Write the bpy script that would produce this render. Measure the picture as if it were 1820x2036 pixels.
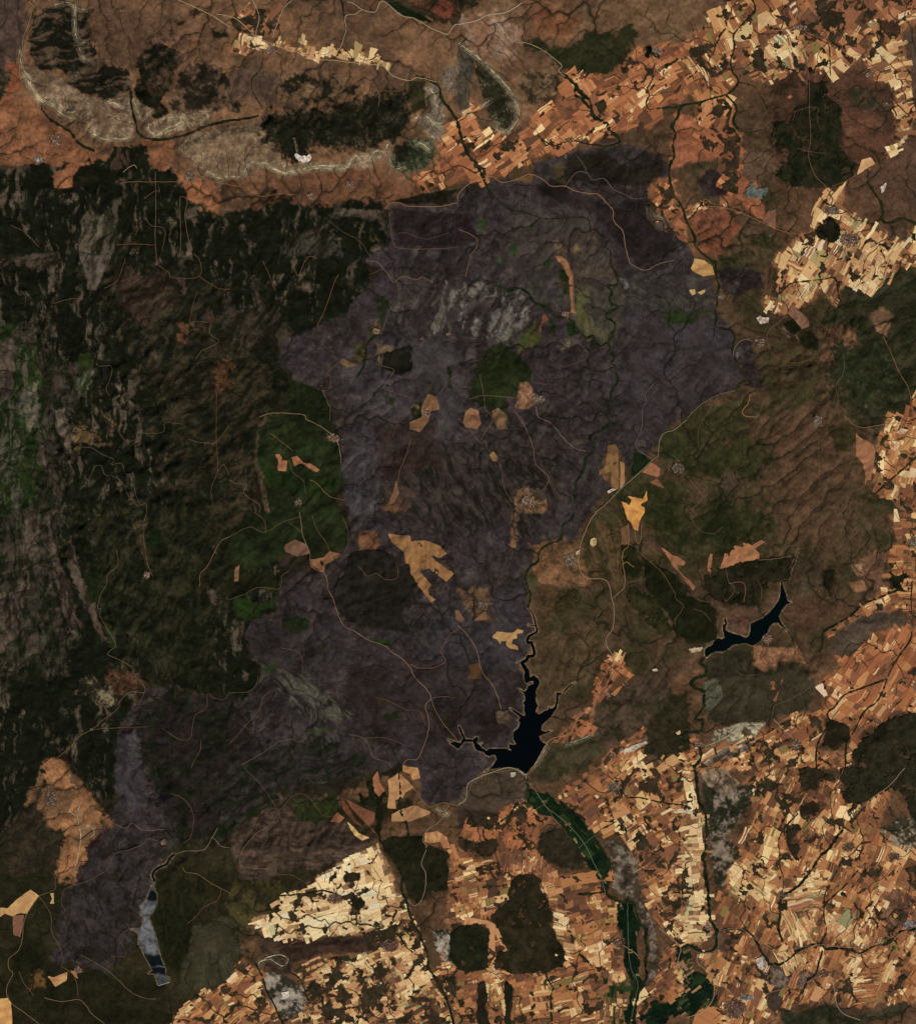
import bpy, math, heapq, random
import numpy as np

# ------------------------------------------------------------------ scene, camera, sky, sun
for o in list(bpy.data.objects):
    bpy.data.objects.remove(o, do_unlink=True)
scene = bpy.context.scene
COL = scene.collection
S = 13.363                      # metres in one map unit; the map is 1820 x 2036 units, seen from straight above
R = math.radians
random.seed(5)
rng = np.random.default_rng(11)

cam_d = bpy.data.cameras.new('camera')
cam_d.sensor_fit = 'HORIZONTAL'
cam_d.sensor_width = 36.0
CAM_H = 150000.0
GROUND = 800.0
cam_d.lens = 36.0 * (CAM_H - GROUND) / (1820 * S)
cam_d.clip_start = 1000.0
cam_d.clip_end = 600000.0
cam = bpy.data.objects.new('camera', cam_d)
cam.location = (0, 0, CAM_H)
COL.objects.link(cam)
scene.camera = cam

SUN_EL, SUN_AZ = 50.0, 142.0    # morning sun from the south-east
world = bpy.data.worlds.new('World')
scene.world = world
world.use_nodes = True
wn = world.node_tree
sky = wn.nodes.new('ShaderNodeTexSky')
sky.sky_type = 'NISHITA'
sky.sun_disc = False
sky.sun_elevation = R(SUN_EL)
sky.sun_rotation = R(SUN_AZ)
sky.altitude = 800
wn.links.new(sky.outputs[0], wn.nodes['Background'].inputs[0])
wn.nodes['Background'].inputs[1].default_value = 0.06
sd = bpy.data.lights.new('sun', 'SUN')
sd.energy = 4.0
sd.angle = R(0.5)
sd.color = (1.0, 0.955, 0.89)
so = bpy.data.objects.new('sun', sd)
so.rotation_euler = (R(90 - SUN_EL), 0, R(180 - SUN_AZ))
COL.objects.link(so)
scene.view_settings.view_transform = 'Standard'
scene.view_settings.look = 'None'
scene.view_settings.gamma = 1.0
scene.view_settings.use_curve_mapping = False
scene.view_settings.exposure = 0.0
scene.render.resolution_x = 915
scene.render.resolution_y = 1024
KCAL = np.array([1.13, 1.085, 1.10])     # how bright flat ground of albedo 1 comes out, so photo tones turn into albedo

# ------------------------------------------------------------------ small maths helpers
def lin(c):
    c = np.asarray(c, dtype=np.float64) / 255.0
    l = np.where(c <= 0.04045, c / 12.92, ((c + 0.055) / 1.055) ** 2.4)
    return np.minimum(l / KCAL, 0.9)

def hsh(ix, iy, seed):
    n = (ix.astype(np.int64) * 374761393 + iy.astype(np.int64) * 668265263 + seed * 1442695041) & 0xffffffff
    n = ((n ^ (n >> 13)) * 1274126177) & 0xffffffff
    return ((n ^ (n >> 16)) & 0xffffff).astype(np.float32) / 16777215.0

def vnoise(x, y, seed):
    xf = np.floor(x); yf = np.floor(y)
    u = (x - xf).astype(np.float32); v = (y - yf).astype(np.float32)
    u = u * u * u * (u * (u * 6 - 15) + 10); v = v * v * v * (v * (v * 6 - 15) + 10)
    a = hsh(xf, yf, seed); b = hsh(xf + 1, yf, seed); c = hsh(xf, yf + 1, seed); d = hsh(xf + 1, yf + 1, seed)
    return a + (b - a) * u + (c - a) * v + (a - b - c + d) * u * v

def fbm(x, y, seed, octv=4, gain=0.5):
    s = 0.0; a = 1.0; t = 0.0
    for k in range(octv):
        s = s + a * vnoise(x + 17.3 * k, y - 9.1 * k, seed + k); t += a; a *= gain
        x, y = 1.62 * x + 1.17 * y, -1.17 * x + 1.62 * y          # twice as fine and turned, so no grid shows
    return s / t

def ridged(x, y, seed, octv=4):
    s = 0.0; a = 1.0; t = 0.0
    x, y = .8 * x + .6 * y, -.6 * x + .8 * y
    for k in range(octv):
        s = s + a * (1 - np.abs(2 * vnoise(x + 5.7 * k, y + 3.3 * k, seed + k) - 1)); t += a; a *= 0.5
        x, y = 1.62 * x + 1.17 * y, -1.17 * x + 1.62 * y
    return s / t

def P(tile, s):
    v = np.array([float(q) for q in s.replace(',', ' ').split()]).reshape(-1, 2)
    if tile == 'F':
        return v
    c, r = tile
    return np.stack([455.0 * c + v[:, 0] / 4.0, 508.9 * r + v[:, 1] / 4.0], 1)

def sdf_poly(X, Y, pts):
    """signed distance in map units, negative inside"""
    d2 = np.full(X.shape, 1e12, np.float32); ins = np.zeros(X.shape, bool)
    n = len(pts)
    for i in range(n):
        ax, ay = pts[i]; bx, by = pts[(i + 1) % n]
        ex, ey = bx - ax, by - ay
        L = ex * ex + ey * ey
        if L < 1e-9: continue
        wx = X - ax; wy = Y - ay
        t = np.clip((wx * ex + wy * ey) / L, 0, 1)
        d2 = np.minimum(d2, (wx - t * ex) ** 2 + (wy - t * ey) ** 2)
        if ay != by:
            c = (ay > Y) != (by > Y)
            ins ^= c & (X < ex * (Y - ay) / (by - ay) + ax)
    d = np.sqrt(d2)
    return np.where(ins, -d, d)

def sdf_line(X, Y, pts, w):
    """distance to a polyline minus its half width (one number or one per point)"""
    w = np.broadcast_to(np.asarray(w, dtype=float), (len(pts),))
    d = np.full(X.shape, 1e6, np.float32)
    for i in range(len(pts) - 1):
        ax, ay = pts[i]; bx, by = pts[i + 1]
        m = 40 + max(w[i], w[i + 1])
        ex, ey = bx - ax, by - ay
        L = ex * ex + ey * ey + 1e-9
        wx = X - ax; wy = Y - ay
        t = np.clip((wx * ex + wy * ey) / L, 0, 1)
        d = np.minimum(d, np.hypot(wx - t * ex, wy - t * ey) - (w[i] + t * (w[i + 1] - w[i])))
    return d

def smooth(pts, step=3.0):
    """Catmull-Rom through the points"""
    pts = np.asarray(pts, float)
    q = np.vstack([2 * pts[0] - pts[1], pts, 2 * pts[-1] - pts[-2]])
    out = []
    for i in range(1, len(q) - 2):
        p0, p1, p2, p3 = q[i - 1], q[i], q[i + 1], q[i + 2]
        n = max(1, int(np.hypot(*(p2 - p1)) / step))
        for k in range(n):
            t = k / n
            out.append(0.5 * (2 * p1 + (p2 - p0) * t + (2 * p0 - 5 * p1 + 4 * p2 - p3) * t * t + (3 * p1 - p0 - 3 * p2 + p3) * t ** 3))
    out.append(pts[-1])
    return np.array(out)

def box_blur(a, r):
    for ax in (0, 1):
        p = np.concatenate([np.repeat(np.take(a, [0], ax), r + 1, ax), a, np.repeat(np.take(a, [-1], ax), r, ax)], ax)
        c = np.cumsum(p, ax, dtype=np.float64)
        n = a.shape[ax]
        a = ((np.take(c, np.arange(2 * r + 1, 2 * r + 1 + n), ax) - np.take(c, np.arange(n), ax)) / (2 * r + 1))
    return a

# ------------------------------------------------------------------ water, traced on the map
LAKE_BIG = P((2,2), "530 1300 530 1345 545 1365 570 1350 600 1345 600 1370 560 1385 550 1410 535 1430 520 1430 480 1405 495 1420 530 1450 535 1500 520 1520 530 1545 525 1580 540 1620 520 1625 480 1600 440 1575 410 1560 440 1590 480 1620 500 1640 480 1660 495 1680 480 1720 450 1745 440 1760 440 1810 465 1850 440 1858 410 1850 405 1830 408 1880 430 1900 410 1900 380 1885 300 1885 240 1890 230 1905 190 1880 172 1858 190 1840 168 1856 150 1840 160 1790 140 1795 120 1815 60 1810 45 1780 30 1740 10 1700 3 1715 25 1770 42 1800 20 1840 -60 1835 -62 1842 0 1885 5 1885 50 1830 120 1830 130 1860 140 1890 170 1905 205 1910 220 1935 250 1945 280 1930 300 1940 310 1970 290 2000 270 2030 200 2086 230 2054 300 2042 400 2032 480 2042 500 2066 520 2084 545 2084 580 2040 640 1970 680 1890 705 1850 680 1840 655 1820 645 1785 680 1770 720 1755 745 1740 700 1750 665 1745 665 1700 695 1670 740 1630 765 1590 785 1560 795 1510 800 1460 850 1430 900 1380 935 1355 900 1370 860 1405 830 1440 795 1440 780 1435 785 1465 780 1510 770 1550 740 1570 720 1550 720 1575 690 1585 645 1615 615 1590 635 1540 620 1510 615 1480 625 1455 615 1450 620 1420 640 1385 650 1350 630 1320 600 1300 575 1320 565 1290 545 1280")
LAKE_BIG_ARM = P((2,2), "560 760 580 790 605 840 615 890 625 920 630 950 600 970 565 990 550 1020 555 1040 585 1040 595 1070 605 1110 600 1145 560 1150 545 1180 510 1200 525 1230 550 1270 545 1310")
LAKE_BIG_ARM_W = [0.7,.8,1,1.2,1.4,1.6,1.8,2,2.3,2.5,2.5,2.6,2.8,2.8,3,3.2,3.4,3.8,4.4,5]
LAKE_BIG_SIDES = [P((2,2), "510 1200 470 1195"), P((2,2), "615 910 560 900"), P((1,2), "1820 1840 1790 1830 1740 1815")]
LAKE_EAST = P((3,2), "750 555 745 600 745 650 735 700 700 750 660 800 600 850 550 870 510 890 505 950 495 985 470 1005 430 985 370 970 310 945 305 920 320 890 310 850 295 850 305 890 285 905 290 950 300 1000 280 1015 250 1005 215 1030 205 1060 170 1075 145 1095 145 1145 160 1155 185 1130 230 1110 290 1110 335 1085 360 1060 420 1050 470 1045 520 1065 550 1050 580 1030 640 960 660 910 690 885 725 880 740 900 770 925 795 950 780 925 750 880 730 830 745 800 770 760 795 735 830 718 800 712 790 660 770 610 760 570")
LAKE_EAST_ARM = P((3,2), "888 300 875 340 860 390 830 450 815 500 805 545 770 548 752 562")
LAKE_SOUTH = P((0,3), "1200 950 1220 945 1225 985 1240 1000 1245 1090 1230 1120 1200 1160 1175 1185 1190 1220 1210 1280 1235 1350 1245 1400 1260 1470 1280 1530 1310 1600 1310 1660 1345 1675 1340 1705 1300 1715 1255 1730 1245 1680 1225 1640 1175 1638 1215 1620 1180 1550 1150 1500 1130 1450 1100 1400 1100 1330 1090 1310 1040 1285 1080 1290 1110 1290 1135 1240 1145 1190 1110 1165 1125 1140 1120 1105 1150 1070 1170 1040 1190 990")
LAKE_SOUTH_ARM = P((0,3), "1385 690 1350 720 1320 770 1250 800 1215 840 1210 870 1225 890 1212 940")
POND = P((2,3), "45 1215 85 1212 88 1235 65 1255 48 1245")

def lake_sdf(name, X, Y):
    if name == 'big':
        d = np.minimum(sdf_poly(X, Y, LAKE_BIG), sdf_line(X, Y, smooth(LAKE_BIG_ARM, 4), np.interp(np.linspace(0, 1, len(smooth(LAKE_BIG_ARM, 4))), np.linspace(0, 1, 20), LAKE_BIG_ARM_W)))
        for l in LAKE_BIG_SIDES: d = np.minimum(d, sdf_line(X, Y, l, 0.7))
        return d
    if name == 'east':
        return np.minimum(sdf_poly(X, Y, LAKE_EAST), sdf_line(X, Y, smooth(LAKE_EAST_ARM, 4), 1.2))
    if name == 'south':
        return np.minimum(sdf_poly(X, Y, LAKE_SOUTH), sdf_line(X, Y, smooth(LAKE_SOUTH_ARM, 4), 2.0))
    return sdf_poly(X, Y, POND)
LAKES = {'big': (880, 1200, 1150, 1560), 'east': (1385, 1080, 1580, 1320), 'south': (250, 1680, 360, 1975), 'pond': (915, 1820, 940, 1850)}

# streams and rivers: tile, points, half width of water and trees, wooded?
RIVERS = [
 ((3,3), "60 -10 80 130 95 270 140 330 155 430 160 540 150 650 130 730 150 800 155 900 170 980 175 1080 185 1180 200 1240 230 1290 240 1340 240 1420 200 1460 130 1470 60 1430 0 1420 -60 1440", 3.9),
 ((3,2), "150 1155 115 1180 105 1210 150 1230 155 1280 130 1310 60 1330 30 1370 60 1400 130 1430 140 1500 130 1560 65 1650 80 1660 125 1660 125 1720 100 1750 0 1755 -70 1790 -30 1815 0 1830 80 1860 115 1920 100 1980 60 2036", 3.4),
 ((3,3), "1830 1290 1700 1310 1600 1400 1500 1420 1380 1480 1300 1450 1200 1440 1100 1440 1060 1400 1000 1410 900 1450 820 1520 740 1570 690 1560 650 1570 640 1530 590 1470 570 1420 530 1350 480 1310 420 1290 320 1285 260 1310 240 1340", 2.6),
 ((2,3), "550 90 555 180 560 260 640 300 720 310 850 330 900 400 960 480 1020 530 1100 600 1160 680 1195 760 1215 840 1180 990 1250 1050 1300 1070 1390 1080 1420 1160 1450 1240 1500 1290 1490 1370 1510 1450 1490 1550 1500 1680 1460 1760 1420 1850 1400 2040", 3.2),
 ((2,1), "1215 30 1225 80 1255 130 1270 190 1260 230 1195 240 1230 290 1205 330 1220 380 1275 400 1200 450 1175 485 1220 510 1250 550 1240 600 1215 610 1240 640 1200 670 1210 740 1195 770 1240 790 1240 830 1215 850 1250 880 1205 900 1260 940 1270 1000 1220 1080 1225 1140 1265 1145 1200 1160 1200 1240 1180 1270 1215 1320 1200 1350 1130 1390 1070 1420 1045 1450 1080 1510 1070 1560 1015 1610 1010 1680 980 1740 940 1800 935 1880 920 1960 930 2036", 2.4),
 ((2,2), "930 -10 900 60 830 110 830 180 800 230 740 250 670 290 640 340 635 400 580 430 545 490 540 540 560 620 580 650 560 760", 2.0),
 ((2,0), "240 1500 330 1600 400 1660 480 1680 570 1700 700 1740 900 1730 1030 1735 1060 1820 1110 1830 1130 1870 1200 1900 1170 1960 1210 1990 1215 2060", 1.2),
 ((2,1), "240 200 390 270 460 255 510 265 570 310 600 360 680 400 740 440 760 480 850 490 920 530 950 590 990 620 1020 650 1080 640 1060 710 1100 690 1130 720 1180 690 1205 700", 2.8),
 ((2,0), "1800 830 1760 870 1750 930 1700 1000 1730 1060 1710 1150 1720 1250 1690 1300 1680 1380 1700 1500 1740 1580 1790 1660 1815 1750 1840 1800 1890 1900 1890 1960 2045 2100", 2.6),
 ((3,1), "225 40 240 180 260 240 240 300 240 380 225 430 235 500 225 540 240 570 310 580 360 600 380 650 360 720 375 800 400 850 450 870 435 930 490 980 420 1020 390 1070", 2.2),
 ((2,0), "830 590 900 640 950 700 1000 760 1050 800 1060 870 1080 930 1170 970 1210 1040 1290 1110", 4.2),
 ((2,0), "930 700 930 750 990 790 1040 850", 3.0),
 ((1,0), "1500 610 1600 640 1670 690 1690 780 1740 850 1790 920 1820 970", 3.4),
 ((2,0), "0 970 20 1060 50 1160 80 1230 140 1290 180 1360 210 1430 240 1500 280 1570", 3.4),
 ((2,0), "1290 1130 1180 1160 1010 1140 950 1120 850 1130 760 1160 690 1120 640 1080", 1.8),
 ((3,0), "520 -10 540 80 440 190 370 280 380 370 350 470 360 560 410 640 380 700 310 750 200 780 70 820 -5 830 -80 850 -260 860", 2.2),
 ((3,0), "310 750 390 840 390 900 370 960 400 1020", 2.6),
 ((3,0), "410 650 540 690 600 790 640 860", 1.0),
 ((3,0), "1440 1450 1490 1530 1540 1600 1560 1680 1550 1740 1600 1770 1720 1740 1830 1780", 3.0),
 ((3,0), "900 240 1000 290 1090 330 1130 370 1140 600", 1.2),
 ((3,0), "900 250 980 210 1100 150 1200 130", 1.4),
 ((0,0), "330 870 400 950 500 1010 570 1060 620 1130 680 1170 750 1200", 2.6),
 ((0,0), "1040 720 1050 850 1080 980 1120 1080 1250 1110 1450 1080 1650 1000 1820 960 1960 945 2050 920", 2.6),
 ((1,0), "895 -10 910 90 930 230 900 340 870 420 840 470", 1.4),
 ((1,0), "20 -10 60 110 140 160 210 200", 1.0),
 ((1,0), "270 370 265 500 230 580 190 620 180 700 230 800 265 850", 1.0),
 ((1,3), "1350 20 1360 180 1360 330 1410 440 1430 560", 2.6),
 ((1,3), "1180 330 1190 450 1200 570 1260 660 1340 790 1380 870 1370 960 1410 1060 1440 1180 1490 1280 1530 1360 1580 1500 1590 1600 1660 1700 1720 1820 1760 1930 1790 2045", 3.0),
 ((1,3), "390 1020 560 1010 740 980 880 1020 960 1080 1010 1150 1020 1240 1110 1250 1180 1280 1240 1330 1340 1330 1420 1440 1560 1530", 1.8),
 ((1,3), "210 1560 270 1680 300 1780 350 1870 390 1960 430 2045", 2.0),
 ((1,3), "500 1640 560 1680 600 1760 630 1850", 1.8),
 ((3,3), "1240 500 1180 570 1140 640 1070 700 1010 790 950 870 880 950 800 1000 750 1050 740 1180 730 1280 760 1380", 3.2),
 ((3,3), "880 370 780 480 730 580 740 680 740 790 770 880 760 1000", 1.3),
 ((3,3), "1360 820 1240 960 1110 1080 1090 1180 1110 1300 1070 1400", 1.4),
 ((3,3), "1260 700 1180 850 1110 980 1090 1080", 1.0),
 ((3,3), "1390 1480 1410 1560 1450 1600", 1.6),
 ((3,3), "1080 1460 1050 1560 1030 1640 960 1700 920 1800", 2.0),
 ((3,2), "1790 560 1785 720 1790 980 1700 1130 1620 1260 1580 1370 1520 1500 1420 1580 1370 1660 1320 1760 1270 1850 1260 2040", 1.8),
 ((3,2), "1590 1330 1400 1400 1250 1460 1180 1550 1120 1600 1130 1690 1060 1800 1030 1900 1030 2040", 2.0),
 ((3,2), "1720 480 1700 600 1560 670 1400 740 1300 830 1180 900 1090 960 1080 1050 1060 1110", 2.0),
 ((3,1), "1820 1600 1700 1710 1600 1800 1500 1890", 1.8),
 ((3,1), "730 300 830 220 950 200 1090 185 1180 180 1210 330 1250 400", 1.5),
 ((0,2), "1210 1720 1200 1820 1210 1900 1240 1980 1230 2060 1270 2160 1240 2220", 2.0),
 ((0,2), "1300 1260 1360 1340 1390 1430 1380 1500 1340 1510 1250 1465 1230 1500 1300 1620 1240 1700", 1.4),
 ((0,3), "1385 690 1390 600 1340 520 1310 490", 1.6),
 ((0,3), "1310 1720 1340 1800 1360 1900 1370 2040", 1.4),
 ((1,1), "1200 600 1150 650 1100 700 1090 780 1070 880 1020 960", 2.2),
 ((2,3), "540 280 460 300 420 370 340 430", 2.0),
 ((2,3), "940 1010 1050 1005 1180 990", 2.2),
 ((2,3), "760 1750 740 1850 750 2040", 2.2),
 ((2,3), "690 1000 720 1500 700 1640 760 1760", 2.0),
 ((2,3), "1260 430 1130 500 1080 550", 1.6),
 ((2,3), "1820 300 1700 290 1580 270 1540 260 1440 240 1370 240", 1.6),
 ((3,3), "0 1000 60 1005 100 980", .8),
]
RIVERS = [(smooth(P(a, b), 4.0), w) for a, b, w in RIVERS]

# ------------------------------------------------------------------ land cover traced on the map
BURN = P('F', "775 408 885 405 905 380 935 365 1000 355 1055 365 1060 325 1110 310 1180 290 1260 290 1310 310 1330 320 1325 350 1290 360 1285 385 1310 420 1340 455 1370 490 1380 505 1400 540 1415 560 1420 590 1425 620 1455 645 1462 690 1475 730 1485 750 1465 770 1420 790 1365 820 1330 850 1310 875 1290 895 1275 910 1245 935 1235 900 1215 885 1200 905 1195 940 1210 970 1180 1005 1155 1050 1145 1080 1120 1110 1090 1130 1060 1125 1050 1150 1050 1190 1055 1220 1065 1250 1045 1290 1060 1305 1030 1320 1045 1345 1045 1365 1045 1400 1040 1430 1030 1460 1020 1485 985 1500 985 1520 960 1535 940 1550 915 1590 880 1600 850 1600 835 1585 830 1550 810 1525 790 1520 760 1530 700 1540 640 1560 580 1560 530 1590 470 1640 430 1650 400 1690 345 1685 330 1705 310 1730 300 1770 290 1800 280 1830 270 1850 250 1870 245 1900 225 1920 215 1940 190 1930 160 1920 125 1905 105 1930 95 1925 100 1905 120 1880 120 1830 125 1780 145 1760 160 1720 170 1690 180 1660 200 1640 230 1610 235 1580 235 1540 230 1490 235 1450 270 1400 290 1365 330 1370 370 1390 430 1395 480 1390 510 1360 525 1340 515 1310 500 1290 490 1270 495 1240 550 1215 555 1180 560 1150 590 1135 625 1145 660 1130 655 1110 690 1085 700 1060 690 1020 690 990 680 940 680 880 665 840 660 810 640 780 615 765 590 760 575 740 555 725 560 690 570 675 600 665 630 650 650 640 690 620 710 590 745 560 760 535 720 520 735 505 775 490 775 440")
BURN_MORE = [P((3,0), "110 1420 160 1340 290 1340 330 1420 390 1440 340 1550 230 1560 150 1580 120 1500"),
             P((3,1), "260 110 330 80 420 75 520 120 600 130 590 260 500 270 400 310 300 290 265 200"),
             P((3,1), "380 800 370 740 400 690 460 660 520 670 545 760 540 830 590 900 600 1040 480 1045 430 1030 490 980 440 930 450 870")]
WOOD_WEST = P('F', "-40 335 140 325 215 310 225 290 280 290 300 330 350 340 375 395 420 430 470 420 560 400 640 410 700 400 760 405 772 480 740 500 720 520 745 545 700 620 640 650 560 680 555 730 590 765 510 860 505 1000 560 1140 550 1210 495 1240 500 1290 515 1310 515 1360 480 1390 290 1360 235 1450 230 1600 170 1560 130 1495 100 1530 75 1590 40 1650 -40 1660")

# tile, points, tone A, tone B, pattern, bias, gain, angle of the grain, edge wobble, edge softness
ZONES = []
def Z(tile, pts, A, B=None, tex='m', bias=0.5, gain=2.5, ang=90, warp=3.0, soft=2.5, op=1.0, sc=1.0):
    ZONES.append((P(tile, pts) if isinstance(pts, str) else pts, A, B if B is not None else A, tex, bias, gain, ang, warp, soft, op, sc))

# --- wide tones
Z('F', "-40 -40 900 -40 1180 -40 1180 120 1060 300 900 340 760 400 420 440 360 340 -40 330", (118,85,60), (88,64,48), 'm', .45, 2.2, warp=6, soft=14)
Z('F', "-40 -40 60 -40 45 150 -40 250", (82,62,52), (70,54,46), 's', .5, 3, 80, 6, 8)
Z('F', "920 -40 1480 -40 1480 70 1260 120 1130 160 1040 130 960 70", (110,82,58), (94,68,50), 'm', .5, 2.6, warp=6, soft=14)
Z('F', "900 40 980 20 1040 60 1010 130 950 110", (150,118,96), (124,88,66), 'f', .5, 3, warp=5, soft=8)
Z('F', "1060 -20 1140 20 1130 90 1070 80 1040 30", (122,78,52), (108,74,52), 'm', .5, 2.5, warp=6, soft=14)
Z('F', "1330 200 1550 220 1540 450 1520 600 1850 600 1850 1150 1600 1330 1360 1330 1220 1560 1060 1540 1045 1340 1070 1120 1150 1060 1230 900 1480 760 1430 620 1400 500", (80,60,43), (58,50,32), 'm', .5, 2.8, warp=8, soft=16)
Z('F', "1500 830 1680 800 1740 900 1700 1050 1560 1090 1540 960", (88,64,46), (68,53,37), 'g', .45, 2.4, warp=8, soft=16)
Z('F', "1660 560 1850 520 1850 820 1700 860 1640 760", (54,49,33), (36,38,22), 's', .5, 2.8, 20, 10, 20)
Z('F', "-40 1640 100 1560 230 1600 250 1700 330 1700 440 1640 600 1580 850 1600 740 1650 700 1740 520 1800 480 1900 520 1980 340 2060 -40 2060", (46,40,26), (36,34,20), 'm', .5, 3, warp=8, soft=14)
Z('F', "-40 1380 110 1370 110 1440 60 1480 -40 1500", (70,58,46), (56,48,36), 's', .5, 3, 70, 5, 6)
Z('F', "110 1310 240 1300 290 1370 230 1460 160 1500 130 1470", (70,56,38), (44,38,26), 'c', .5, 2.5, 120, 6, 10)

Z('F', "-60 345 280 320 420 440 560 410 775 410 960 420 900 1500 600 1600 440 1680 340 1720 230 1640 130 1520 60 1660 -60 1690", (34,29,21), (48,39,30), 'm', .4, 2.6, 84, 5, 5)
# --- northern mesas and woods
Z((0,0), "400 60 560 20 720 80 700 200 780 400 760 470 900 520 1000 560 1060 650 1030 740 840 790 680 740 520 690 560 600 500 550 320 550 250 460 230 330 270 150", (27,26,18), (84,66,51), 's', .12, 2.6, 5, 5, 3)
Z((0,0), "1110 430 1280 340 1430 420 1450 500 1380 580 1350 700 1250 870 1130 830 1060 700 1100 620 1090 500", (26,26,17), (74,56,42), 'f', .10, 2.2, 0, 5, 2.5)
Z((0,0), "1200 890 1290 820 1340 900 1300 960 1210 940", (22,24,15), (56,44,34), 'f', .1, 2.2, 0, 3, 1.5)
Z((0,0), "1480 500 1700 520 1830 600 1900 880 1550 880 1400 930 1350 830 1380 700 1430 600", (38,33,24), (96,72,55), 'f', .35, 3.0, 0, 5, 4)
Z((0,0), "1380 180 1480 80 1640 90 1560 140 1440 210", (46,34,24), (100,72,52), 'f', .3, 3, 0, 4, 3)
Z((0,0), "1120 300 1350 240 1490 330 1420 400 1280 330 1160 380", (56,42,32), (104,74,56), 'f', .4, 3, 0, 5, 4)
Z((0,0), "1670 230 1800 220 1820 300 1700 320", (40,34,22), (90,70,50), 'f', .3, 3, 0, 4, 2)
Z((0,0), "170 530 320 550 500 620 640 740 840 800 900 900 1050 900 1050 1100 880 1130 760 1090 700 990 600 960 460 870 340 830 220 690", (108,84,64), (142,120,96), 'c', .22, 2.2, warp=3, soft=2)
Z((0,0), "850 800 1030 740 1040 880 930 880", (92,72,56), (136,116,92), 'c', .26, 2.4, warp=3, soft=2)
Z((0,0), "1060 760 1200 870 1160 950 1110 960 1070 880", (104,82,62), (146,126,100), 'c', .28, 2.4, warp=2, soft=2)
Z((0,0), "1160 1000 1250 940 1450 900 1690 870 1680 960 1480 1030 1250 1100 1180 1080", (98,76,57), (142,122,96), 'c', .26, 2.4, warp=3, soft=2)
Z('F', "360 290 375 270 425 258 512 240 535 280 570 325 625 322 680 325 712 308 750 298 772 305 730 332 690 336 630 335 568 345 530 330 512 340 487 352 455 355 425 352 390 328 370 310", (112,88,66), (142,120,92), 'c', .22, 2.2, warp=3, soft=2)
Z((1,0), "0 580 170 500 380 600 420 680 380 780 280 830 180 780 0 800", (92,70,56), (70,54,42), 'f', .5, 3, warp=4, soft=6)
Z((1,0), "390 690 560 580 640 620 820 560 900 640 1040 690 960 760 870 740 830 800 600 830 400 790", (36,34,23), (100,75,54), 'f', .28, 3.2, 30, 5, 3)
Z((1,0), "250 930 330 880 550 870 780 890 900 800 1070 770 1200 740 1390 720 1480 720 1440 900 1400 1100 1230 1130 1180 1190 1000 1180 830 1190 700 1170 650 1260 500 1290 460 1250 250 1100", (27,27,18), (88,70,52), 'c', .04, 2.0, 0, 9, 8)
Z((1,0), "1430 640 1560 640 1560 860 1460 900 1440 760", (54,48,28), (44,40,24), 'm', .5, 3, warp=3, soft=2)
Z((1,0), "1560 680 1690 680 1700 960 1720 1060 1640 1110 1500 1020 1500 920 1600 900", (120,104,86), (76,62,50), 'c', .4, 3, warp=4, soft=3)
Z((1,0), "1280 1180 1420 1120 1500 1080 1620 1110 1640 1220 1560 1330 1400 1400 1300 1350", (40,44,28), (92,88,66), 'c', .35, 3, 30, 4, 3)
Z((1,0), "1300 1180 1400 1130 1420 1250 1330 1300", (26,26,17), (40,34,24), 'f', .3, 3, 30, 4, 3)
Z((1,0), "1690 560 1820 500 1820 760 1720 740", (118,102,84), (82,64,52), 'c', .5, 3, warp=4, soft=3)
Z((2,0), "0 320 130 430 130 560 90 700 100 880 40 910 0 880", (84,74,60), (56,50,38), 'c', .5, 3, warp=4, soft=4)
Z((2,0), "130 440 220 500 330 620 430 730 490 870 470 960 400 1050 310 1050 270 960 200 830 150 640", (42,40,26), (100,86,64), 'c', .25, 3, 60, 3, 2.5)
Z((2,0), "560 360 640 290 720 360 900 360 1000 250 1130 230 1240 260 1380 200 1420 280 1330 480 1240 530 1180 580 960 590 820 560 720 440", (50,46,28), (40,40,22), 'm', .5, 3, 20, 6, 5)
Z((2,0), "460 620 560 560 820 600 850 700 760 790 600 840 520 800", (58,46,32), (110,84,60), 'f', .3, 3, 20, 6, 5)
Z((1,0), "1240 0 1600 160 1820 210 1820 -20 1640 -20", (40,38,24), (60,46,32), 's', .5, 2.5, -28, 5, 3)
Z((1,0), "1440 0 1820 0 1820 120 1700 140", (50,36,26), (104,58,42), 'f', .3, 3, 0, 5, 3)
Z((1,0), "1240 20 1320 10 1620 170 1590 180 1400 130", (20,28,15), (26,32,18), 'm', .5, 3, 0, 1.5, 1)
Z((2,0), "0 -10 210 -10 120 60 0 110", (36,34,22), (76,54,40), 'f', .35, 3, 0, 3, 2)
# orange lowland in the west
Z((0,0), "-160 760 60 740 200 770 350 890 560 1060 730 1200 900 1220 860 1340 740 1300 580 1480 430 1490 400 1380 120 1320 -160 1320", (136,88,60), (102,68,48), 'g', .42, 2.6, warp=4, soft=4)
Z((0,0), "60 500 150 480 180 640 200 740 30 760", (124,74,50), (100,62,44), 'm', .5, 2.5, warp=3, soft=4)
Z((0,0), "-160 560 80 570 60 680 20 780 -160 900", (34,36,22), (80,64,46), 'f', .2, 2.5, warp=4, soft=4)
Z((0,0), "1130 1110 1380 1130 1360 1330 1500 1380 1700 1440 1760 1600 1740 1690 1660 1730 1560 1660 1450 1500 1400 1400 1100 1340 1100 1180", (142,91,61), (108,71,50), 'g', .40, 2.6, warp=4, soft=3)
Z((1,0), "-100 1420 300 1400 560 1400 900 1370 1200 1290 1260 1400 1500 1500 1480 1560 1290 1600 1220 1650 1000 1680 900 1600 620 1700 300 1900 200 1850 500 1650 540 1560 300 1540 0 1500", (114,76,54), (78,54,39), 'g', .45, 3.0, warp=5, soft=6)
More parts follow.
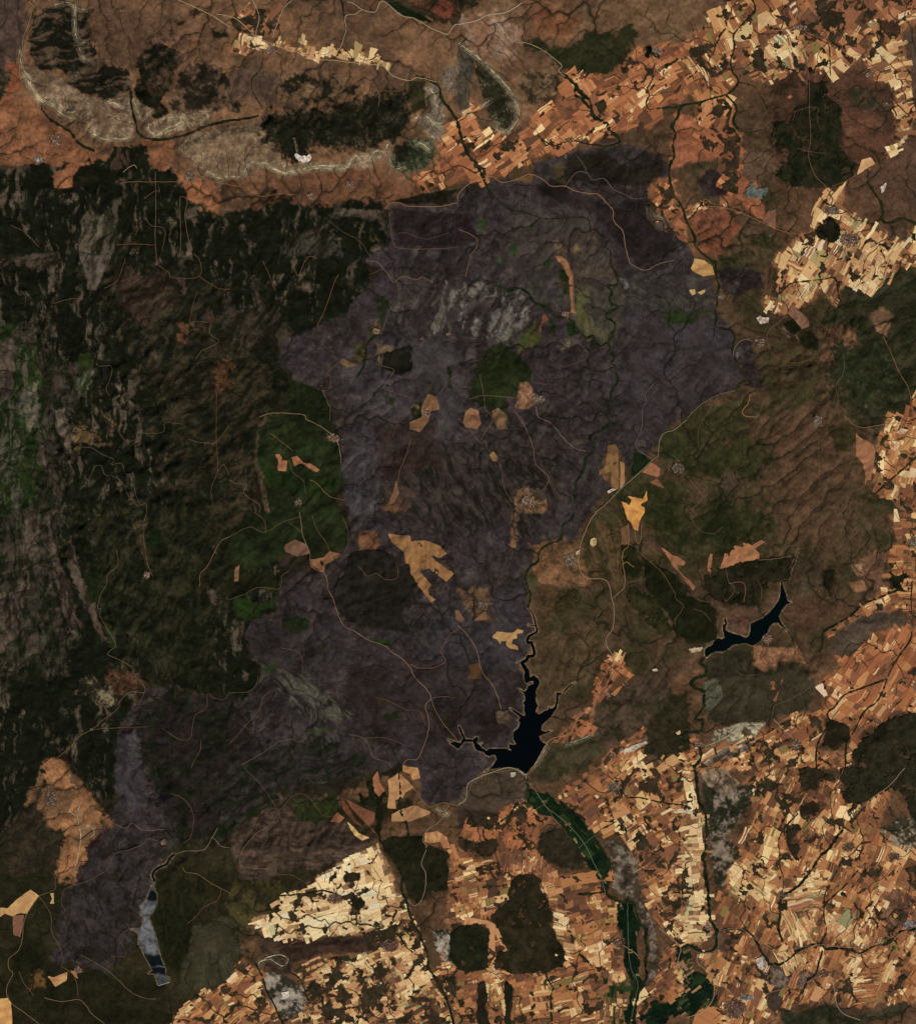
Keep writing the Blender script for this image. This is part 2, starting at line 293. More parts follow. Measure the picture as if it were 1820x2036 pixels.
Z((1,0), "160 1560 300 1500 500 1560 520 1650 360 1800 250 1850 180 1700", (40,28,20), (92,62,44), 's', .3, 2.6, 45, 4, 3)
Z((1,0), "1290 1600 1640 1520 1820 1500 1820 1610 1680 1635 1400 1625", (26,25,16), (40,32,22), 'f', .4, 2.5, warp=1.5, soft=1)

# --- western dark mountains with north-south ridges
Z('F', WOOD_WEST, (23,25,16), (86,72,58), 'w', .0, 2.3, 86, 9, 3)
Z((0,0), "410 1400 500 1340 600 1290 740 1290 700 1340 590 1400 580 1480 500 1500 430 1490", (142,91,61), (112,74,52), 'm', .4, 2.6, 80, 4, 2.5)
Z((0,0), "580 1400 640 1310 740 1330 770 1450 700 1510 600 1490", (22,22,14), (36,30,21), 'f', .3, 2.6, 80, 4, 2)
Z((0,0), "900 1190 960 1160 1020 1170 1030 1340 880 1350", (24,22,15), (66,50,38), 's', .3, 3, 86, 3, 2)
Z((0,0), "1060 1160 1100 1160 1090 1330 1060 1330", (20,20,13), (40,32,24), 's', .3, 3, 86, 2, 1.5)
Z((0,0), "1110 1170 1170 1160 1170 1220 1120 1220", (20,22,13), (40,32,24), 'f', .3, 3, 86, 3, 1.5)
Z((0,0), "1760 1440 1830 1380 1900 1500 1830 1620 1770 1600", (92,62,44), (50,38,27), 'f', .45, 3, 86, 4, 3)
Z('F', "170 520 235 480 300 560 420 560 520 640 520 780 420 880 300 800 230 640", (27,27,18), (58,48,36), 's', .26, 2.8, 55, 14, 24, .8)
Z('F', "300 760 480 640 560 760 510 900 500 1060 420 1100 340 1000", (25,26,17), (56,46,32), 's', .30, 2.8, 38, 14, 26, .85)
Z('F', "150 1000 420 1000 480 1160 400 1360 290 1350 200 1200", (24,26,16), (44,41,26), 's', .36, 2.8, 60, 14, 26, .9)
Z('F', "-40 660 60 640 110 700 180 740 190 780 130 830 120 1000 110 1200 150 1330 -40 1340", (64,55,45), (30,32,19), 's', .62, 3.0, 88, 12, 22)
Z('F', "-40 640 30 650 90 760 80 900 60 1010 -40 1030", (33,42,20), (76,70,56), 's', .36, 2.8, 80, 10, 14)
Z((0,1), "150 760 230 720 290 740 330 1000 300 1300 230 1420 150 1300 200 1000", (40,50,24), (92,84,68), 's', .45, 3.2, 85, 4, 4)
Z((0,1), "0 680 90 650 120 760 110 1000 60 1150 0 1150", (88,74,62), (70,58,48), 's', .5, 3.0, 88, 4, 3)
Z((0,1), "160 1650 210 1600 280 1760 300 1900 230 1950 170 1850", (36,46,22), (44,52,26), 'm', .5, 3.0, 88, 3, 2)
Z((0,1), "600 980 740 930 720 1060 640 1130 590 1040", (96,92,78), (48,56,32), 's', .45, 3.2, 80, 4, 3)
Z((0,1), "450 1230 530 1210 560 1400 500 1450 460 1380", (104,90,76), (72,60,50), 's', .5, 3.2, 85, 3, 2)
Z((0,1), "640 780 740 760 750 880 650 940 620 850", (40,48,22), (34,40,20), 'm', .5, 3.2, 85, 3, 3)
Z((0,1), "640 0 900 -10 830 130 770 280 700 260 680 140", (94,82,70), (64,54,44), 's', .4, 3.2, 72, 3, 2)
Z((0,0), "640 1760 720 1640 740 1760 940 1620 930 1830 900 2036 640 2036", (88,76,62), (40,38,26), 's', .45, 3.4, 82, 3, 2)
Z((0,1), "-60 0 420 -20 520 60 300 130 200 80 80 40 -60 200", (74,62,50), (36,30,22), 's', .5, 3.4, 35, 4, 3)
Z((0,1), "850 120 1350 130 1400 400 1100 560 950 300", (62,48,38), (34,27,19), 's', .45, 3.4, 40, 6, 8)
Z((0,1), "1450 560 1600 570 1480 680 1400 680", (92,62,42), (40,33,24), 'f', .62, 4.2, 40, 8, 9)
Z((0,1), "1650 1000 1820 800 1860 1000 1700 1120", (90,60,40), (38,32,23), 'f', .66, 4.2, 40, 10, 10)
Z((0,1), "570 1460 650 1330 720 1420 820 1400 810 1490 620 1510", (104,82,54), (38,33,23), 'f', .64, 4.6, 40, 5, 6)
Z((0,1), "830 1290 900 1290 910 1430 850 1400", (104,82,54), (38,33,23), 'f', .64, 4.6, 40, 5, 6)
for tl, q in (((0,2), "200 0 300 -20 330 120 300 300 230 420 240 600 150 900 60 1000 100 700 180 480"), ((0,2), "380 0 430 0 440 300 560 560 620 900 560 960 450 600 390 300"), ((0,2), "540 150 610 280 640 500 760 720 860 1060 800 1000 680 740 560 480"),
              ((0,2), "-60 600 70 640 110 800 100 1050 -60 1180"), ((0,2), "1640 600 1720 640 1730 740 1690 750"), ((0,1), "1420 180 1460 180 1490 300 1460 320"), ((0,1), "320 1480 380 1560 370 1720 330 1700"),
              ((1,1), "180 150 240 180 250 380 200 400"), ((1,1), "40 560 130 560 110 740 50 680"), ((1,1), "280 640 350 460 360 600"), ((1,1), "970 60 1000 60 1000 200 970 190")):
    Z(tl, q, (82,68,56), (44,36,28), 's', .4, 3.2, 86 if tl[1] < 2 else 100, 4, 2.5)
Z((1,0), "600 1830 800 1780 900 2036 400 2036 480 1900", (64,56,46), (30,27,19), 's', .5, 3.4, 55, 4, 4)
Z((1,0), "900 1660 1200 1680 1220 1720 1150 1750 1000 1720 880 1720", (86,72,60), (66,54,46), 's', .5, 3, 0, 3, 2)
Z((1,1), "-20 400 400 420 480 640 420 760 200 800 0 780", (58,48,38), (30,27,19), 's', .5, 3.2, 65, 6, 6)
# green country west of the burn
Z((1,1), "480 920 540 990 680 1020 740 1070 800 1200 860 1290 900 1380 900 1600 910 1700 930 1800 850 1870 870 2036 940 2136 960 2240 930 2340 880 2380 760 2460 640 2440 560 2320 400 2400 200 2500 0 2500 20 2200 300 1950 270 1780 230 1640 200 1500 230 1350 300 1250 460 1230 470 1100", (38,44,23), (26,30,17), 'm', .5, 2.6, 70, 3, 2)
Z((1,1), "220 1600 400 1720 760 1700 900 1800 820 1900 300 1800", (33,46,20), (27,34,17), 'm', .5, 2.6, 70, 6, 8)
Z((1,1), "230 1350 300 1250 330 1260 240 1400 230 1640 290 1780 320 2036 290 2036 200 1640", (92,72,56), (64,54,38), 's', .5, 2.5, 90, 2, 2)
Z((1,2), "40 650 250 720 390 680 400 740 290 780 140 880 60 840", (35,48,21), (28,38,18), 'm', .5, 2.6, 70, 4, 5)
Z((1,2), "0 300 180 500 400 480 390 600 40 650 -40 700", (36,36,20), (28,28,17), 'm', .5, 2.6, 30, 5, 6)
Z((0,2), "1060 100 1180 40 1150 200 1190 360 1160 420 1100 250", (70,58,42), (52,46,30), 's', .5, 2.5, 95, 2, 2)
Z((0,2), "820 860 880 900 940 1080 880 1080", (50,58,28), (40,46,24), 'm', .5, 2.5, 95, 2, 2)
Z((0,2), "660 500 760 480 860 600 800 700 720 740 690 580", (26,34,17), (30,34,18), 'm', .5, 2.5, 95, 3, 2)
Z((0,2), "1170 140 1250 130 1310 230 1230 350 1170 260", (24,32,17), (28,32,18), 'm', .5, 2.5, 95, 2, 1.5)
Z((0,2), "840 1240 1060 1260 1150 1390 900 1440 830 1330", (88,58,41), (50,40,28), 'f', .5, 3.4, 120, 6, 5)
Z((0,2), "640 1330 760 1300 880 1420 940 1510 860 1560 740 1480", (46,40,28), (110,96,72), 'f', .35, 4, 120, 6, 6)

# --- the burn scar
Z('F', BURN, (59,50,50), (46,38,35), 'm', .45, 2.6, 60, 3, 3.0)
for b in BURN_MORE: Z('F', b, (52,41,41), (38,29,28), 'm', .5, 3, 60, 3, 2.5)
ZONES.append('mottle')
Z('F', "700 680 900 660 940 760 900 900 700 900 680 800", (68,60,59), (56,49,49), 'm', .5, 2.6, 60, 10, 12, .8)
Z('F', "690 880 770 900 780 980 720 1060 690 1000", (72,64,64), (59,52,52), 's', .5, 2.6, 60, 6, 8, .9)
Z('F', "1240 330 1320 320 1310 350 1280 370 1180 370 1120 350 1130 315 1200 295", (40,34,25), (32,26,22), 's', .5, 2.6, 40, 4, 3)
Z('F', "1060 365 1130 350 1130 380 1200 400 1290 400 1330 460 1350 500 1270 530 1230 480 1180 420 1080 390", (45,36,34), (34,28,25), 'm', .5, 2.6, 40, 4, 4)
Z('F', "780 415 930 425 950 470 920 490 790 490", (49,38,38), (38,30,29), 's', .5, 2.6, 40, 3, 3)
Z('F', "1010 420 1180 420 1200 560 1060 570 980 510", (70,59,52), (52,44,43), 'g', .5, 2.6, 60, 8, 8, .8)
Z('F', "1090 480 1180 450 1250 580 1220 700 1130 660 1140 560", (79,65,52), (58,49,45), 's', .5, 2.8, 70, 6, 8, .8)
Z('F', "1240 540 1400 540 1420 620 1340 640 1250 600", (72,65,56), (47,40,38), 'f', .5, 2.8, 20, 6, 8, .8)
Z('F', "1240 620 1440 640 1470 760 1350 820 1230 840 1240 720", (63,55,55), (56,47,45), 'm', .5, 2.8, 20, 8, 10, .8)
Z('F', "900 880 1050 880 1120 980 1060 1060 900 1040 760 1040 740 960 820 900", (58,48,44), (34,30,25), 's', .5, 3.6, 112, 8, 14, .95)
Z('F', "740 840 860 830 880 930 760 960", (54,38,31), (43,34,31), 's', .5, 3, 60, 6, 8, .8)
Z('F', "700 1320 870 1300 1040 1330 1030 1450 900 1490 760 1470 680 1400", (50,41,39), (38,30,27), 'm', .5, 2.8, 120, 8, 8, .8)
Z('F', "1050 -400 1051 -400 1051 -401", (0,0,0))
Z('F', "850 1230 1040 1160 1050 1330 930 1340 840 1300", (61,54,55), (50,44,44), 's', .5, 2.8, 120, 6, 8, .8)
Z('F', "500 1240 660 1260 700 1330 560 1340 500 1300", (56,49,47), (45,38,36), 'm', .5, 2.8, 120, 6, 8, .8)
Z((1,2), "250 1200 420 1260 640 1330 760 1440 900 1480 1020 1600 860 1680 560 1640 460 1460 340 1340", (76,70,59), (40,34,31), 's', .4, 3.2, -50, 5, 5)
Z((1,2), "640 1760 860 1740 1000 1900 760 1960 640 1900", (65,58,54), (49,41,40), 's', .5, 3.2, -40, 5, 5)
Z('F', "235 1450 330 1380 480 1395 520 1500 470 1600 400 1690 340 1660 310 1560 250 1500", (42,34,31), (27,27,19), 'f', .5, 3.2, -40, 10, 14)
Z('F', "455 1500 700 1470 760 1525 640 1555 520 1590 450 1640 440 1560", (50,42,40), (28,30,20), 's', .5, 3.4, 30, 10, 14)
Z((0,2), "950 1760 1090 1740 1140 2036 1180 2200 1080 2420 920 2240 920 2100 940 1950", (63,56,56), (52,45,45), 's', .5, 2.4, 100, 4, 3)
Z((0,3), "700 640 880 440 1100 500 1350 560 1380 680 1200 830 1180 960 1100 1150 1000 1250 1050 1360 960 1480 760 1540 480 1500 490 1180 540 950 620 860 680 740", (56,48,46), (36,31,26), 'f', .42, 3.0, 60, 7, 8)
Z((0,3), "360 1530 480 1440 500 1560 380 1640", (59,52,54), (47,40,40), 'm', .5, 2.6, 60, 5, 4)
Z('F', "1060 540 1220 560 1240 620 1230 690 1140 660 1050 580", (56,49,47), (68,63,49), 's', .4, 2.8, 60, 8, 8, .6)
# pale slate outcrops in the burn
Z((2,1), "-20 350 60 240 200 210 320 230 500 300 560 420 500 520 400 640 330 690 250 600 -20 610", (58,49,46), (104,95,85), 's', .2, 3.2, 64, 8, 8)
Z((2,1), "330 620 440 560 480 570 380 680 330 690", (106,103,92), (76,72,59), 'f', .4, 4.0, 64, 3, 1.5)
Z((1,1), "1600 610 1640 400 1760 210 1840 210 1840 610", (58,49,46), (99,90,79), 's', .2, 3.2, 66, 8, 8)
Z((1,1), "1280 420 1380 360 1400 520 1300 560", (83,74,67), (56,47,45), 's', .5, 3.5, 70, 4, 3)
Z((2,1), "790 680 880 650 900 700 850 750 800 740", (123,112,89), (72,59,52), 's', .4, 4.0, 60, 3, 2)
Z((2,1), "1280 170 1330 180 1370 250 1340 270", (108,104,97), (72,63,58), 's', .4, 4.0, 60, 3, 2)
Z((2,0), "1490 1640 1600 1680 1680 1850 1580 1830 1500 1740", (106,90,70), (76,61,50), 's', .4, 3.0, -40, 3, 2)
Z((3,1), "385 750 430 710 460 760 400 810", (101,88,79), (63,54,52), 'f', .4, 4.0, 60, 3, 2)
# browned and green inclusions of the burn
Z((2,1), "250 720 330 690 480 790 560 860 590 950 580 1000 500 1020 490 1100 470 1130 380 1110 390 1210 260 1210 180 1190 80 1140 110 1000 150 880", (38,43,22), (28,32,18), 'm', .5, 2.6, 60, 3, 1.5)
Z((2,1), "450 690 540 600 620 520 660 560 650 700 560 730 480 760", (50,58,26), (66,58,36), 's', .5, 3, 60, 3, 2)
Z((2,1), "940 250 1050 280 1040 340 1000 420 1080 560 1190 620 1190 670 1060 640 960 560 930 440", (78,76,46), (70,62,48), 's', .5, 3, 110, 4, 5)
Z((2,1), "800 100 870 110 900 230 890 330 840 290 800 200", (34,38,20), (70,56,38), 'f', .5, 3, 110, 3, 2)
Z((2,1), "820 0 880 60 910 160 920 420 940 460 900 450 890 300 880 180 840 90 760 0", (150,100,68), (120,84,60), 'm', .4, 2.5, 90, 1.5, 1.2)
Z((2,1), "720 470 780 540 770 640 740 600 740 520", (26,38,16), (36,40,22), 'f', .4, 2.5, 90, 3, 1.5)
Z((2,1), "860 520 940 540 960 620 880 640", (26,38,16), (36,40,22), 'f', .4, 2.5, 90, 3, 1.5)
Z((2,1), "640 590 690 450 720 500 670 540 655 610", (130,80,58), (110,70,52), 'm', .4, 2.5, 90, 1.5, 1)
Z((2,1), "1600 430 1680 410 1840 470 1840 540 1700 540 1640 490", (34,48,22), (50,52,32), 'm', .4, 2.5, 20, 4, 2)
Z((3,1), "-20 440 200 420 220 460 120 480 20 560 -20 560", (38,46,24), (52,48,34), 'm', .4, 2.5, 20, 4, 3)
Z((2,0), "150 1760 230 1740 210 1850 170 1900 190 1840", (44,58,26), (56,56,40), 'f', .5, 3, 90, 3, 2)
Z((2,0), "410 1950 480 1940 470 2036 420 2040", (44,58,26), (56,60,40), 'f', .4, 3, 90, 3, 2)
Z((2,1), "310 20 370 0 360 60 320 80", (44,60,26), (56,60,40), 'f', .4, 3, 90, 2, 2)
Z((2,1), "650 40 750 40 740 80 690 85", (42,54,26), (56,60,40), 'f', .4, 3, 90, 2, 2)
Z((2,0), "560 1770 620 1760 610 1800 570 1800", (42,54,26), (56,60,40), 'f', .4, 3, 90, 2, 2)
Z((2,0), "760 1310 840 1300 850 1470 760 1440", (84,66,42), (50,50,30), 'm', .5, 3, 90, 3, 2)
Z((2,0), "740 1920 800 1910 840 2000 780 2036", (112,84,60), (80,66,52), 'f', .5, 3, 90, 3, 2)
Z((2,0), "900 1960 970 1930 960 2000 920 2036", (108,86,64), (80,66,52), 'f', .5, 3, 90, 3, 2)
Z((2,1), "490 1000 560 1010 640 1140 560 1230 450 1200 470 1120", (138,98,72), (70,54,38), 'f', .5, 4, 90, 3, 2)
Z((2,1), "460 1880 560 1830 700 1900 700 2036 450 2036", (124,90,64), (62,50,40), 'f', .5, 4, 90, 3, 3)
Z((2,2), "430 0 510 0 470 100 460 280 420 280 430 120", (120,86,60), (62,50,42), 'f', .5, 4, 90, 3, 3)
Z((1,1), "1450 1190 1540 1160 1540 1300 1460 1320", (30,34,18), (100,76,52), 'f', .4, 4, 90, 2, 2)
Z((1,1), "1180 330 1280 340 1250 440 1190 560 1160 540 1190 450", (32,42,22), (52,48,36), 'f', .5, 3, 90, 3, 2)
Z((1,1), "1100 590 1190 500 1210 600 1150 660", (96,78,54), (44,44,26), 'f', .5, 4, 60, 2, 2)
Z((1,1), "990 700 1090 680 1080 860 960 840 1000 780", (70,58,40), (36,38,22), 'f', .5, 4, 60, 2, 2)
Z((1,1), "880 840 910 820 1020 870 940 890", (112,84,58), (80,64,48), 'm', .5, 3, 60, 2, 1.5)
Z((1,1), "1170 700 1310 710 1280 780 1200 770 1210 870 1190 870", (108,86,62), (90,72,56), 'm', .5, 3, 60, 1.5, 1)
Z((1,1), "1250 1860 1330 1780 1480 1900 1440 2036 1200 2036", (92,64,46), (60,48,40), 'f', .5, 3, 60, 4, 4)
Z((1,2), "1040 150 1150 150 1210 230 1200 300 1040 310 1030 200", (110,74,50), (66,46,36), 'm', .5, 3, 60, 2, 1.5)
Z((1,2), "440 860 560 830 640 860 640 940 500 970 440 900", (30,40,20), (44,42,30), 'm', .4, 2.5, 15, 3, 2)
Z((1,2), "690 1060 780 1050 800 1080 720 1090", (28,36,20), (50,46,36), 'f', .4, 2.5, 15, 3, 2)
Z((1,2), "1120 1010 1300 1010 1290 1070 1160 1040", (36,52,25), (48,50,34), 'm', .4, 2.5, 15, 2, 1.5)
Z((1,2), "260 1240 380 1190 390 1240 330 1260 260 1310", (40,54,27), (54,52,36), 'm', .4, 2.5, 15, 3, 2)
Z((1,2), "1180 1570 1340 1550 1380 1660 1260 1650", (34,38,22), (54,46,40), 'f', .45, 3, 15, 3, 2)
Z((1,2), "600 1740 800 1720 830 1740 640 1770", (44,56,28), (50,48,32), 'm', .4, 2.5, 15, 2, 2)
Z((2,2), "0 620 240 620 330 840 300 900 180 880 60 760", (100,74,52), (60,50,44), 'f', .4, 3.5, 15, 4, 4)
Z((2,2), "540 460 640 440 660 560 620 640 540 620", (78,68,44), (58,56,36), 'm', .4, 3.5, 15, 4, 3)
Z((2,2), "320 1600 400 1580 440 1640 400 1720 320 1680", (104,82,60), (66,54,44), 'f', .4, 3.5, 15, 3, 3)
Z((1,1), "1230 1110 1330 1130 1300 1200 1240 1170", (30,38,20), (50,46,38), 'f', .45, 3, 15, 3, 2)
for q in ("1560 1020 1600 1000 1640 1110 1590 1120", "1740 880 1780 900 1770 1060 1740 1060"):
    Z((1,1), q, (34,36,22), (60,50,40), 'f', .45, 3, 15, 3, 2)
Z((2,1), "1400 1560 1470 1570 1540 1640 1400 1760 1370 1740", (24,34,18), (30,36,20), 'm', .4, 2.5, 45, 1.5, 1)
Z((2,1), "1600 1470 1640 1410 1840 1290 1840 1600 1640 1620 1590 1580", (58,56,32), (42,44,24), 'm', .5, 2.8, 45, 2, 1.5)
Z((3,1), "-20 1290 140 1170 400 1130 460 1260 500 1500 400 1500 200 1480 -20 1600", (62,55,34), (48,47,27), 'm', .5, 2.8, 45, 3, 6)
Z((2,1), "1300 1880 1440 1780 1640 1820 1820 1760 1830 2036 1820 2300 1600 2220 1500 2120 1300 2000", (56,51,30), (40,41,22), 'm', .5, 2.8, 45, 6, 10)
Z((2,2), "640 620 900 580 980 700 900 840 700 900 640 800", (84,62,42), (54,46,28), 'f', .45, 3, 60, 6, 6)
Z((2,2), "580 260 700 200 1000 240 1060 560 900 620 660 560 600 440", (126,88,60), (84,62,42), 'f', .4, 3, 60, 5, 5)
Z((2,2), "1000 100 1320 60 1320 520 1060 560 1000 400", (84,64,42), (56,48,28), 's', .45, 3, 95, 5, 5)
Z((2,2), "600 1010 1000 960 1180 1060 1170 1180 1060 1360 940 1380 660 1600 620 1420 660 1340 560 1240", (82,64,44), (66,52,36), 's', .45, 2.6, 70, 4, 5)
Z((2,2), "1100 1530 1260 1420 1500 1310 1620 1300 1700 1420 1640 1600 1500 1700 1240 1860 1120 1860 1080 1700", (76,60,46), (48,42,28), 'f', .45, 3.0, 45, 4, 3)
Z((2,2), "1520 1690 1700 1460 1840 1440 1840 1900 1640 1960 1460 1930", (50,42,28), (36,34,20), 'f', .45, 3.0, 45, 4, 3)
Z((2,2), "720 1860 1040 1780 1110 1830 1140 1920 960 2036 740 2150 560 2150 600 2040 690 1880", (58,54,34), (70,58,42), 's', .5, 3.0, 25, 3, 3)
Z((2,3), "60 150 200 70 400 10 540 60 560 250 420 280 250 400 100 460 -20 470 -20 300", (80,64,50), (58,48,38), 'c', .5, 3.0, 25, 4, 3)
Z((3,2), "1120 1100 1200 950 1400 830 1560 790 1740 840 1760 900 1460 950 1400 1110 1240 1150", (88,72,58), (68,54,44), 'c', .5, 3.0, 25, 3, 2)
Z((3,2), "160 1180 440 1070 520 1190 620 1290 840 1180 940 1230 1000 1360 1000 1500 860 1600 600 1680 200 1690 140 1560 160 1400", (60,52,38), (44,40,26), 'c', .5, 2.6, 25, 4, 4)
Z((3,2), "130 1360 240 1320 300 1460 160 1620 140 1500", (92,90,70), (60,56,42), 'c', .4, 3.6, 25, 3, 2)
Z((3,2), "310 880 340 780 640 740 720 640 740 700 560 860 500 880 500 980 320 950", (100,70,52), (76,56,44), 'f', .5, 3, 25, 3, 3)
Z((3,2), "820 330 1080 380 1090 600 960 620 800 700 800 560", (66,54,38), (58,44,32), 'm', .5, 2.5, 45, 4, 5)
Z((3,2), "800 720 1060 680 1340 660 1300 800 1080 950 840 930 740 830", (82,58,42), (68,50,36), 'm', .5, 2.5, 45, 4, 5)
Z((3,2), "520 1060 720 1080 880 1070 940 1200 740 1180 620 1280 520 1220", (150,104,72), (110,76,54), 'f', .5, 3, 70, 3, 2)
Z((3,2), "1310 420 1400 410 1420 500 1350 510", (142,104,78), (128,92,70), 'm', .5, 2.5, 70, 2, 1.5)
Z((3,2), "1280 560 1400 540 1440 620 1330 640", (140,98,68), (120,84,60), 'm', .5, 2.5, 70, 3, 2)
Z((3,2), "1330 380 1500 300 1600 350 1560 480 1640 560 1500 620 1420 500 1400 400", (114,80,60), (96,68,50), 'm', .5, 2.5, 70, 4, 4)
# hills east of the burn
Z((3,1), "730 560 790 540 860 620 980 720 1000 780 900 780 840 700 760 650", (112,88,72), (60,50,38), 's', .5, 3.5, -40, 3, 2)
Z((3,1), "1290 980 1340 970 1340 1080 1450 1210 1500 1160 1420 1220 1320 1130", (98,74,64), (60,48,38), 's', .5, 3.5, 60, 3, 2)
Z((3,1), "640 620 1040 700 1080 820 1000 1100 760 1060 600 900", (72,57,38), (48,45,27), 'c', .45, 2.4, -20, 10, 16)
Z((3,1), "1080 560 1340 560 1380 700 1180 860 1100 900 1060 780", (112,76,56), (72,54,38), 's', .5, 2.6, 60, 6, 6)
Z((3,1), "1180 740 1380 660 1560 640 1700 960 1560 1200 1350 1230 1250 1050 1150 920", (36,40,23), (58,50,34), 'c', .3, 2.2, 20, 10, 14)
Z((3,1), "760 540 860 500 930 580 860 630 790 600", (26,28,16), (36,32,20), 'm', .5, 2.6, 20, 4, 2)
Z((3,1), "880 620 960 600 1040 660 1040 760 920 740", (30,30,18), (44,38,24), 'm', .5, 2.6, 20, 4, 2)
Z((3,1), "1120 1360 1320 1300 1340 1420 1300 1560 1180 1560", (54,46,26), (64,50,32), 'm', .5, 2.6, 20, 3, 2)
Z((3,1), "-20 1660 180 1440 420 1440 640 1540 660 1640 480 1760 200 1800 -20 1750", (54,50,29), (38,40,21), 'm', .5, 2.8, 20, 8, 14)
Z((3,1), "240 1800 340 1680 400 1740 480 1860 260 1890", (76,60,46), (62,50,38), 'm', .5, 2.6, 20, 3, 2)
Z((3,2), "-20 -60 640 -60 620 200 300 260 -20 320", (52,49,28), (36,38,20), 'm', .5, 2.8, 20, 10, 16)
Z((3,1), "1400 460 1560 400 1640 480 1500 560", (100,74,54), (60,48,36), 'f', .5, 3, 20, 4, 3)
Z((3,1), "1500 540 1620 530 1590 640 1510 590", (150,108,80), (128,90,66), 'f', .4, 3, 20, 2, 2)
# north-east scrub between the fields
Z('F', "1540 150 1640 140 1760 170 1780 280 1730 350 1660 370 1540 370 1530 250", (86,58,44), (66,46,34), 'm', .5, 2.6, 40, 6, 6)
Z('F', "1330 330 1450 310 1480 420 1520 430 1500 330 1440 250 1340 220", (156,94,64), (120,74,52), 'm', .4, 2.6, 60, 5, 4)
Z((3,0), "1270 720 1380 680 1500 720 1520 860 1440 890 1340 820", (50,46,32), (82,60,44), 's', .4, 3, 40, 4, 2)
Z((3,0), "1230 860 1500 900 1620 940 1600 1180 1400 1240 1240 1150", (94,62,46), (62,46,34), 'g', .4, 3, 60, 5, 4)
Z((3,0), "50 1740 150 1660 280 1650 400 1760 420 1850 260 2036 100 2036 60 1900", (120,72,50), (62,40,33), 'g', .5, 3.4, 60, 8, 6)
Z((3,0), "1700 260 1840 240 1840 860 1790 700 1760 500", (84,64,52), (72,54,44), 'm', .5, 3, 60, 3, 2)
Z((3,0), "1400 1400 1640 1260 1840 1000 1840 1700 1640 1720 1560 1560", (92,66,50), (74,54,42), 'm', .5, 3, 60, 4, 4)
Z((3,0), "440 1240 600 1180 700 1280 640 1420 500 1440 440 1360", (98,74,56), (80,60,46), 'm', .5, 3, 60, 4, 4)
Z((3,0), "260 2036 440 1860 700 1860 760 1960 560 2036", (56,50,30), (86,66,46), 'f', .45, 3, 30, 4, 4)
Z((3,1), "240 -10 620 -10 640 120 580 110 420 70 300 60", (44,46,26), (72,56,38), 'f', .45, 3, 30, 4, 4)
Z((3,1), "620 100 720 100 720 320 600 280", (90,62,42), (56,48,30), 's', .45, 3, 90, 3, 3)
Z((3,0), "1280 1500 1480 1480 1560 1660 1500 1740 1360 1700", (88,62,46), (70,52,40), 'm', .45, 3, 30, 4, 4)
Z((3,0), "1580 1800 1740 1790 1760 1900 1620 1920", (70,56,42), (90,66,50), 'f', .45, 3, 30, 4, 3)
Z((3,0), "1530 180 1600 150 1690 190 1690 270 1640 300 1540 250", (68,46,34), (60,42,32), 'f', .45, 3, 30, 3, 1.5)
# orange town ground in the south-west
Z((0,3), "340 20 380 -60 470 -80 530 -40 520 0 560 110 680 180 750 270 840 390 890 430 800 520 690 640 680 720 600 880 470 890 450 800 500 660 520 540 480 470 390 470 350 400 310 240 350 130", (150,102,67), (104,74,51), 'm', .42, 2.8, 80, 6, 6)
Z((0,3), "180 300 250 140 330 50 360 120 300 240 200 320", (114,80,56), (84,62,44), 's', .35, 2.8, 60, 4, 4)
Z((0,3), "40 480 160 340 340 360 380 470 500 510 480 640 440 800 100 860 20 700", (56,46,34), (42,36,26), 'f', .45, 2.8, 60, 4, 4)
Z((0,3), "800 520 835 510 830 580 760 620 690 650 680 700 690 620 740 570", (36,22,20), (56,38,34), 'f', .4, 2.8, 60, 1.5, 1)
# southern ridges
Z((1,3), "-20 520 400 200 520 380 800 440 960 450 1060 560 1180 600 960 700 700 800 580 800 300 900 100 920 60 760", (80,62,50), (56,45,36), 's', .5, 3.0, 4, 4, 5)
Z((1,3), "-200 520 100 360 380 220 380 300 100 480 -100 640", (30,32,20), (46,44,34), 's', .4, 3.0, 38, 4, 4)
Z((1,3), "480 250 700 260 860 200 880 300 800 410 700 440 560 420", (52,54,28), (38,42,22), 's', .5, 2.6, -50, 3, 2)
Z((1,3), "-20 900 200 900 460 900 480 1000 380 1080 340 1150 180 1200 40 1380 -40 1400", (40,36,24), (62,54,30), 'f', .35, 3.0, 38, 4, 4)
Z((1,3), "230 1360 700 1360 860 1340 1050 1340 1250 1370 1190 1470 880 1460 720 1480 500 1560 480 1640 380 1660 280 1560", (66,48,38), (48,36,28), 's', .5, 3.0, 6, 3, 2)
Z((1,3), "1600 1280 1740 1280 1820 1500 1800 1600 1700 1540 1620 1400", (48,44,33), (150,134,118), 'f', .25, 4.4, 6, 4, 3)
Z((1,3), "1760 1240 1840 1240 1840 1600 1740 1540", (28,32,20), (48,44,30), 'f', .3, 3.0, 6, 3, 2)
Z((1,3), "260 1620 460 1660 600 1760 640 1900 440 2036 380 1960 300 1800", (52,46,36), (140,126,110), 'f', .3, 4.4, 40, 3, 2)
Z((0,3), "1460 1300 1820 1180 1900 1420 1820 1700 1620 1780 1420 1840 1440 1600", (62,56,40), (50,46,30), 'c', .5, 3.4, 40, 4, 4)
Z((2,3), "0 330 180 340 330 360 300 460 100 470 0 490", (60,48,38), (48,38,30), 'f', .5, 3, 40, 3, 2)
Z((2,3), "1180 580 1300 580 1420 720 1440 900 1480 1080 1560 1240 1590 1500 1580 1700 1520 1720 1510 1300 1420 1120 1360 1040 1220 960 1240 800", (66,54,42), (118,102,86), 'f', .28, 4.0, 60, 4, 2)
Z((3,3), "120 100 240 180 420 150 540 120 540 260 440 380 300 560 420 640 360 760 300 880 230 1000 200 700 160 340", (44,43,31), (126,108,90), 'f', .22, 4.2, 60, 4, 3)
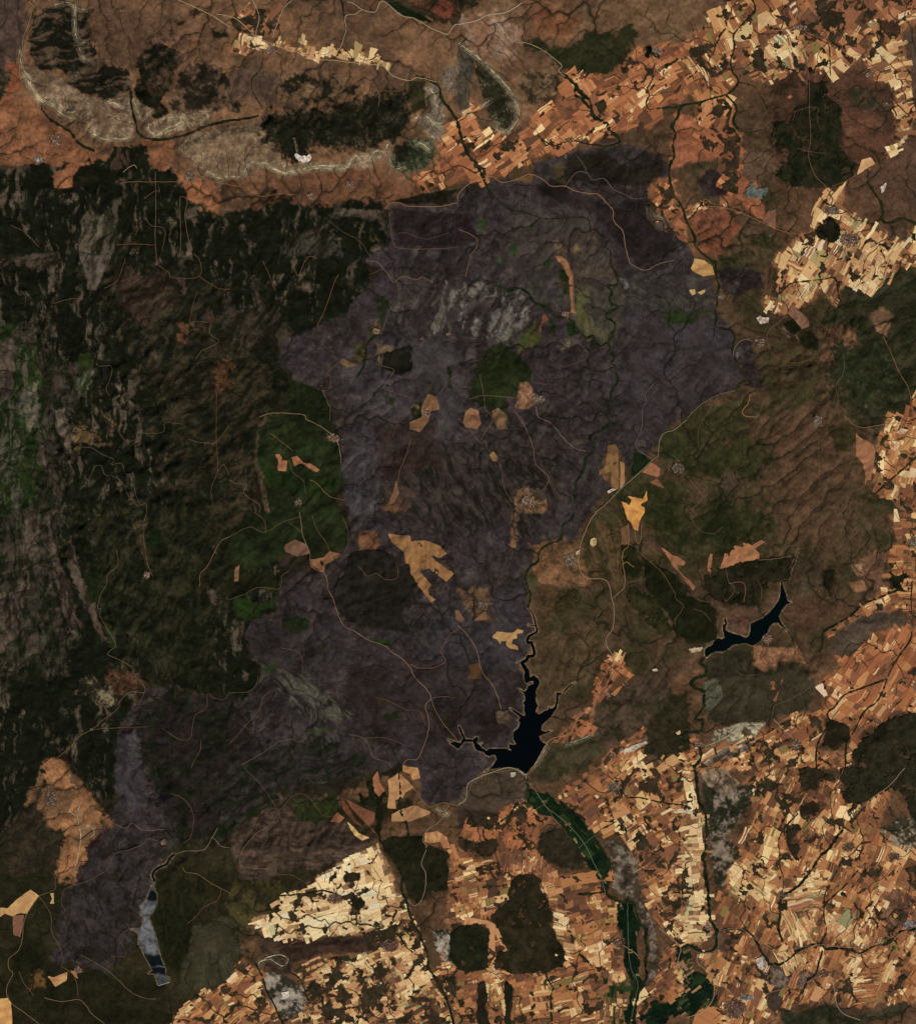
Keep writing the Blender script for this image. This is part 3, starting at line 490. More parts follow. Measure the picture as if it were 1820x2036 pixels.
Z((3,3), "100 20 300 0 420 120 300 220 150 120", (150,122,96), (84,68,54), 'f', .45, 3.6, 60, 3, 2)
Z((3,2), "220 1740 420 1680 620 1690 560 1780 330 1830 200 1820", (176,160,130), (72,60,44), 'f', .5, 4.6, 20, 3, 2)
Z((3,2), "280 1900 480 1820 560 1780 540 1860 320 1990 120 2036 160 1960", (70,60,48), (120,104,88), 'f', .3, 3.6, 30, 3, 2)
Z((3,3), "1500 520 1700 380 1830 420 1830 640 1720 640 1600 580", (150,130,104), (54,48,35), 'f', .55, 4.6, 60, 3, 3)
Z((3,3), "1560 1000 1700 980 1830 1080 1830 1260 1640 1300 1500 1220", (84,60,46), (116,80,58), 'f', .4, 3.5, 60, 4, 4)
Z((3,3), "580 1520 820 1620 1000 1580 1040 1640 900 1740 700 1760 580 1700 560 1600", (82,60,48), (120,104,92), 'f', .25, 3.5, 20, 3, 3)
Z((3,3), "240 1310 420 1310 440 1400 300 1480 240 1440", (78,56,44), (96,70,52), 'f', .4, 3.5, 20, 3, 2)
Z((3,3), "700 1900 900 1960 1060 1890 1200 1900 1300 1970 1500 1960 1640 1880 1760 1860 1740 1960 1640 1990 1440 2030 1400 2060 780 2060", (40,40,26), (62,54,38), 's', .4, 3, 10, 3, 2)
Z((3,3), "640 1760 760 1740 760 1880 700 1980 640 1900", (74,58,48), (54,46,38), 'f', .4, 3, 10, 3, 2)
Z((0,3), "-20 1440 200 1400 480 1600 1200 1640 1300 1760 1360 2050 -20 2050", (38,34,21), (30,28,17), 'm', .5, 3, 10, 5, 6)
Z((0,3), "200 1640 340 1600 360 1740 240 1760", (110,76,42), (40,36,22), 'f', .45, 4, 10, 3, 3)
Z((0,3), "1240 960 1640 820 1600 1000 1540 1240 1500 1460 1420 1620 1300 1560 1240 1400 1220 1200", (36,34,20), (28,28,17), 's', .5, 3, 90, 3, 3)
Z((0,3), "1340 640 1480 600 1600 560 1640 640 1480 680 1380 760 1280 830", (52,48,32), (40,38,24), 's', .5, 3, 30, 3, 3)

# --- dark forests and plantations, each a thing of its own: outline, tones, label
WOODS = [
 ((1,2), "960 340 1030 315 1200 310 1300 350 1340 440 1430 415 1450 520 1500 570 1460 640 1440 750 1390 740 1380 860 1440 950 1400 970 1200 930 1000 890 900 840 840 740 740 690 830 690 830 600 920 500", (46,37,32), (36,29,25), .8, "scorched dark brown plantation in the burn scar, below the pale tan field"),
 ((1,1), "1220 780 1450 720 1450 900 1360 950 1210 880", (42,35,28), (34,30,22), .6, "small square scorched plantation in the upper middle of the burn scar"),
 ((3,0), "970 650 1110 645 1105 760 1215 770 1225 1080 1200 1160 1250 1230 1330 1300 1330 1390 1200 1480 1080 1470 840 1480 760 1430 700 1400 750 1330 800 1250 720 1180 670 1130 700 980 720 970 840 990 860 850 960 830", (27,31,18), (52,42,29), 1.6, "large dark green pine plantation with a square northern block, in the north-east"),
 ((3,0), "1030 1850 1060 1770 1150 1720 1220 1790 1200 1890 1130 1920 1050 1890", (20,22,14), (44,36,26), 2.2, "round black-green wood on the hill beside the north-eastern town"),
 ((3,0), "955 540 990 525 1005 560 970 575", (18,20,12), (18,20,12), .1, "tiny square black wood among pale fields in the north-east"),
 ((3,2), "180 470 320 450 560 385 780 365 860 340 830 450 800 540 740 540 640 560 600 650 560 740 300 740 200 680 130 560", (29,30,17), (52,40,28), 1.6, "dark forest on the slope north of the eastern reservoir"),
 ((2,2), "1420 300 1500 380 1700 480 1790 580 1820 660 1880 700 2060 780 2060 1020 1900 1040 1820 1000 1740 1000 1700 880 1640 780 1500 600 1490 450", (30,31,17), (40,36,21), 1.2, "long dark forest between the curved orange field and the eastern reservoir"),
 ((2,2), "1310 280 1400 270 1430 330 1470 440 1440 520 1330 520 1310 420", (34,34,18), (44,38,22), 1.0, "small dark plantation beside the straight road east of the burn scar"),
 ((2,2), "1360 600 1440 590 1560 720 1640 820 1720 960 1600 960 1480 860 1400 760", (40,40,21), (60,50,30), 2.2, "speckled dark wood with pale clearings north-west of the eastern reservoir"),
 ((2,2), "860 620 940 600 980 660 960 740 880 780 780 820 790 720 850 680", (46,42,24), (70,54,34), 2.2, "patchy olive wood south of the town on the scar's eastern edge"),
 ((2,3), "430 870 600 850 660 890 660 990 720 1060 730 1120 770 1150 750 1230 790 1340 830 1410 850 1530 830 1580 700 1640 620 1640 440 1630 300 1600 310 1450 400 1460 300 1260 240 1200 330 1120 390 1090", (38,33,21), (56,44,30), 1.4, "big dark forest between the striped fields in the south"),
 ((2,3), "0 1280 130 1240 250 1300 230 1460 240 1590 70 1650 0 1600 -60 1500 -60 1340", (33,33,20), (42,38,24), .8, "round dark green hill wood west of the tan forked field"),
 ((2,3), "660 520 830 480 880 560 960 660 1000 750 1000 800 800 790 700 740 640 680", (60,46,34), (46,37,27), 1.2, "brown scrub hill on the west side of the green valley"),
 ((1,3), "1280 550 1540 560 1560 680 1600 620 1740 690 1740 800 1730 960 1600 1010 1500 1090 1420 1000 1350 780 1240 680 1210 600", (34,31,19), (44,37,25), 1.0, "dark forest cut by a pale winding road south of the scar"),
 ((1,3), "905 870 950 840 1055 840 1040 900 930 905", (44,36,24), (50,40,27), .4, "small dark square wood on the pale southern hillside"),
 ((3,2), "1640 1640 1830 1600 1990 1700 1990 2050 1400 2050 1320 1960 1420 1800 1560 1690", (44,38,25), (54,44,32), 1.6, "broad dark forest at the right edge, below the red fields"),
 ((3,2), "1130 1660 1280 1690 1290 1800 1180 1900 1080 1860 1110 1760", (40,32,22), (52,40,28), 1.2, "dark wood between two streams below the red eastern fields"),
 ((3,3), "1230 10 1830 10 1990 40 1990 470 1830 460 1700 150 1500 220 1370 300 1260 270 1230 180", (42,37,25), (52,44,32), 1.6, "dark forest in the south-east corner of the red fields at the right edge"),
 ((3,3), "900 20 1020 0 1180 60 1180 110 1040 100 1000 200 940 180 900 90", (44,36,25), (60,46,32), 1.6, "dark wood patch above the orange fields in the south-east"),
 ((3,3), "900 300 1000 270 1060 330 1000 390 910 390", (48,36,27), (58,42,31), 1.4, "small brown wood at the fork of two orange streams in the south-east"),
 ((1,3), "1110 120 1140 100 1150 200 1200 260 1250 190 1210 300 1200 540 1180 540 1170 320 1060 290 1040 220 1130 250", (28,30,18), (34,32,20), 1.0, "branching dark thicket between the orange fields south of the scar"),
 ((2,3), "20 560 180 600 300 590 290 700 200 720 20 650", (40,36,24), (70,50,36), 2.4, "ragged dark thicket left of the southern orange fields"),
 ((2,3), "380 1700 440 1760 420 2045 380 2045 370 1800", (38,33,22), (44,38,25), .8, "narrow dark strip wood near the bottom edge, beside a pale field"),
 ((2,3), "150 1720 200 1700 230 1800 240 2045 160 2045 150 1860", (38,33,23), (50,40,29), 1.0, "dark wooded gully near the bottom edge, left of the pale strip field"),
 ((2,0), "1490 380 1530 370 1540 400 1510 465 1485 450", (14,20,12), (22,28,16), .4, "small black grove beside the village in the north"),
 ((3,2), "1090 480 1170 470 1160 560 1130 650 1100 600", (30,28,19), (44,36,25), 1.2, "slim dark wood on the plain right of the eastern reservoir"),
 ((3,2), "1600 450 1660 520 1750 480 1770 520 1690 560 1740 650 1650 610 1640 560 1570 545 1640 530", (26,26,17), (34,31,20), .6, "branching dark thicket near the right edge, halfway down"),
 ((1,3), "985 1010 1010 1080 1040 1040 1080 1080 1060 1120 1010 1140 980 1080", (34,32,22), (48,40,29), .8, "small dark branching grove in the pale southern hills"),
 ((3,3), "780 470 860 450 920 480 860 520 900 640 860 720 790 640 800 560", (62,46,35), (48,38,28), 1.4, "dark brown knoll between orange valleys in the south-east"),
 ((1,3), "800 1010 860 1000 850 1000 800 1020", (0,0,0), (0,0,0), 0, ""),
]
WOODS = [(P(a, b), (A[0] * .82, A[1] * .90, A[2] * .86), (B[0] * .86, B[1] * .92, B[2] * .88), w, l) for a, b, A, B, w, l in WOODS if l]

# single fields that stand out: outline, tone, second tone, label
BIG_FIELDS = [
 ((1,2), "1265 175 1440 190 1450 230 1560 225 1680 270 1730 330 1670 370 1625 345 1600 350 1660 400 1785 490 1730 555 1590 450 1510 470 1560 520 1610 580 1580 620 1590 660 1645 700 1610 725 1550 650 1490 570 1440 500 1430 410 1405 410 1390 320 1290 240", (176,124,78), (150,106,68), "large branching tan field in the lower middle of the burn scar"),
 ((2,2), "270 990 310 950 350 955 430 960 475 930 490 940 520 940 515 965 470 970 470 1005 435 1010 430 1050 475 1070 475 1095 410 1090 380 1060 385 1030 345 1025 335 1050 310 1010 275 1000", (205,158,102), (188,140,88), "pale animal-shaped field in the scar north of the black reservoir"),
 ((1,1), "370 1580 400 1575 430 1620 465 1630 455 1710 390 1710 385 1670 395 1640", (188,124,86), (170,110,76), "small orange field with dark trees, left one of the pair in green grassland"),
 ((1,1), "495 1600 540 1590 590 1640 650 1650 720 1700 700 1718 630 1690 580 1650 520 1670 510 1640", (188,124,86), (170,110,76), "long orange field with dark trees, right one of the pair in green grassland"),
 ((2,1), "1190 1510 1250 1495 1275 1540 1280 1860 1215 1840 1215 1720 1150 1735 1120 1740 1125 1700 1160 1690 1180 1590", (128,92,58), (160,116,74), "tall arched brown field at the south-east edge of the scar"),
 ((2,1), "1290 1635 1325 1650 1325 1800 1290 1860", (190,138,92), (170,120,80), "narrow upright tan strip field right of the arched brown field"),
 ((2,1), "1460 1720 1540 1640 1610 1690 1600 1760", (164,108,74), (146,96,66), "diamond shaped orange field beside the main road, east of the arched field"),
 ((2,1), "1520 1800 1580 1770 1640 1840 1640 1850 1560 1820", (128,84,60), (118,78,56), "crescent brown field below the diamond shaped orange field"),
 ((2,1), "1350 1910 1470 1930 1500 1870 1505 1945 1450 1980 1485 2000 1485 2040 1460 2075 1440 2120 1430 2190 1400 2170 1370 2116 1345 2096 1330 2036 1300 1950 1360 1980 1380 1940", (222,160,84), (196,128,70), "bright yellow field east of the scar, below the arched brown field"),
 ((2,2), "1290 130 1350 100 1355 260 1290 260 1300 190", (128,92,60), (116,82,54), "tall brown field left of the straight road under the yellow field"),
 ((2,2), "1610 280 1650 300 1700 345 1760 360 1810 400 1800 430 1740 420 1760 470 1830 540 1800 530 1700 420 1670 360", (160,106,74), (140,92,66), "hooked narrow orange field winding through the dark eastern grassland"),
 ((3,2), "255 470 290 370 300 330 325 335 330 370 350 310 380 265 450 280 445 245 500 250 510 270 590 220 625 240 540 290 575 330 575 385 460 395 310 445", (178,120,82), (160,106,72), "big ragged orange field above the dark forest of the eastern reservoir"),
 ((3,2), "165 470 170 370 190 330 205 340 185 480", (168,112,78), (150,100,70), "slim upright orange strip left of the big ragged orange field"),
 ((3,2), "-20 510 20 540 65 600 50 625 20 590 -20 540", (150,100,72), (140,92,66), "small orange wedge field at the head of the hooked field"),
 ((2,1), "40 1320 60 1240 100 1205 160 1230 185 1330 150 1380 60 1360", (158,112,78), (140,98,68), "rounded tan field at the foot of the green patch inside the scar"),
 ((2,1), "270 1230 320 1200 390 1270 380 1340 400 1380 310 1370 280 1300", (144,106,78), (96,80,50), "ragged pale brown field below the green patch inside the scar"),
 ((2,1), "245 1580 280 1550 320 1600 315 1640 270 1630", (170,130,82), (120,90,58), "small straw coloured field alone in the middle of the scar"),
 ((1,1), "1580 1100 1650 1120 1675 1220 1600 1230 1590 1310 1520 1400 1430 1380 1440 1320 1530 1280 1530 1200", (160,114,78), (130,92,64), "tan village field in the upper middle of the scar"),
 ((1,1), "1330 1780 1355 1880 1320 1960 1250 1990 1300 1880", (150,108,78), (130,92,68), "narrow tan triangular field in the centre of the scar"),
 ((1,2), "650 380 750 360 800 310 900 340 760 420 760 490 660 430", (158,108,76), (138,94,66), "orange bow shaped field on the green edge west of the scar"),
 ((1,2), "430 270 520 220 620 260 640 330 540 360 450 320", (128,92,70), (110,80,60), "reddish brown meadow west of the orange bow shaped field"),
 ((1,2), "50 440 85 420 75 550 40 555", (160,112,78), (140,98,70), "tiny upright tan field in the dark western hills"),
 ((3,1), "60 20 130 30 200 80 220 150 130 160 60 130 30 100", (206,160,98), (180,130,80), "pale yellow field by the river at the scar's north-east tip"),
 ((3,1), "20 270 60 265 70 300 40 315", (196,160,108), (180,140,92), "pale ring shaped field west of the north-eastern river, larger one"),
 ((3,1), "90 290 150 260 140 290 110 305", (196,160,108), (180,140,92), "pale sliver field west of the north-eastern river, smaller one"),
 ((3,1), "1340 1410 1380 1450 1480 1500 1500 1580 1460 1780 1430 1780 1400 1880 1420 1750 1390 1650 1340 1590", (138,92,66), (160,108,74), "long brown field with pale rim in the dark eastern hills"),
 ((0,3), "-40 1840 60 1830 90 1870 95 2045 -40 2045", (224,168,104), (200,140,84), "bright tan field cut by the bottom left corner"),
 ((0,3), "380 1660 430 1670 540 1620 530 1690 440 1740", (206,156,104), (180,124,80), "pale wedge field at the southern tip of the scar, left one"),
 ((0,3), "550 1610 600 1620 620 1680 590 1660", (180,126,84), (160,110,74), "narrow pale field by the small village at the scar's southern tip"),
 ((0,3), "0 1110 60 1120 140 1040 240 970 310 1020 260 1080 210 1160 140 1160 100 1180 40 1160 0 1190", (214,168,110), (196,140,90), "straw field with dark hedges at the left edge in the south-west"),
 ((0,3), "100 1180 190 1170 180 1260 160 1350 110 1330", (140,96,72), (122,84,62), "brownish pink field below the straw field at the left edge"),
 ((0,3), "395 1000 430 990 430 1080 400 1080 410 1040", (206,164,110), (190,150,100), "tiny pale field by the road in the south-west"),
 ((1,3), "940 430 990 470 1030 520 1130 560 1060 580 1000 540 960 480", (228,182,120), (206,158,100), "pale curved field on the ridge south of the scar"),
 ((1,3), "1110 130 1180 30 1200 120 1240 180 1170 250 1140 180", (170,108,74), (150,94,66), "orange wing shaped field just south of the scar"),
 ((1,3), "1260 100 1350 40 1440 120 1480 160 1400 200 1380 240 1320 260 1330 330 1260 320 1270 200", (170,118,78), (190,142,94), "tan field split by a dark creek just south of the scar"),
 ((1,3), "1380 -20 1500 0 1520 80 1460 100 1440 50 1380 30", (206,150,96), (180,126,80), "pale tan field poking into the southern rim of the scar"),
 ((1,3), "890 230 940 300 1010 420 1090 490 1000 440 900 330", (112,66,44), (90,60,42), "dark orange ploughed strip south of the scar"),
 ((1,3), "920 240 1000 290 1160 360 1160 420 1120 460 1180 540 1080 440 980 330", (130,80,56), (114,72,52), "brown striped fan field beside the branching dark thicket"),
 ((1,3), "800 430 860 350 920 400 880 440", (150,98,68), (132,86,60), "small orange field on the western end of the striped fan field"),
 ((1,3), "1560 520 1660 500 1730 550 1760 640 1700 640 1680 590 1600 600 1550 590", (214,160,104), (170,110,74), "tan horseshoe field north of the dark forest with the winding road"),
 ((1,3), "1290 370 1380 330 1480 300 1600 350 1590 370 1440 430 1290 430", (160,112,78), (184,140,94), "pale brown field under the dark southern lobe of the scar"),
 ((2,3), "50 1190 240 1220 300 1250 400 1460 360 1465 290 1310 300 1550 270 1550 240 1470 250 1290 200 1240 50 1260", (196,130,88), (206,150,102), "tan forked field around the tiny dark pond in the south"),
 ((2,3), "340 1850 380 1840 420 1990 400 2020 360 1960", (228,186,128), (210,166,110), "pale leaf shaped field near the bottom edge"),
 ((2,3), "215 1710 250 1720 240 1860 220 1830", (214,180,124), (200,164,110), "slim pale field near the bottom edge, left of the leaf shaped field"),
 ((2,2), "80 1225 170 1200 190 1330 60 1330 100 1270", (98,68,44), (88,60,40), "brown square burnt field west of the black reservoir"),
 ((2,2), "190 800 220 790 230 860 120 870", (160,114,78), (140,98,70), "small tan field beside the blackened village in the scar"),
 ((2,2), "-20 780 10 790 55 860 30 880 -20 850", (130,94,66), (116,84,60), "narrow tan field west of the blackened village in the scar"),
 ((3,2), "1010 1390 1080 1365 1100 1410 1120 1460 1090 1475 1050 1430", (232,200,170), (220,186,150), "almost white field at the western end of the red eastern fields"),
 ((3,0), "370 310 440 210 510 150 525 240 490 310 420 330", (222,188,132), (200,164,110), "big pale oval field in the far north-east beside a dark creek"),
 ((3,0), "560 120 630 80 700 150 720 195 620 200 570 250", (226,186,134), (206,160,112), "pale kite shaped field right of the big pale oval field"),
 ((3,0), "1470 350 1500 340 1640 440 1670 450 1610 510 1500 400", (224,190,138), (206,168,118), "long pale strip field near the right edge in the far north-east"),
 ((3,0), "1350 1390 1390 1270 1460 1250 1500 1300 1430 1340", (222,174,120), (200,150,100), "pale wedge field below the large pine plantation in the north-east"),
 ((3,0), "600 1760 640 1680 710 1660 700 1830 640 1780", (138,96,74), (128,88,68), "dusty pink triangular field below the blue-grey mine"),
 ((3,1), "800 450 840 390 960 500 970 560 910 580", (150,108,82), (130,92,70), "brown paddle shaped field under the pale north-eastern fields"),
 ((2,0), "1420 1060 1440 970 1480 970 1470 1070", (78,50,44), (70,46,40), "small dark burnt field among the orange fields north-east of the scar"),
 ((2,0), "1130 1110 1180 1100 1270 1110 1200 1140 1140 1140", (74,52,46), (64,46,40), "dark strip field along the northern rim of the scar"),
]
def _dull(c, q):
    f = .84 if q[:, 0].mean() < 1240 and q[:, 1].mean() < 1420 else .93      # the scar's own fields are ashy
    return tuple(v * f for v in c)
BIG_FIELDS = [(P(a, b), _dull(A, P(a, b)), _dull(B, P(a, b)), l) for a, b, A, B, l in BIG_FIELDS]

# irrigated green valleys
GREEN = [
 ((2,3), "560 160 620 190 700 215 760 240 790 285 840 310 860 350 900 345 950 390 1000 450 1050 480 1090 550 1150 640 1190 740 1225 830 1215 900 1185 960 1180 1000 1140 985 1140 920 1100 870 1080 820 1040 790 1000 720 960 660 930 600 880 550 850 500 800 430 750 390 700 385 640 370 600 340 590 290 560 260", "deep green irrigated valley running down from the black reservoir's dam"),
 ((2,3), "1270 1080 1340 1065 1400 1090 1400 1150 1430 1230 1440 1260 1420 1320 1420 1400 1430 1500 1430 1600 1450 1680 1480 1710 1440 1780 1420 1850 1410 1950 1400 2045 1335 2045 1340 1950 1380 1880 1370 1790 1390 1720 1350 1640 1330 1560 1320 1500 1330 1420 1310 1350 1310 1290 1275 1270 1280 1180", "narrow dark green irrigated strip reaching the bottom edge"),
 ((3,3), "-70 1460 0 1440 20 1500 60 1620 150 1650 200 1690 215 1760 210 1830 190 1880 130 1940 60 1960 0 1965 -130 1960 -180 2045 -320 2045 -330 1980 -290 1900 -180 1880 -120 1860 -40 1780 10 1740 -20 1640 -70 1570", "dark green irrigated loop inside the river bend, bottom right"),
]
GREEN = [(P(a, b), l) for a, b, l in GREEN]

PAL = {
 'straw':  [((232,200,146),2.4), ((222,184,132),3.2), ((206,162,110),4), ((188,136,92),3.4), ((158,106,70),2.4), ((124,82,57),1.8), ((90,64,46),1.4), ((214,190,152),.8), ((142,132,90),.6), ((170,142,90),1)],
 'pale':   [((236,206,152),3), ((228,194,142),4), ((220,182,130),4), ((208,168,118),3), ((190,146,100),2), ((160,116,80),1), ((110,84,62),.6), ((216,198,164),1.2), ((180,172,128),.8)],
 'orange': [((176,112,73),4), ((162,101,65),4), ((190,128,84),3), ((150,92,60),3), ((132,82,56),2.4), ((112,71,50),2), ((212,164,114),1.0), ((228,192,138),.6), ((96,64,46),1.2)],
 'red':    [((166,103,65),3), ((150,92,60),3), ((180,120,78),3), ((136,84,57),2.4), ((122,84,62),2), ((222,184,132),1.6), ((106,68,50),1.6), ((200,154,108),2)],
 'mixed':  [((226,190,136),1.5), ((206,160,108),2.4), ((186,132,86),3.2), ((168,110,69),3.6), ((148,94,60),3.2), ((126,80,55),2.6), ((100,67,49),2), ((80,58,43),1.2), ((126,104,62),.9), ((216,180,136),.7)],
 'brown':  [((144,92,63),3), ((126,81,56),3), ((164,108,73),3), ((106,72,53),2.4), ((190,138,95),1.2), ((216,174,123),.7), ((90,62,46),1.6)],
 'green':  [((16,30,18),4), ((14,26,17),4), ((20,36,20),3), ((26,40,22),2), ((40,52,28),.8), ((12,22,15),2), ((120,96,64),.12)],
 'loop':   [((16,28,18),4), ((22,36,22),3), ((36,50,28),2), ((60,62,38),1.2), ((110,84,58),1), ((150,110,76),.6), ((12,22,15),3)],
 'garden': [((24,40,20),2), ((44,56,28),2), ((150,104,70),2), ((206,160,110),2), ((100,72,50),1.5), ((70,70,40),1.5)],
}
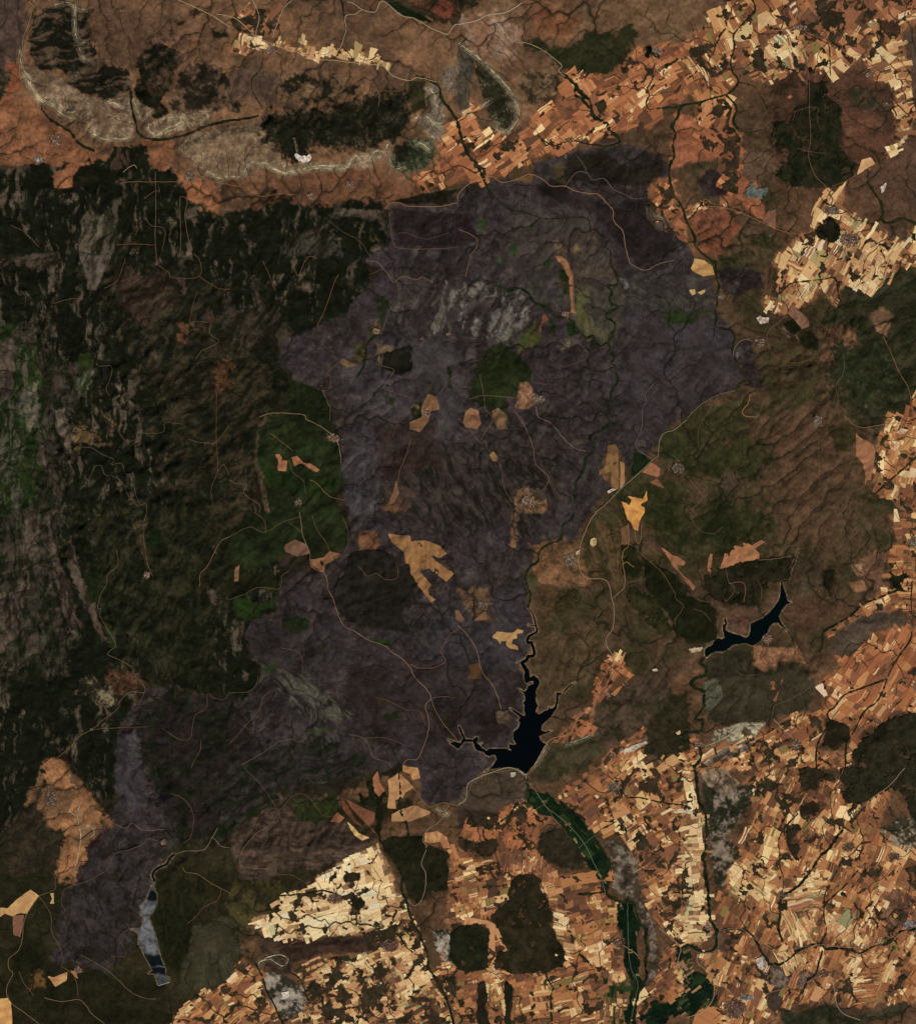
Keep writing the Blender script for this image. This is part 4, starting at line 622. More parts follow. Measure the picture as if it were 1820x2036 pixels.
# farmland: tile, outline, palette, grain angle, cell length, cell width, cover, ground tone, pale bias
FARMS = [
 ((2,0), "820 580 1000 570 1180 610 1300 500 1430 370 1540 380 1640 330 1830 340 1830 800 1560 850 1550 1000 1500 1010 1300 1040 1140 1130 1000 1100 840 1220 600 1240 560 1300 300 1400 200 1420 -40 1440 -300 1540 -350 1400 -180 1340 -130 1170 -80 1030 0 960 100 740 140 900 140 1000 300 1100 440 1120 560 1000 640 880 850 720", 'orange', 35, 9.0, 5.5, .86, (148,95,63)),
 ((3,0), "-20 330 100 230 240 100 330 40 480 -10 1060 -10 940 130 840 220 1050 290 1180 380 1300 520 1290 560 950 600 960 740 760 820 740 690 620 650 550 600 420 640 300 750 80 800 -20 700", 'mixed', 120, 11.0, 6.0, .80, (146,94,63)),
 ((3,0), "1360 250 1500 130 1720 100 1950 40 1950 120 1700 260 1740 460 1800 560 1790 680 1780 850 1830 900 1740 1100 1600 1250 1360 1390 1390 1260 1600 1180 1640 1000 1640 680 1500 640 1400 480 1470 330", 'straw', 20, 9.0, 5.5, .85, (142,93,62)),
 ((3,0), "80 800 300 760 380 840 350 1000 440 1060 430 1500 420 1640 260 1640 250 1260 120 1180 60 950", 'orange', 60, 12.0, 9.0, .5, (149,95,63)),
 ((3,0), "700 2036 860 1880 1000 1830 1020 1640 1100 1560 1250 1480 1250 1640 1500 1850 1950 1800 1950 2130 1690 2116 1600 2216 1500 2296 1400 2336 1380 2276 1240 2256 1180 2456 1060 2316 980 2416 800 2486 760 2506 600 2446 700 2366 720 2226 690 2100", 'straw', 60, 8.5, 5.0, .90, (147,98,65)),
 ((3,1), "1480 1580 1600 1250 1740 1260 1800 1100 1950 1100 1950 2100 1760 2080 1640 1960 1510 1880", 'mixed', 70, 8.0, 4.6, .84, (131,89,60)),
 ((3,2), "1600 20 1950 10 1950 1000 1800 1000 1760 800 1700 760 1640 660 1480 700 1600 480 1590 290 1700 250", 'mixed', 0, 9.0, 4.0, .86, (137,91,62)),
 ((3,2), "1090 970 1340 800 1480 690 1640 640 1700 760 1400 830 1120 1020", 'mixed', 35, 7.0, 4.0, .85, (139,94,63)),
 ((3,2), "1450 960 1800 900 1950 1000 1950 1600 1600 1580 1570 1650 1470 1700 1340 1800 1330 1900 1280 1760 1170 1700 1080 1590 1090 1480 1020 1380 1240 1240 1170 1150 1400 1110", 'red', 55, 9.5, 6.0, .93, (148,95,63)),
 ((3,2), "140 1880 350 1800 700 1700 900 1600 1020 1590 1110 1690 1080 1780 1020 1900 1300 1900 1310 2050 -40 2050 -40 1760 100 1780", 'mixed', 30, 7.0, 3.8, .74, (138,93,64)),
 ((3,3), "440 120 620 0 880 0 900 200 1100 120 1240 60 1260 250 1370 300 1500 250 1660 120 1600 300 1500 500 1700 600 1830 560 1950 560 1950 1850 1700 1900 1600 1880 1250 1900 1180 1870 1000 1860 800 1900 700 2050 130 2050 200 1900 210 1700 100 1500 240 1480 240 1300 180 1180 260 1100 310 850 440 550 540 350", 'mixed', 65, 8.0, 4.2, .86, (134,90,61)),
 ((3,3), "-20 20 50 20 90 300 130 420 130 700 120 760 150 1000 170 1200 210 1300 100 1420 -20 1400", 'straw', 5, 8.0, 4.6, .9, (148,102,69)),
 ((2,3), "-60 640 650 690 780 850 1000 850 1120 890 1180 1010 1280 1080 1270 1300 1320 1500 1340 1640 1180 1640 1200 1800 1350 2050 -120 2050 -150 1500 -90 1200", 'mixed', 15, 8.5, 4.6, .86, (139,93,63)),
 ((2,3), "1060 0 1840 0 1840 1440 1750 1440 1600 1250 1450 900 1430 700 1280 560 1100 500 870 330 780 220 960 120", 'mixed', 30, 7.5, 4.4, .76, (135,91,62)),
 ((2,3), "1530 1720 1600 1500 1720 1400 1760 1560 1820 1640 1780 1780 1700 1860 1560 1860 1440 2045 1420 1900 1490 1740", 'mixed', 40, 7.0, 3.5, .85, (139,93,63)),
 ((2,3), "30 490 170 430 400 300 560 280 640 370 740 400 640 520 630 680 20 640", 'orange', 80, 6.5, 4.0, .68, (128,85,58)),
 ((2,2), "1170 1180 1290 1130 1330 1230 1400 1290 1270 1420 1100 1550 1060 1700 1080 1760 880 1860 740 1830 760 1810 940 1650 1060 1560 1090 1350", 'orange', 55, 5.0, 3.4, .82, (141,94,63)),
 ((2,2), "1150 1960 1240 1870 1500 1690 1520 1720 1330 1830 1520 1820 1470 1930 1420 2050 1130 2050", 'mixed', 35, 6.0, 4.0, .85, (143,93,62)),
 ((2,2), "1590 2050 1620 1950 1840 1900 1840 2050", 'straw', 40, 6.5, 4.2, .85, (144,98,65)),
 ((1,3), "680 880 980 690 1180 620 1290 850 1320 1000 1430 1060 1470 1200 1560 1500 1700 1700 1780 2050 440 2050 620 1950 500 1620 720 1500 1100 1460 1050 1330 700 1340 560 1370 280 1350 170 1210 330 1150 400 990 700 980", 'straw', 25, 6.5, 4.0, .60, (128,89,61)),
 ((0,3), "1390 1980 1500 1880 1700 1760 1820 1700 1840 1590 1950 1520 2040 1600 2090 1750 2200 1960 2260 2050 1380 2050", 'mixed', 40, 6.5, 3.6, .68, (129,89,60)),
 ((1,0), "0 240 220 290 350 330 560 300 700 400 870 400 1080 370 1170 440 1320 540 1240 540 1100 500 880 490 700 470 560 420 330 360 230 390 60 440 0 430", 'straw', 70, 6.0, 4.0, .9, (135,93,62)),
 ((1,0), "0 150 120 60 400 60 430 240 300 300 60 260", 'brown', 55, 8.0, 4.5, .35, (131,89,60)),
 ((3,0), "1020 0 1950 -40 1950 60 1720 100 1500 130 1360 250 1390 480 1290 520 1180 380 1050 290 850 220 940 130", 'brown', 50, 10.0, 7.0, .6, (137,89,61)),
 ((2,0), "1450 1560 1600 1400 1700 1420 1760 1600 1830 1700 1830 2000 1700 1900 1560 1760 1480 1640", 'orange', 50, 9.0, 6.0, .8, (148,97,65)),
 ((3,0), "-20 1640 160 1580 260 1640 420 1640 440 1700 260 1660 150 1660 50 1740 -20 1760", 'straw', 30, 7.0, 4.0, .7, (144,96,64)),
 ((3,2), "630 1360 800 1320 840 1400 780 1500 740 1500 700 1420", 'brown', 70, 8.0, 5.0, .8, (130,88,60)),
 ((3,1), "570 350 640 320 720 330 740 400 760 470 600 410", 'straw', 60, 6.0, 3.0, .9, (135,89,61)),
 ((3,3), "880 860 1080 850 1090 1100 960 1180 880 1160 800 1120 800 1000", 'straw', 8, 12, 2.6, 1.2, (148,102,69)),
 ((3,3), "770 1130 960 1180 1000 1300 960 1400 820 1400 760 1250", 'straw', 112, 12, 3.0, 1.0, (148,102,69)),
 ((3,3), "1130 1130 1250 1130 1300 1230 1400 1260 1440 1400 1120 1400 1090 1330", 'straw', 50, 8, 4.4, .95, (148,102,69)),
 ((3,3), "370 740 600 720 720 800 740 980 640 1000 440 1080 360 1000", 'straw', 140, 7.5, 4.4, .86, (144,98,65)),
 ((3,3), "1360 1650 1540 1620 1550 1800 1400 1880 1340 1800", 'mixed', 4, 11, 1.5, 1.1, (139,93,63)),
 ((3,3), "820 1480 950 1500 940 1560 760 1610 650 1560 700 1470", 'straw', 118, 8, 2.0, 1.1, (148,103,69)),
 ((2,3), "330 720 660 700 780 860 700 900 640 840 340 840", 'brown', 82, 9, 2.4, 1.0, (137,91,62)),
 ((2,3), "690 980 780 1060 860 1160 870 1330 930 1500 850 1520 780 1330 740 1130", 'straw', -4, 12, 2.6, 1.2, (144,96,65)),
 ((3,0), "500 400 580 370 850 240 940 330 960 500 940 600 830 600 740 700 600 580 520 540", 'straw', 120, 8.5, 5.0, .72, (131,88,60)),
 ((2,3), "1180 1650 1340 1650 1380 1760 1340 2045 1100 2045 1180 1800", 'garden', 88, 7, 3.6, .95, (139,94,63)),
 ((1,3), "680 880 980 690 1180 620 1290 850 1320 1000 1430 1060 1440 1180 1240 1290 900 1330 560 1350 280 1350 170 1210 330 1150 400 990 700 980", 'pale', 20, 8, 4.6, .80, (176,132,92)),
 ((3,3), "-20 20 50 20 90 300 130 420 130 700 120 760 150 1000 170 1200 210 1300 100 1420 -20 1400 -60 900 -40 400", 'pale', 3, 9, 4.2, .86, (168,120,82)),
]
FARMS = [(P(a, b), p, an, cl, cw, cv, g) for a, b, p, an, cl, cw, cv, g in FARMS]

# roads and tracks: tile, points, half width, tone
RD, TR, WT = (178,140,104), (126,92,66), (196,168,136)
ROADS = [
 ((1,2), "560 0 575 100 590 200 640 320 650 420 690 460 760 490 780 560 790 620 830 700 850 760 880 850 920 910 1000 950 1090 1010 1160 1040 1250 1070 1300 1120 1380 1170 1440 1240 1480 1320 1560 1400 1605 1480 1560 1540 1580 1620 1590 1700 1570 1800 1530 1900 1490 1970 1420 1970 1385 2010 1380 2040", .8, (150,112,84)),
 ((1,2), "1605 1480 1640 1580 1700 1680 1750 1740 1820 1820", .6, (140,108,82)),
 ((1,2), "1440 1210 1500 1240 1620 1240 1720 1190 1680 1110 1700 1070 1750 980 1820 930", .6, (140,98,70)),
 ((2,2), "0 900 90 1000 150 1110 190 1270 270 1370 310 1460 345 1570", .7, (152,116,84)),
 ((2,2), "120 870 80 960 90 1000", .5, TR),
 ((2,2), "300 600 380 400 400 320 430 290", .5, (110,86,66)),
 ((3,1), "600 320 640 180 620 100", .4, TR),
 ((2,1), "1820 1300 1720 1380 1640 1410 1600 1470 1590 1580 1540 1630 1400 1760 1280 1865 1180 1970 1090 2040", .8, (150,132,104)),
 ((2,2), "1100 0 1040 90 980 240 960 340 960 420 990 500 1050 530 1150 535 1200 580 1220 680 1240 780 1230 920 1180 1000 1180 1060 1240 1160", .8, (170,138,106)),
 ((2,2), "1240 1160 1220 1280 1180 1380 1100 1480 1070 1560 980 1610 930 1680 890 1760 740 1810 690 1870 600 2030", .8, (176,142,108)),
 ((3,1), "390 1070 260 1100 130 1170 60 1230 0 1290", .7, (128,112,88)),
 ((3,1), "525 680 480 660 420 680 375 740 370 800", .6, (150,128,106)),
 ((2,2), "1355 90 1355 260 1310 320 1310 420 1325 500 1320 600 1280 640 1230 690", .7, (170,128,84)),
 ((2,2), "1310 420 1340 400 1400 440", .9, (170,116,74)),
 ((2,2), "1400 120 1420 240 1450 235 1460 100", .6, (160,122,84)),
 ((2,2), "1420 300 1470 350 1580 440 1640 510 1720 640 1730 690 1790 750 1730 850 1720 900", .6, (120,92,66)),
 ((2,2), "1230 700 1110 820 1080 900 1000 990", .5, TR),
 ((1,0), "-100 110 60 150 220 290 420 380 560 420 700 470 850 480 1100 510 1220 520 1300 600 1430 640 1500 615 1650 650", .8, (196,162,122)),
 ((0,0), "1420 0 1600 80 1700 130 1830 220", .8, (190,160,124)),
 ((1,0), "190 0 240 130 215 250 225 300", .7, WT), ((1,0), "500 0 430 70 380 200 345 300", .7, WT),
 ((1,0), "940 10 1000 30 1060 75 1160 95 1200 20 1240 15 1370 120 1480 150 1620 230 1740 275", .8, WT),
 ((1,0), "1060 75 1000 110 925 125 930 230 900 340 875 400", .7, (200,170,130)),
 ((1,0), "1740 275 1790 200 1820 190", .8, WT),
 ((2,0), "0 195 150 160 230 120 370 100 450 60 510 20", 1.1, (196,172,148)),
 ((2,0), "250 140 330 200 400 300 460 335 540 340 640 380 760 460 825 525 800 560 850 610", .6, WT),
 ((1,0), "1240 1660 1290 1610 1380 1620 1420 1640 1680 1640 1820 1610", .8, (160,116,80)),
 ((2,0), "0 1600 0 1550 60 1480 140 1430 200 1420 260 1400 360 1450 480 1420 570 1385 680 1430 740 1480 850 1480 940 1520 1060 1540 1110 1540 1170 1600 1230 1670 1240 1760 1310 1840 1330 1960 1350 2040", .8, (170,124,92)),
 ((2,1), "1350 0 1370 60 1440 100 1500 110 1600 60 1720 30", .7, (150,120,88)),
 ((2,0), "850 1480 940 1370 1030 1380 1070 1430 1160 1420 1230 1500 1320 1540 1400 1580 1460 1575", .6, (120,104,100)),
 ((2,0), "940 1230 990 1300 1030 1380", .5, (120,104,100)),
 ((0,0), "1090 1340 1060 1310 980 1370", .5, WT),
 ((0,0), "960 1460 1050 1445 1240 1447 1470 1445", .6, (150,104,70)),
 ((0,0), "1235 1370 1240 1600 1235 1900 1245 2040", .7, (120,92,72)),
 ((0,0), "1430 2040 1440 1900 1430 1600 1445 1560 1490 1600 1470 1700 1490 1850 1530 2040", .6, (130,96,72)),
 ((0,1), "1240 0 1260 70 1340 130 1370 170 1580 165 1590 40 1540 -20", .7, (118,82,58)),
 ((0,1), "1590 165 1700 240 1750 260 1830 265", .6, (118,82,58)),
 ((0,0), "1150 1580 1240 1515 1270 1530 1260 1470", .5, TR), ((0,0), "1160 1730 1200 1790 1310 1830 1290 2000", .5, TR),
 ((0,0), "930 1950 1050 1940 1240 1950", .6, (130,84,60)),
 ((1,1), "700 560 760 430 800 330 830 230 870 150", .6, (140,92,60)),
 ((1,1), "510 70 550 160 600 50 640 0 700 20", .6, (140,92,60)),
 ((1,1), "270 40 320 150 370 280", .4, TR),
 ((1,1), "1090 40 1180 50 1225 100 1270 150 1310 210 1380 160 1480 190 1540 170 1620 210", .6, (150,110,78)),
 ((1,1), "1225 100 1120 150", .4, TR),
 ((1,1), "1340 220 1350 340 1320 370 1270 440 1240 540 1210 620", .5, (120,108,76)),
 ((1,1), "740 1060 790 1180 805 1200 800 1310", .6, (140,100,72)),
 ((1,1), "240 1280 350 1250 580 1260 620 1300 720 1350 790 1400 850 1450 880 1540 890 1650", .7, (160,126,88)),
 ((1,1), "330 1410 510 1550", .6, (140,98,70)),
 ((1,1), "0 1780 60 1810 140 1820 120 1890 240 1980 240 2040", .6, (130,100,76)),
 ((1,1), "470 1620 510 1720 590 1790 610 1880", .5, TR), ((1,1), "640 1780 700 1810 760 1880 820 1920 920 1940", .6, (150,108,74)),
 ((1,1), "1220 1050 1310 910 1215 870 1220 790 1170 700", .5, (140,112,86)),
 ((1,1), "1220 1050 1350 1100 1460 1130", .5, (130,104,80)),
 ((1,1), "780 930 880 840", .5, TR), ((1,1), "780 930 810 980 790 1060 740 1070", .4, TR),
 ((1,1), "1440 1470 1410 1580 1360 1700 1345 1800", .5, (140,100,76)),
 ((1,1), "1670 1100 1740 1000 1820 940", .5, (120,92,70)),
 ((1,1), "1440 1230 1350 1300 1300 1440", .4, TR),
 ((2,1), "0 1290 100 1390 180 1490 215 1470 240 1540 330 1660 370 1850 430 1960", .6, (120,92,72)),
 ((2,1), "450 1240 500 1300 560 1420 600 1540 620 1660 720 1760 680 1860", .8, (130,98,74)),
 ((2,1), "620 1200 640 1280 740 1330 830 1440 930 1530 1020 1550", .6, (150,116,90)),
 ((2,1), "720 1790 760 1850 830 1930 900 1900 930 2036", .4, TR),
 ((2,1), "960 690 1040 780 990 830 850 880 810 870 800 930 740 1000 690 1020 600 1000", .4, (110,92,78)),
 ((2,1), "1560 1010 1490 1100 1500 1160 1465 1210 1460 1360 1410 1500 1470 1570 1550 1610", .5, (130,106,88)),
 ((2,1), "170 940 205 1110 215 1210 250 1250 270 1310 180 1460", .5, (130,104,72)),
 ((2,1), "90 1140 205 1110 470 1130", .5, (140,108,74)),
 ((2,1), "915 90 1000 150 1100 170 1110 150", .4, TR),
 ((2,1), "920 480 920 300 905 160", .6, (160,116,82)),
 ((0,2), "1170 0 1140 120 1150 260 1180 430 1220 520", .6, (120,96,76)),
 ((0,2), "930 300 940 420 860 500 850 580 810 640 780 760 810 770 800 830 880 970 920 1060 860 1130 960 1180 1050 1240 1080 1310 1150 1390 1145 1440 1115 1510", .6, (120,98,76)),
 ((0,2), "1145 1440 1040 1430 950 1510 940 1560 840 1640 730 1730 640 1780 560 1870 440 1970", .7, (124,96,72)),
 ((0,2), "730 1730 860 1720 1180 1710", .4, TR),
 ((0,2), "1820 200 1760 230 1700 330 1650 430 1590 500 1590 590", .7, (150,106,72)),
 ((0,2), "1820 1440 1780 1490 1700 1480 1650 1450 1640 1560 1550 1620 1530 1720 1510 1800 1430 1810 1290 1720", .5, (120,92,68)),
 ((0,2), "1600 1810 1590 1900 1540 1980 1520 2040", .5, (120,92,64)),
 ((1,2), "0 1440 150 1430 220 1370 230 1300", .5, (120,96,66)),
 ((1,2), "100 2010 250 1930 350 1860 420 1820 500 1810 560 1830 610 1800", .5, (124,102,74)),
 ((1,2), "0 1850 150 1680 240 1570 270 1480 330 1420", .4, TR),
 ((1,2), "420 1080 540 1110 580 1170 585 1300", .5, TR), ((1,2), "0 200 160 120 280 160 430 80 560 40", .5, (120,98,70)),
 ((1,2), "200 0 280 70 290 170", .4, TR), ((1,2), "470 75 570 160", .5, TR), ((1,2), "660 20 700 140 780 260 790 310", .5, TR),
 ((1,2), "900 30 950 180 910 330 760 420", .5, (120,90,64)), ((1,2), "1030 310 1110 230 1190 160", .6, (140,98,66)),
 ((1,2), "1030 430 1100 510 1170 490 1240 535 1340 520 1330 400", .5, TR),
 ((1,2), "960 1770 1070 1800 1120 1880 1145 1950 1250 1990 1300 2040", .5, (140,104,74)),
 ((1,2), "1070 1800 1240 1800 1440 1870", .4, TR), ((1,2), "1160 1470 1280 1510 1400 1570 1520 1590 1560 1700", .4, TR),
 ((1,2), "1610 1480 1720 1470 1800 1480", .5, TR),
 ((1,2), "0 700 130 650 240 600 400 610 420 510 480 470", .5, (120,96,72)),
 ((0,3), "540 950 600 930 740 880 860 800 910 690 1030 650 1130 610 1180 560 1250 580", .6, (120,92,70)),
 ((0,3), "600 935 540 900", .6, (150,120,92)), ((0,3), "580 940 510 970 490 1070 520 1140", .5, (110,86,64)),
 ((0,3), "510 660 470 780 440 900 430 970 310 1020", .6, (130,102,78)),
 ((0,3), "310 1020 400 1160 410 1300 470 1420 500 1530 490 1580 550 1620 600 1680 620 1830", .6, (120,94,72)),
 ((0,3), "310 1020 240 1120 190 1220 180 1330 150 1450 70 1520 70 1600 100 1640 50 1760 80 1860 180 1940 310 2040", .8, (134,104,78)),
 ((0,3), "640 1490 720 1530 850 1610 940 1690 1010 1760 1080 1810 1180 1840 1240 1840", .7, (124,98,74)),
 ((0,3), "350 1830 490 1860 620 1845 680 1890 730 1960 830 2040", .8, (134,104,78)),
 ((0,3), "150 1620 180 1700 270 1815", .6, (120,94,66)),
 ((0,3), "890 430 1000 480 1050 440 1130 490 1220 495 1310 490", .5, (140,110,86)),
 ((0,3), "560 240 720 330 890 430", .5, (170,128,92)),
 ((0,3), "1385 690 1480 660 1620 650 1690 550 1730 480", .7, (150,126,98)), ((0,3), "1690 550 1760 620 1830 635", .6, (150,126,98)),
 ((0,3), "1450 790 1480 830 1570 845 1680 920 1830 1000", .7, (134,104,72)), ((0,3), "1760 970 1730 1050 1620 1110 1560 1180 1490 1240", .5, TR),
 ((0,3), "1360 200 1440 235 1500 290 1540 400 1520 540 1460 600", .5, (120,92,72)),
 ((0,3), "845 1600 910 1540 890 1500 990 1500 990 1450 950 1350 1020 1280 1010 1240", .5, (110,86,62)),
 ((1,3), "120 0 240 120 340 260 390 360 440 460 500 540", .5, (110,82,66)),
 ((1,3), "385 360 330 450 220 520 130 620 90 700 100 780 220 800 300 800", .6, (130,106,84)),
 ((1,3), "300 800 450 660", .5, (120,96,74)), ((1,3), "300 800 340 850 480 850 580 900 700 970", .5, (120,96,74)),
 ((1,3), "385 360 500 230 570 210 640 240 740 370 850 390", .5, (120,84,60)),
 ((1,3), "1740 310 1680 420 1580 490 1540 570 1570 640 1530 760 1560 830 1560 950 1530 1050 1480 1100 1440 1070", .8, (150,128,102)),
 ((1,3), "1440 130 1490 190 1530 260 1600 310 1700 280 1820 305", .7, (140,112,88)),
 ((2,3), "0 300 60 250 80 130 180 70 290 30 400 0 480 20 530 50 545 90", .8, (176,158,122)),
 ((2,3), "0 290 70 230 120 110 250 50 420 20", .5, (134,122,84)),
 ((2,3), "550 110 620 190 700 310 850 430 1000 600 1080 760 1140 880 1170 1000", .7, (124,120,92)),
 ((2,3), "700 310 820 480", .3, (120,116,88)), ((2,3), "720 240 690 290 620 330", .5, (110,110,84)), ((2,3), "1100 530 960 640", .5, (120,112,84)),
 ((2,3), "1350 1080 1350 1250 1360 1480 1380 1620 1430 1720 1400 1900 1370 2040", .6, (120,112,84)),
 ((2,3), "1330 390 1320 540 1380 680 1420 760", .6, (180,140,104)), ((2,3), "1200 1640 1180 1800 1150 1920 1120 2040", .6, (150,116,86)),
 ((2,3), "1280 1390 1400 1470 1430 1500", .7, (170,140,112)), ((2,3), "1600 1280 1700 1360 1770 1440 1750 1560 1820 1680", .8, (170,140,116)),
 ((3,3), "220 1480 100 1490 90 1560 200 1660 210 1830 130 1940 0 1990", .8, (176,146,116)), ((3,3), "200 1650 300 1740 380 1830", .7, (170,140,110)),
 ((3,3), "1830 1250 1700 1320 1500 1400 1320 1430 1150 1420 1080 1410 860 1440 700 1470 560 1380 440 1290 300 1290 250 1330 240 1450 100 1490", .7, (140,120,98)),
 ((3,3), "560 1830 700 1780 900 1730 1100 1640 1250 1560 1400 1480 1550 1480 1700 1400 1830 1290", .6, (160,124,94)),
 ((3,3), "1730 0 1600 150 1470 240 1360 350 1320 400", .9, (160,126,96)), ((3,3), "1250 0 1190 130 1190 240 1050 380 960 580 930 720", .8, (150,98,70)),
 ((3,3), "1130 1640 1170 1750 1190 1880 1250 1960 1380 2010", .8, (176,150,124)),
 ((3,0), "970 640 970 860 980 1100 965 1250 1020 1400 1100 1480 1180 1600 1250 1640", .7, (128,92,66)),
 ((3,0), "850 890 970 855 1040 860", .6, (120,80,58)), ((3,0), "820 990 880 1090 970 1120", .5, (110,80,58)), ((3,0), "1040 860 1030 950 1060 1030", .5, (110,80,58)),
 ((3,0), "870 1180 970 1205 1100 1220", .4, TR), ((3,0), "1340 1390 1260 1440 1100 1500", .6, (140,104,76)),
 ((3,0), "150 1640 300 1650 450 1700 600 1770 740 1830 860 1860", .6, (170,120,84)), ((3,0), "940 330 960 560 970 640", .6, (150,98,68)),
 ((3,0), "880 80 850 180 830 230 700 240", .7, (190,150,110)), ((3,0), "560 350 700 250 840 220", .7, (120,80,58)),
 ((3,0), "1550 960 1540 1100 1500 1200", .4, TR), ((3,0), "860 890 830 980", .5, TR),
 ((3,1), "1250 1270 1320 1340 1400 1365 1500 1350 1640 1330 1780 1340", .7, (150,112,86)), ((3,1), "1560 640 1640 820 1700 950 1760 1050 1790 1220", .7, (140,104,70)),
 ((3,1), "1240 780 1240 920 1180 1040 1200 1160 1160 1290", .5, (120,96,72)), ((3,1), "1060 1380 1040 1560 1050 1800", .5, TR),
 ((3,1), "800 470 720 530 640 610 640 700", .6, (130,104,82)), ((3,1), "0 1750 80 1850 120 1930 30 2020", .5, (140,112,84)),
 ((3,1), "250 1100 130 1300 90 1400 90 1520", .5, TR), ((3,1), "330 1680 240 1800 180 1800 0 1750", .4, TR), ((3,1), "390 1700 400 1800 480 1860", .4, TR),
 ((3,1), "500 1100 480 1180 440 1230 460 1270 550 1280", 1.3, (150,108,76)), ((3,1), "640 700 700 800 860 850 1040 800", .7, (120,86,60)),
 ((3,2), "310 450 330 550 375 600 360 660 300 720", .6, (120,90,66)), ((3,2), "330 570 440 560 465 620 450 720", .7, (140,104,74)), ((3,2), "0 640 100 700 200 720", .5, TR),
 ((3,2), "560 540 590 600 595 690", .6, (120,90,62)), ((3,2), "50 770 130 800 190 870", .5, TR), ((3,2), "570 385 680 375 780 360 840 350", .5, (150,116,84)),
 ((3,2), "670 360 700 310 860 265 890 290 1040 270 1110 300", .5, TR), ((3,2), "1090 390 1240 300 1340 110", .4, TR), ((3,2), "20 0 60 100 130 160 220 170 280 120", .5, TR),
 ((3,2), "670 1640 700 1540 800 1500 940 1420 1000 1360", .5, (130,100,74)), ((3,2), "690 1650 760 1720 850 1810", .6, (190,156,116)),
 ((3,2), "380 1260 460 1300 560 1290", .5, TR), ((3,2), "1790 580 1790 800 1795 980", .9, (110,84,66)),
 ((0,0), "310 0 260 80 225 200 185 300 180 400 160 480 160 600 200 740", .8, (140,118,88)), ((0,0), "1000 300 1010 400 1050 480 1070 540 1050 600", .6, (130,98,72)),
 ((0,0), "960 90 1030 200 1030 280 900 290 800 380", .4, (130,96,68)), ((0,0), "750 110 900 100 980 90", .4, TR),
 ((0,0), "90 1790 200 1850 320 1970", .5, TR), ((0,0), "1560 1370 1650 1430 1830 1470", .6, (160,120,84)),
 ((1,0), "0 1470 150 1500 240 1560 400 1540 540 1550", .6, (150,112,78)), ((1,0), "800 1760 900 1840 1040 1920 1120 2040", .5, (110,88,70)),
 ((1,0), "1270 1700 1300 1900 1320 1960 1400 1980 1560 1980 1820 1970", .5, (130,100,78)), ((1,0), "1320 1870 1400 1850 1560 1900 1750 1850", .4, (110,86,74)),
 ((1,0), "850 490 1000 570 1060 620 1110 690 1190 730 1190 850", .5, (150,106,74)), ((1,0), "1190 725 1390 720", .5, (150,96,62)),
 ((2,0), "0 1820 90 1860 150 1900 150 1960 100 2036 60 2200", .6, (150,112,72)),
 ((0,1), "640 1520 740 1530 820 1580 910 1620 890 1660 970 1650 1000 1730 1070 1740 1070 1840 1110 1970 1160 1970", .5, (110,92,72)),
 ((0,1), "720 1770 760 1680 810 1670 840 1740 930 1760 1000 1840 1010 1880 1090 1980 1160 1970 1170 2040", .5, (110,92,72)),
 ((0,1), "940 1390 1000 1470 1080 1460 1090 1400 1160 1410 1300 1400 1310 1330 1400 1330 1450 1340", .5, (110,90,68)),
 ((0,1), "1720 1060 1720 1480 1730 1700 1680 1850 1690 1990", .5, (120,88,64)), ((0,1), "1730 1710 1780 1660 1820 1740", .5, (120,96,76)),
 ((0,1), "1820 1350 1760 1430 1720 1480 1640 1490 1500 1460", .4, TR), ((0,1), "1680 520 1670 620 1740 680 1600 760 1560 820", .5, (120,100,70)),
 ((0,1), "1680 430 1690 520 1560 520 1510 520 1560 300 1580 280", .4, TR), ((0,1), "1000 20 980 80 930 200 830 260", .5, TR),
 ((0,1), "420 380 580 340 650 350", .4, TR), ((0,1), "790 880 890 880 880 980 850 1060 880 1120", .4, TR),
]
ROADS = [(P(a, b), w, c) for a, b, w, c in ROADS]

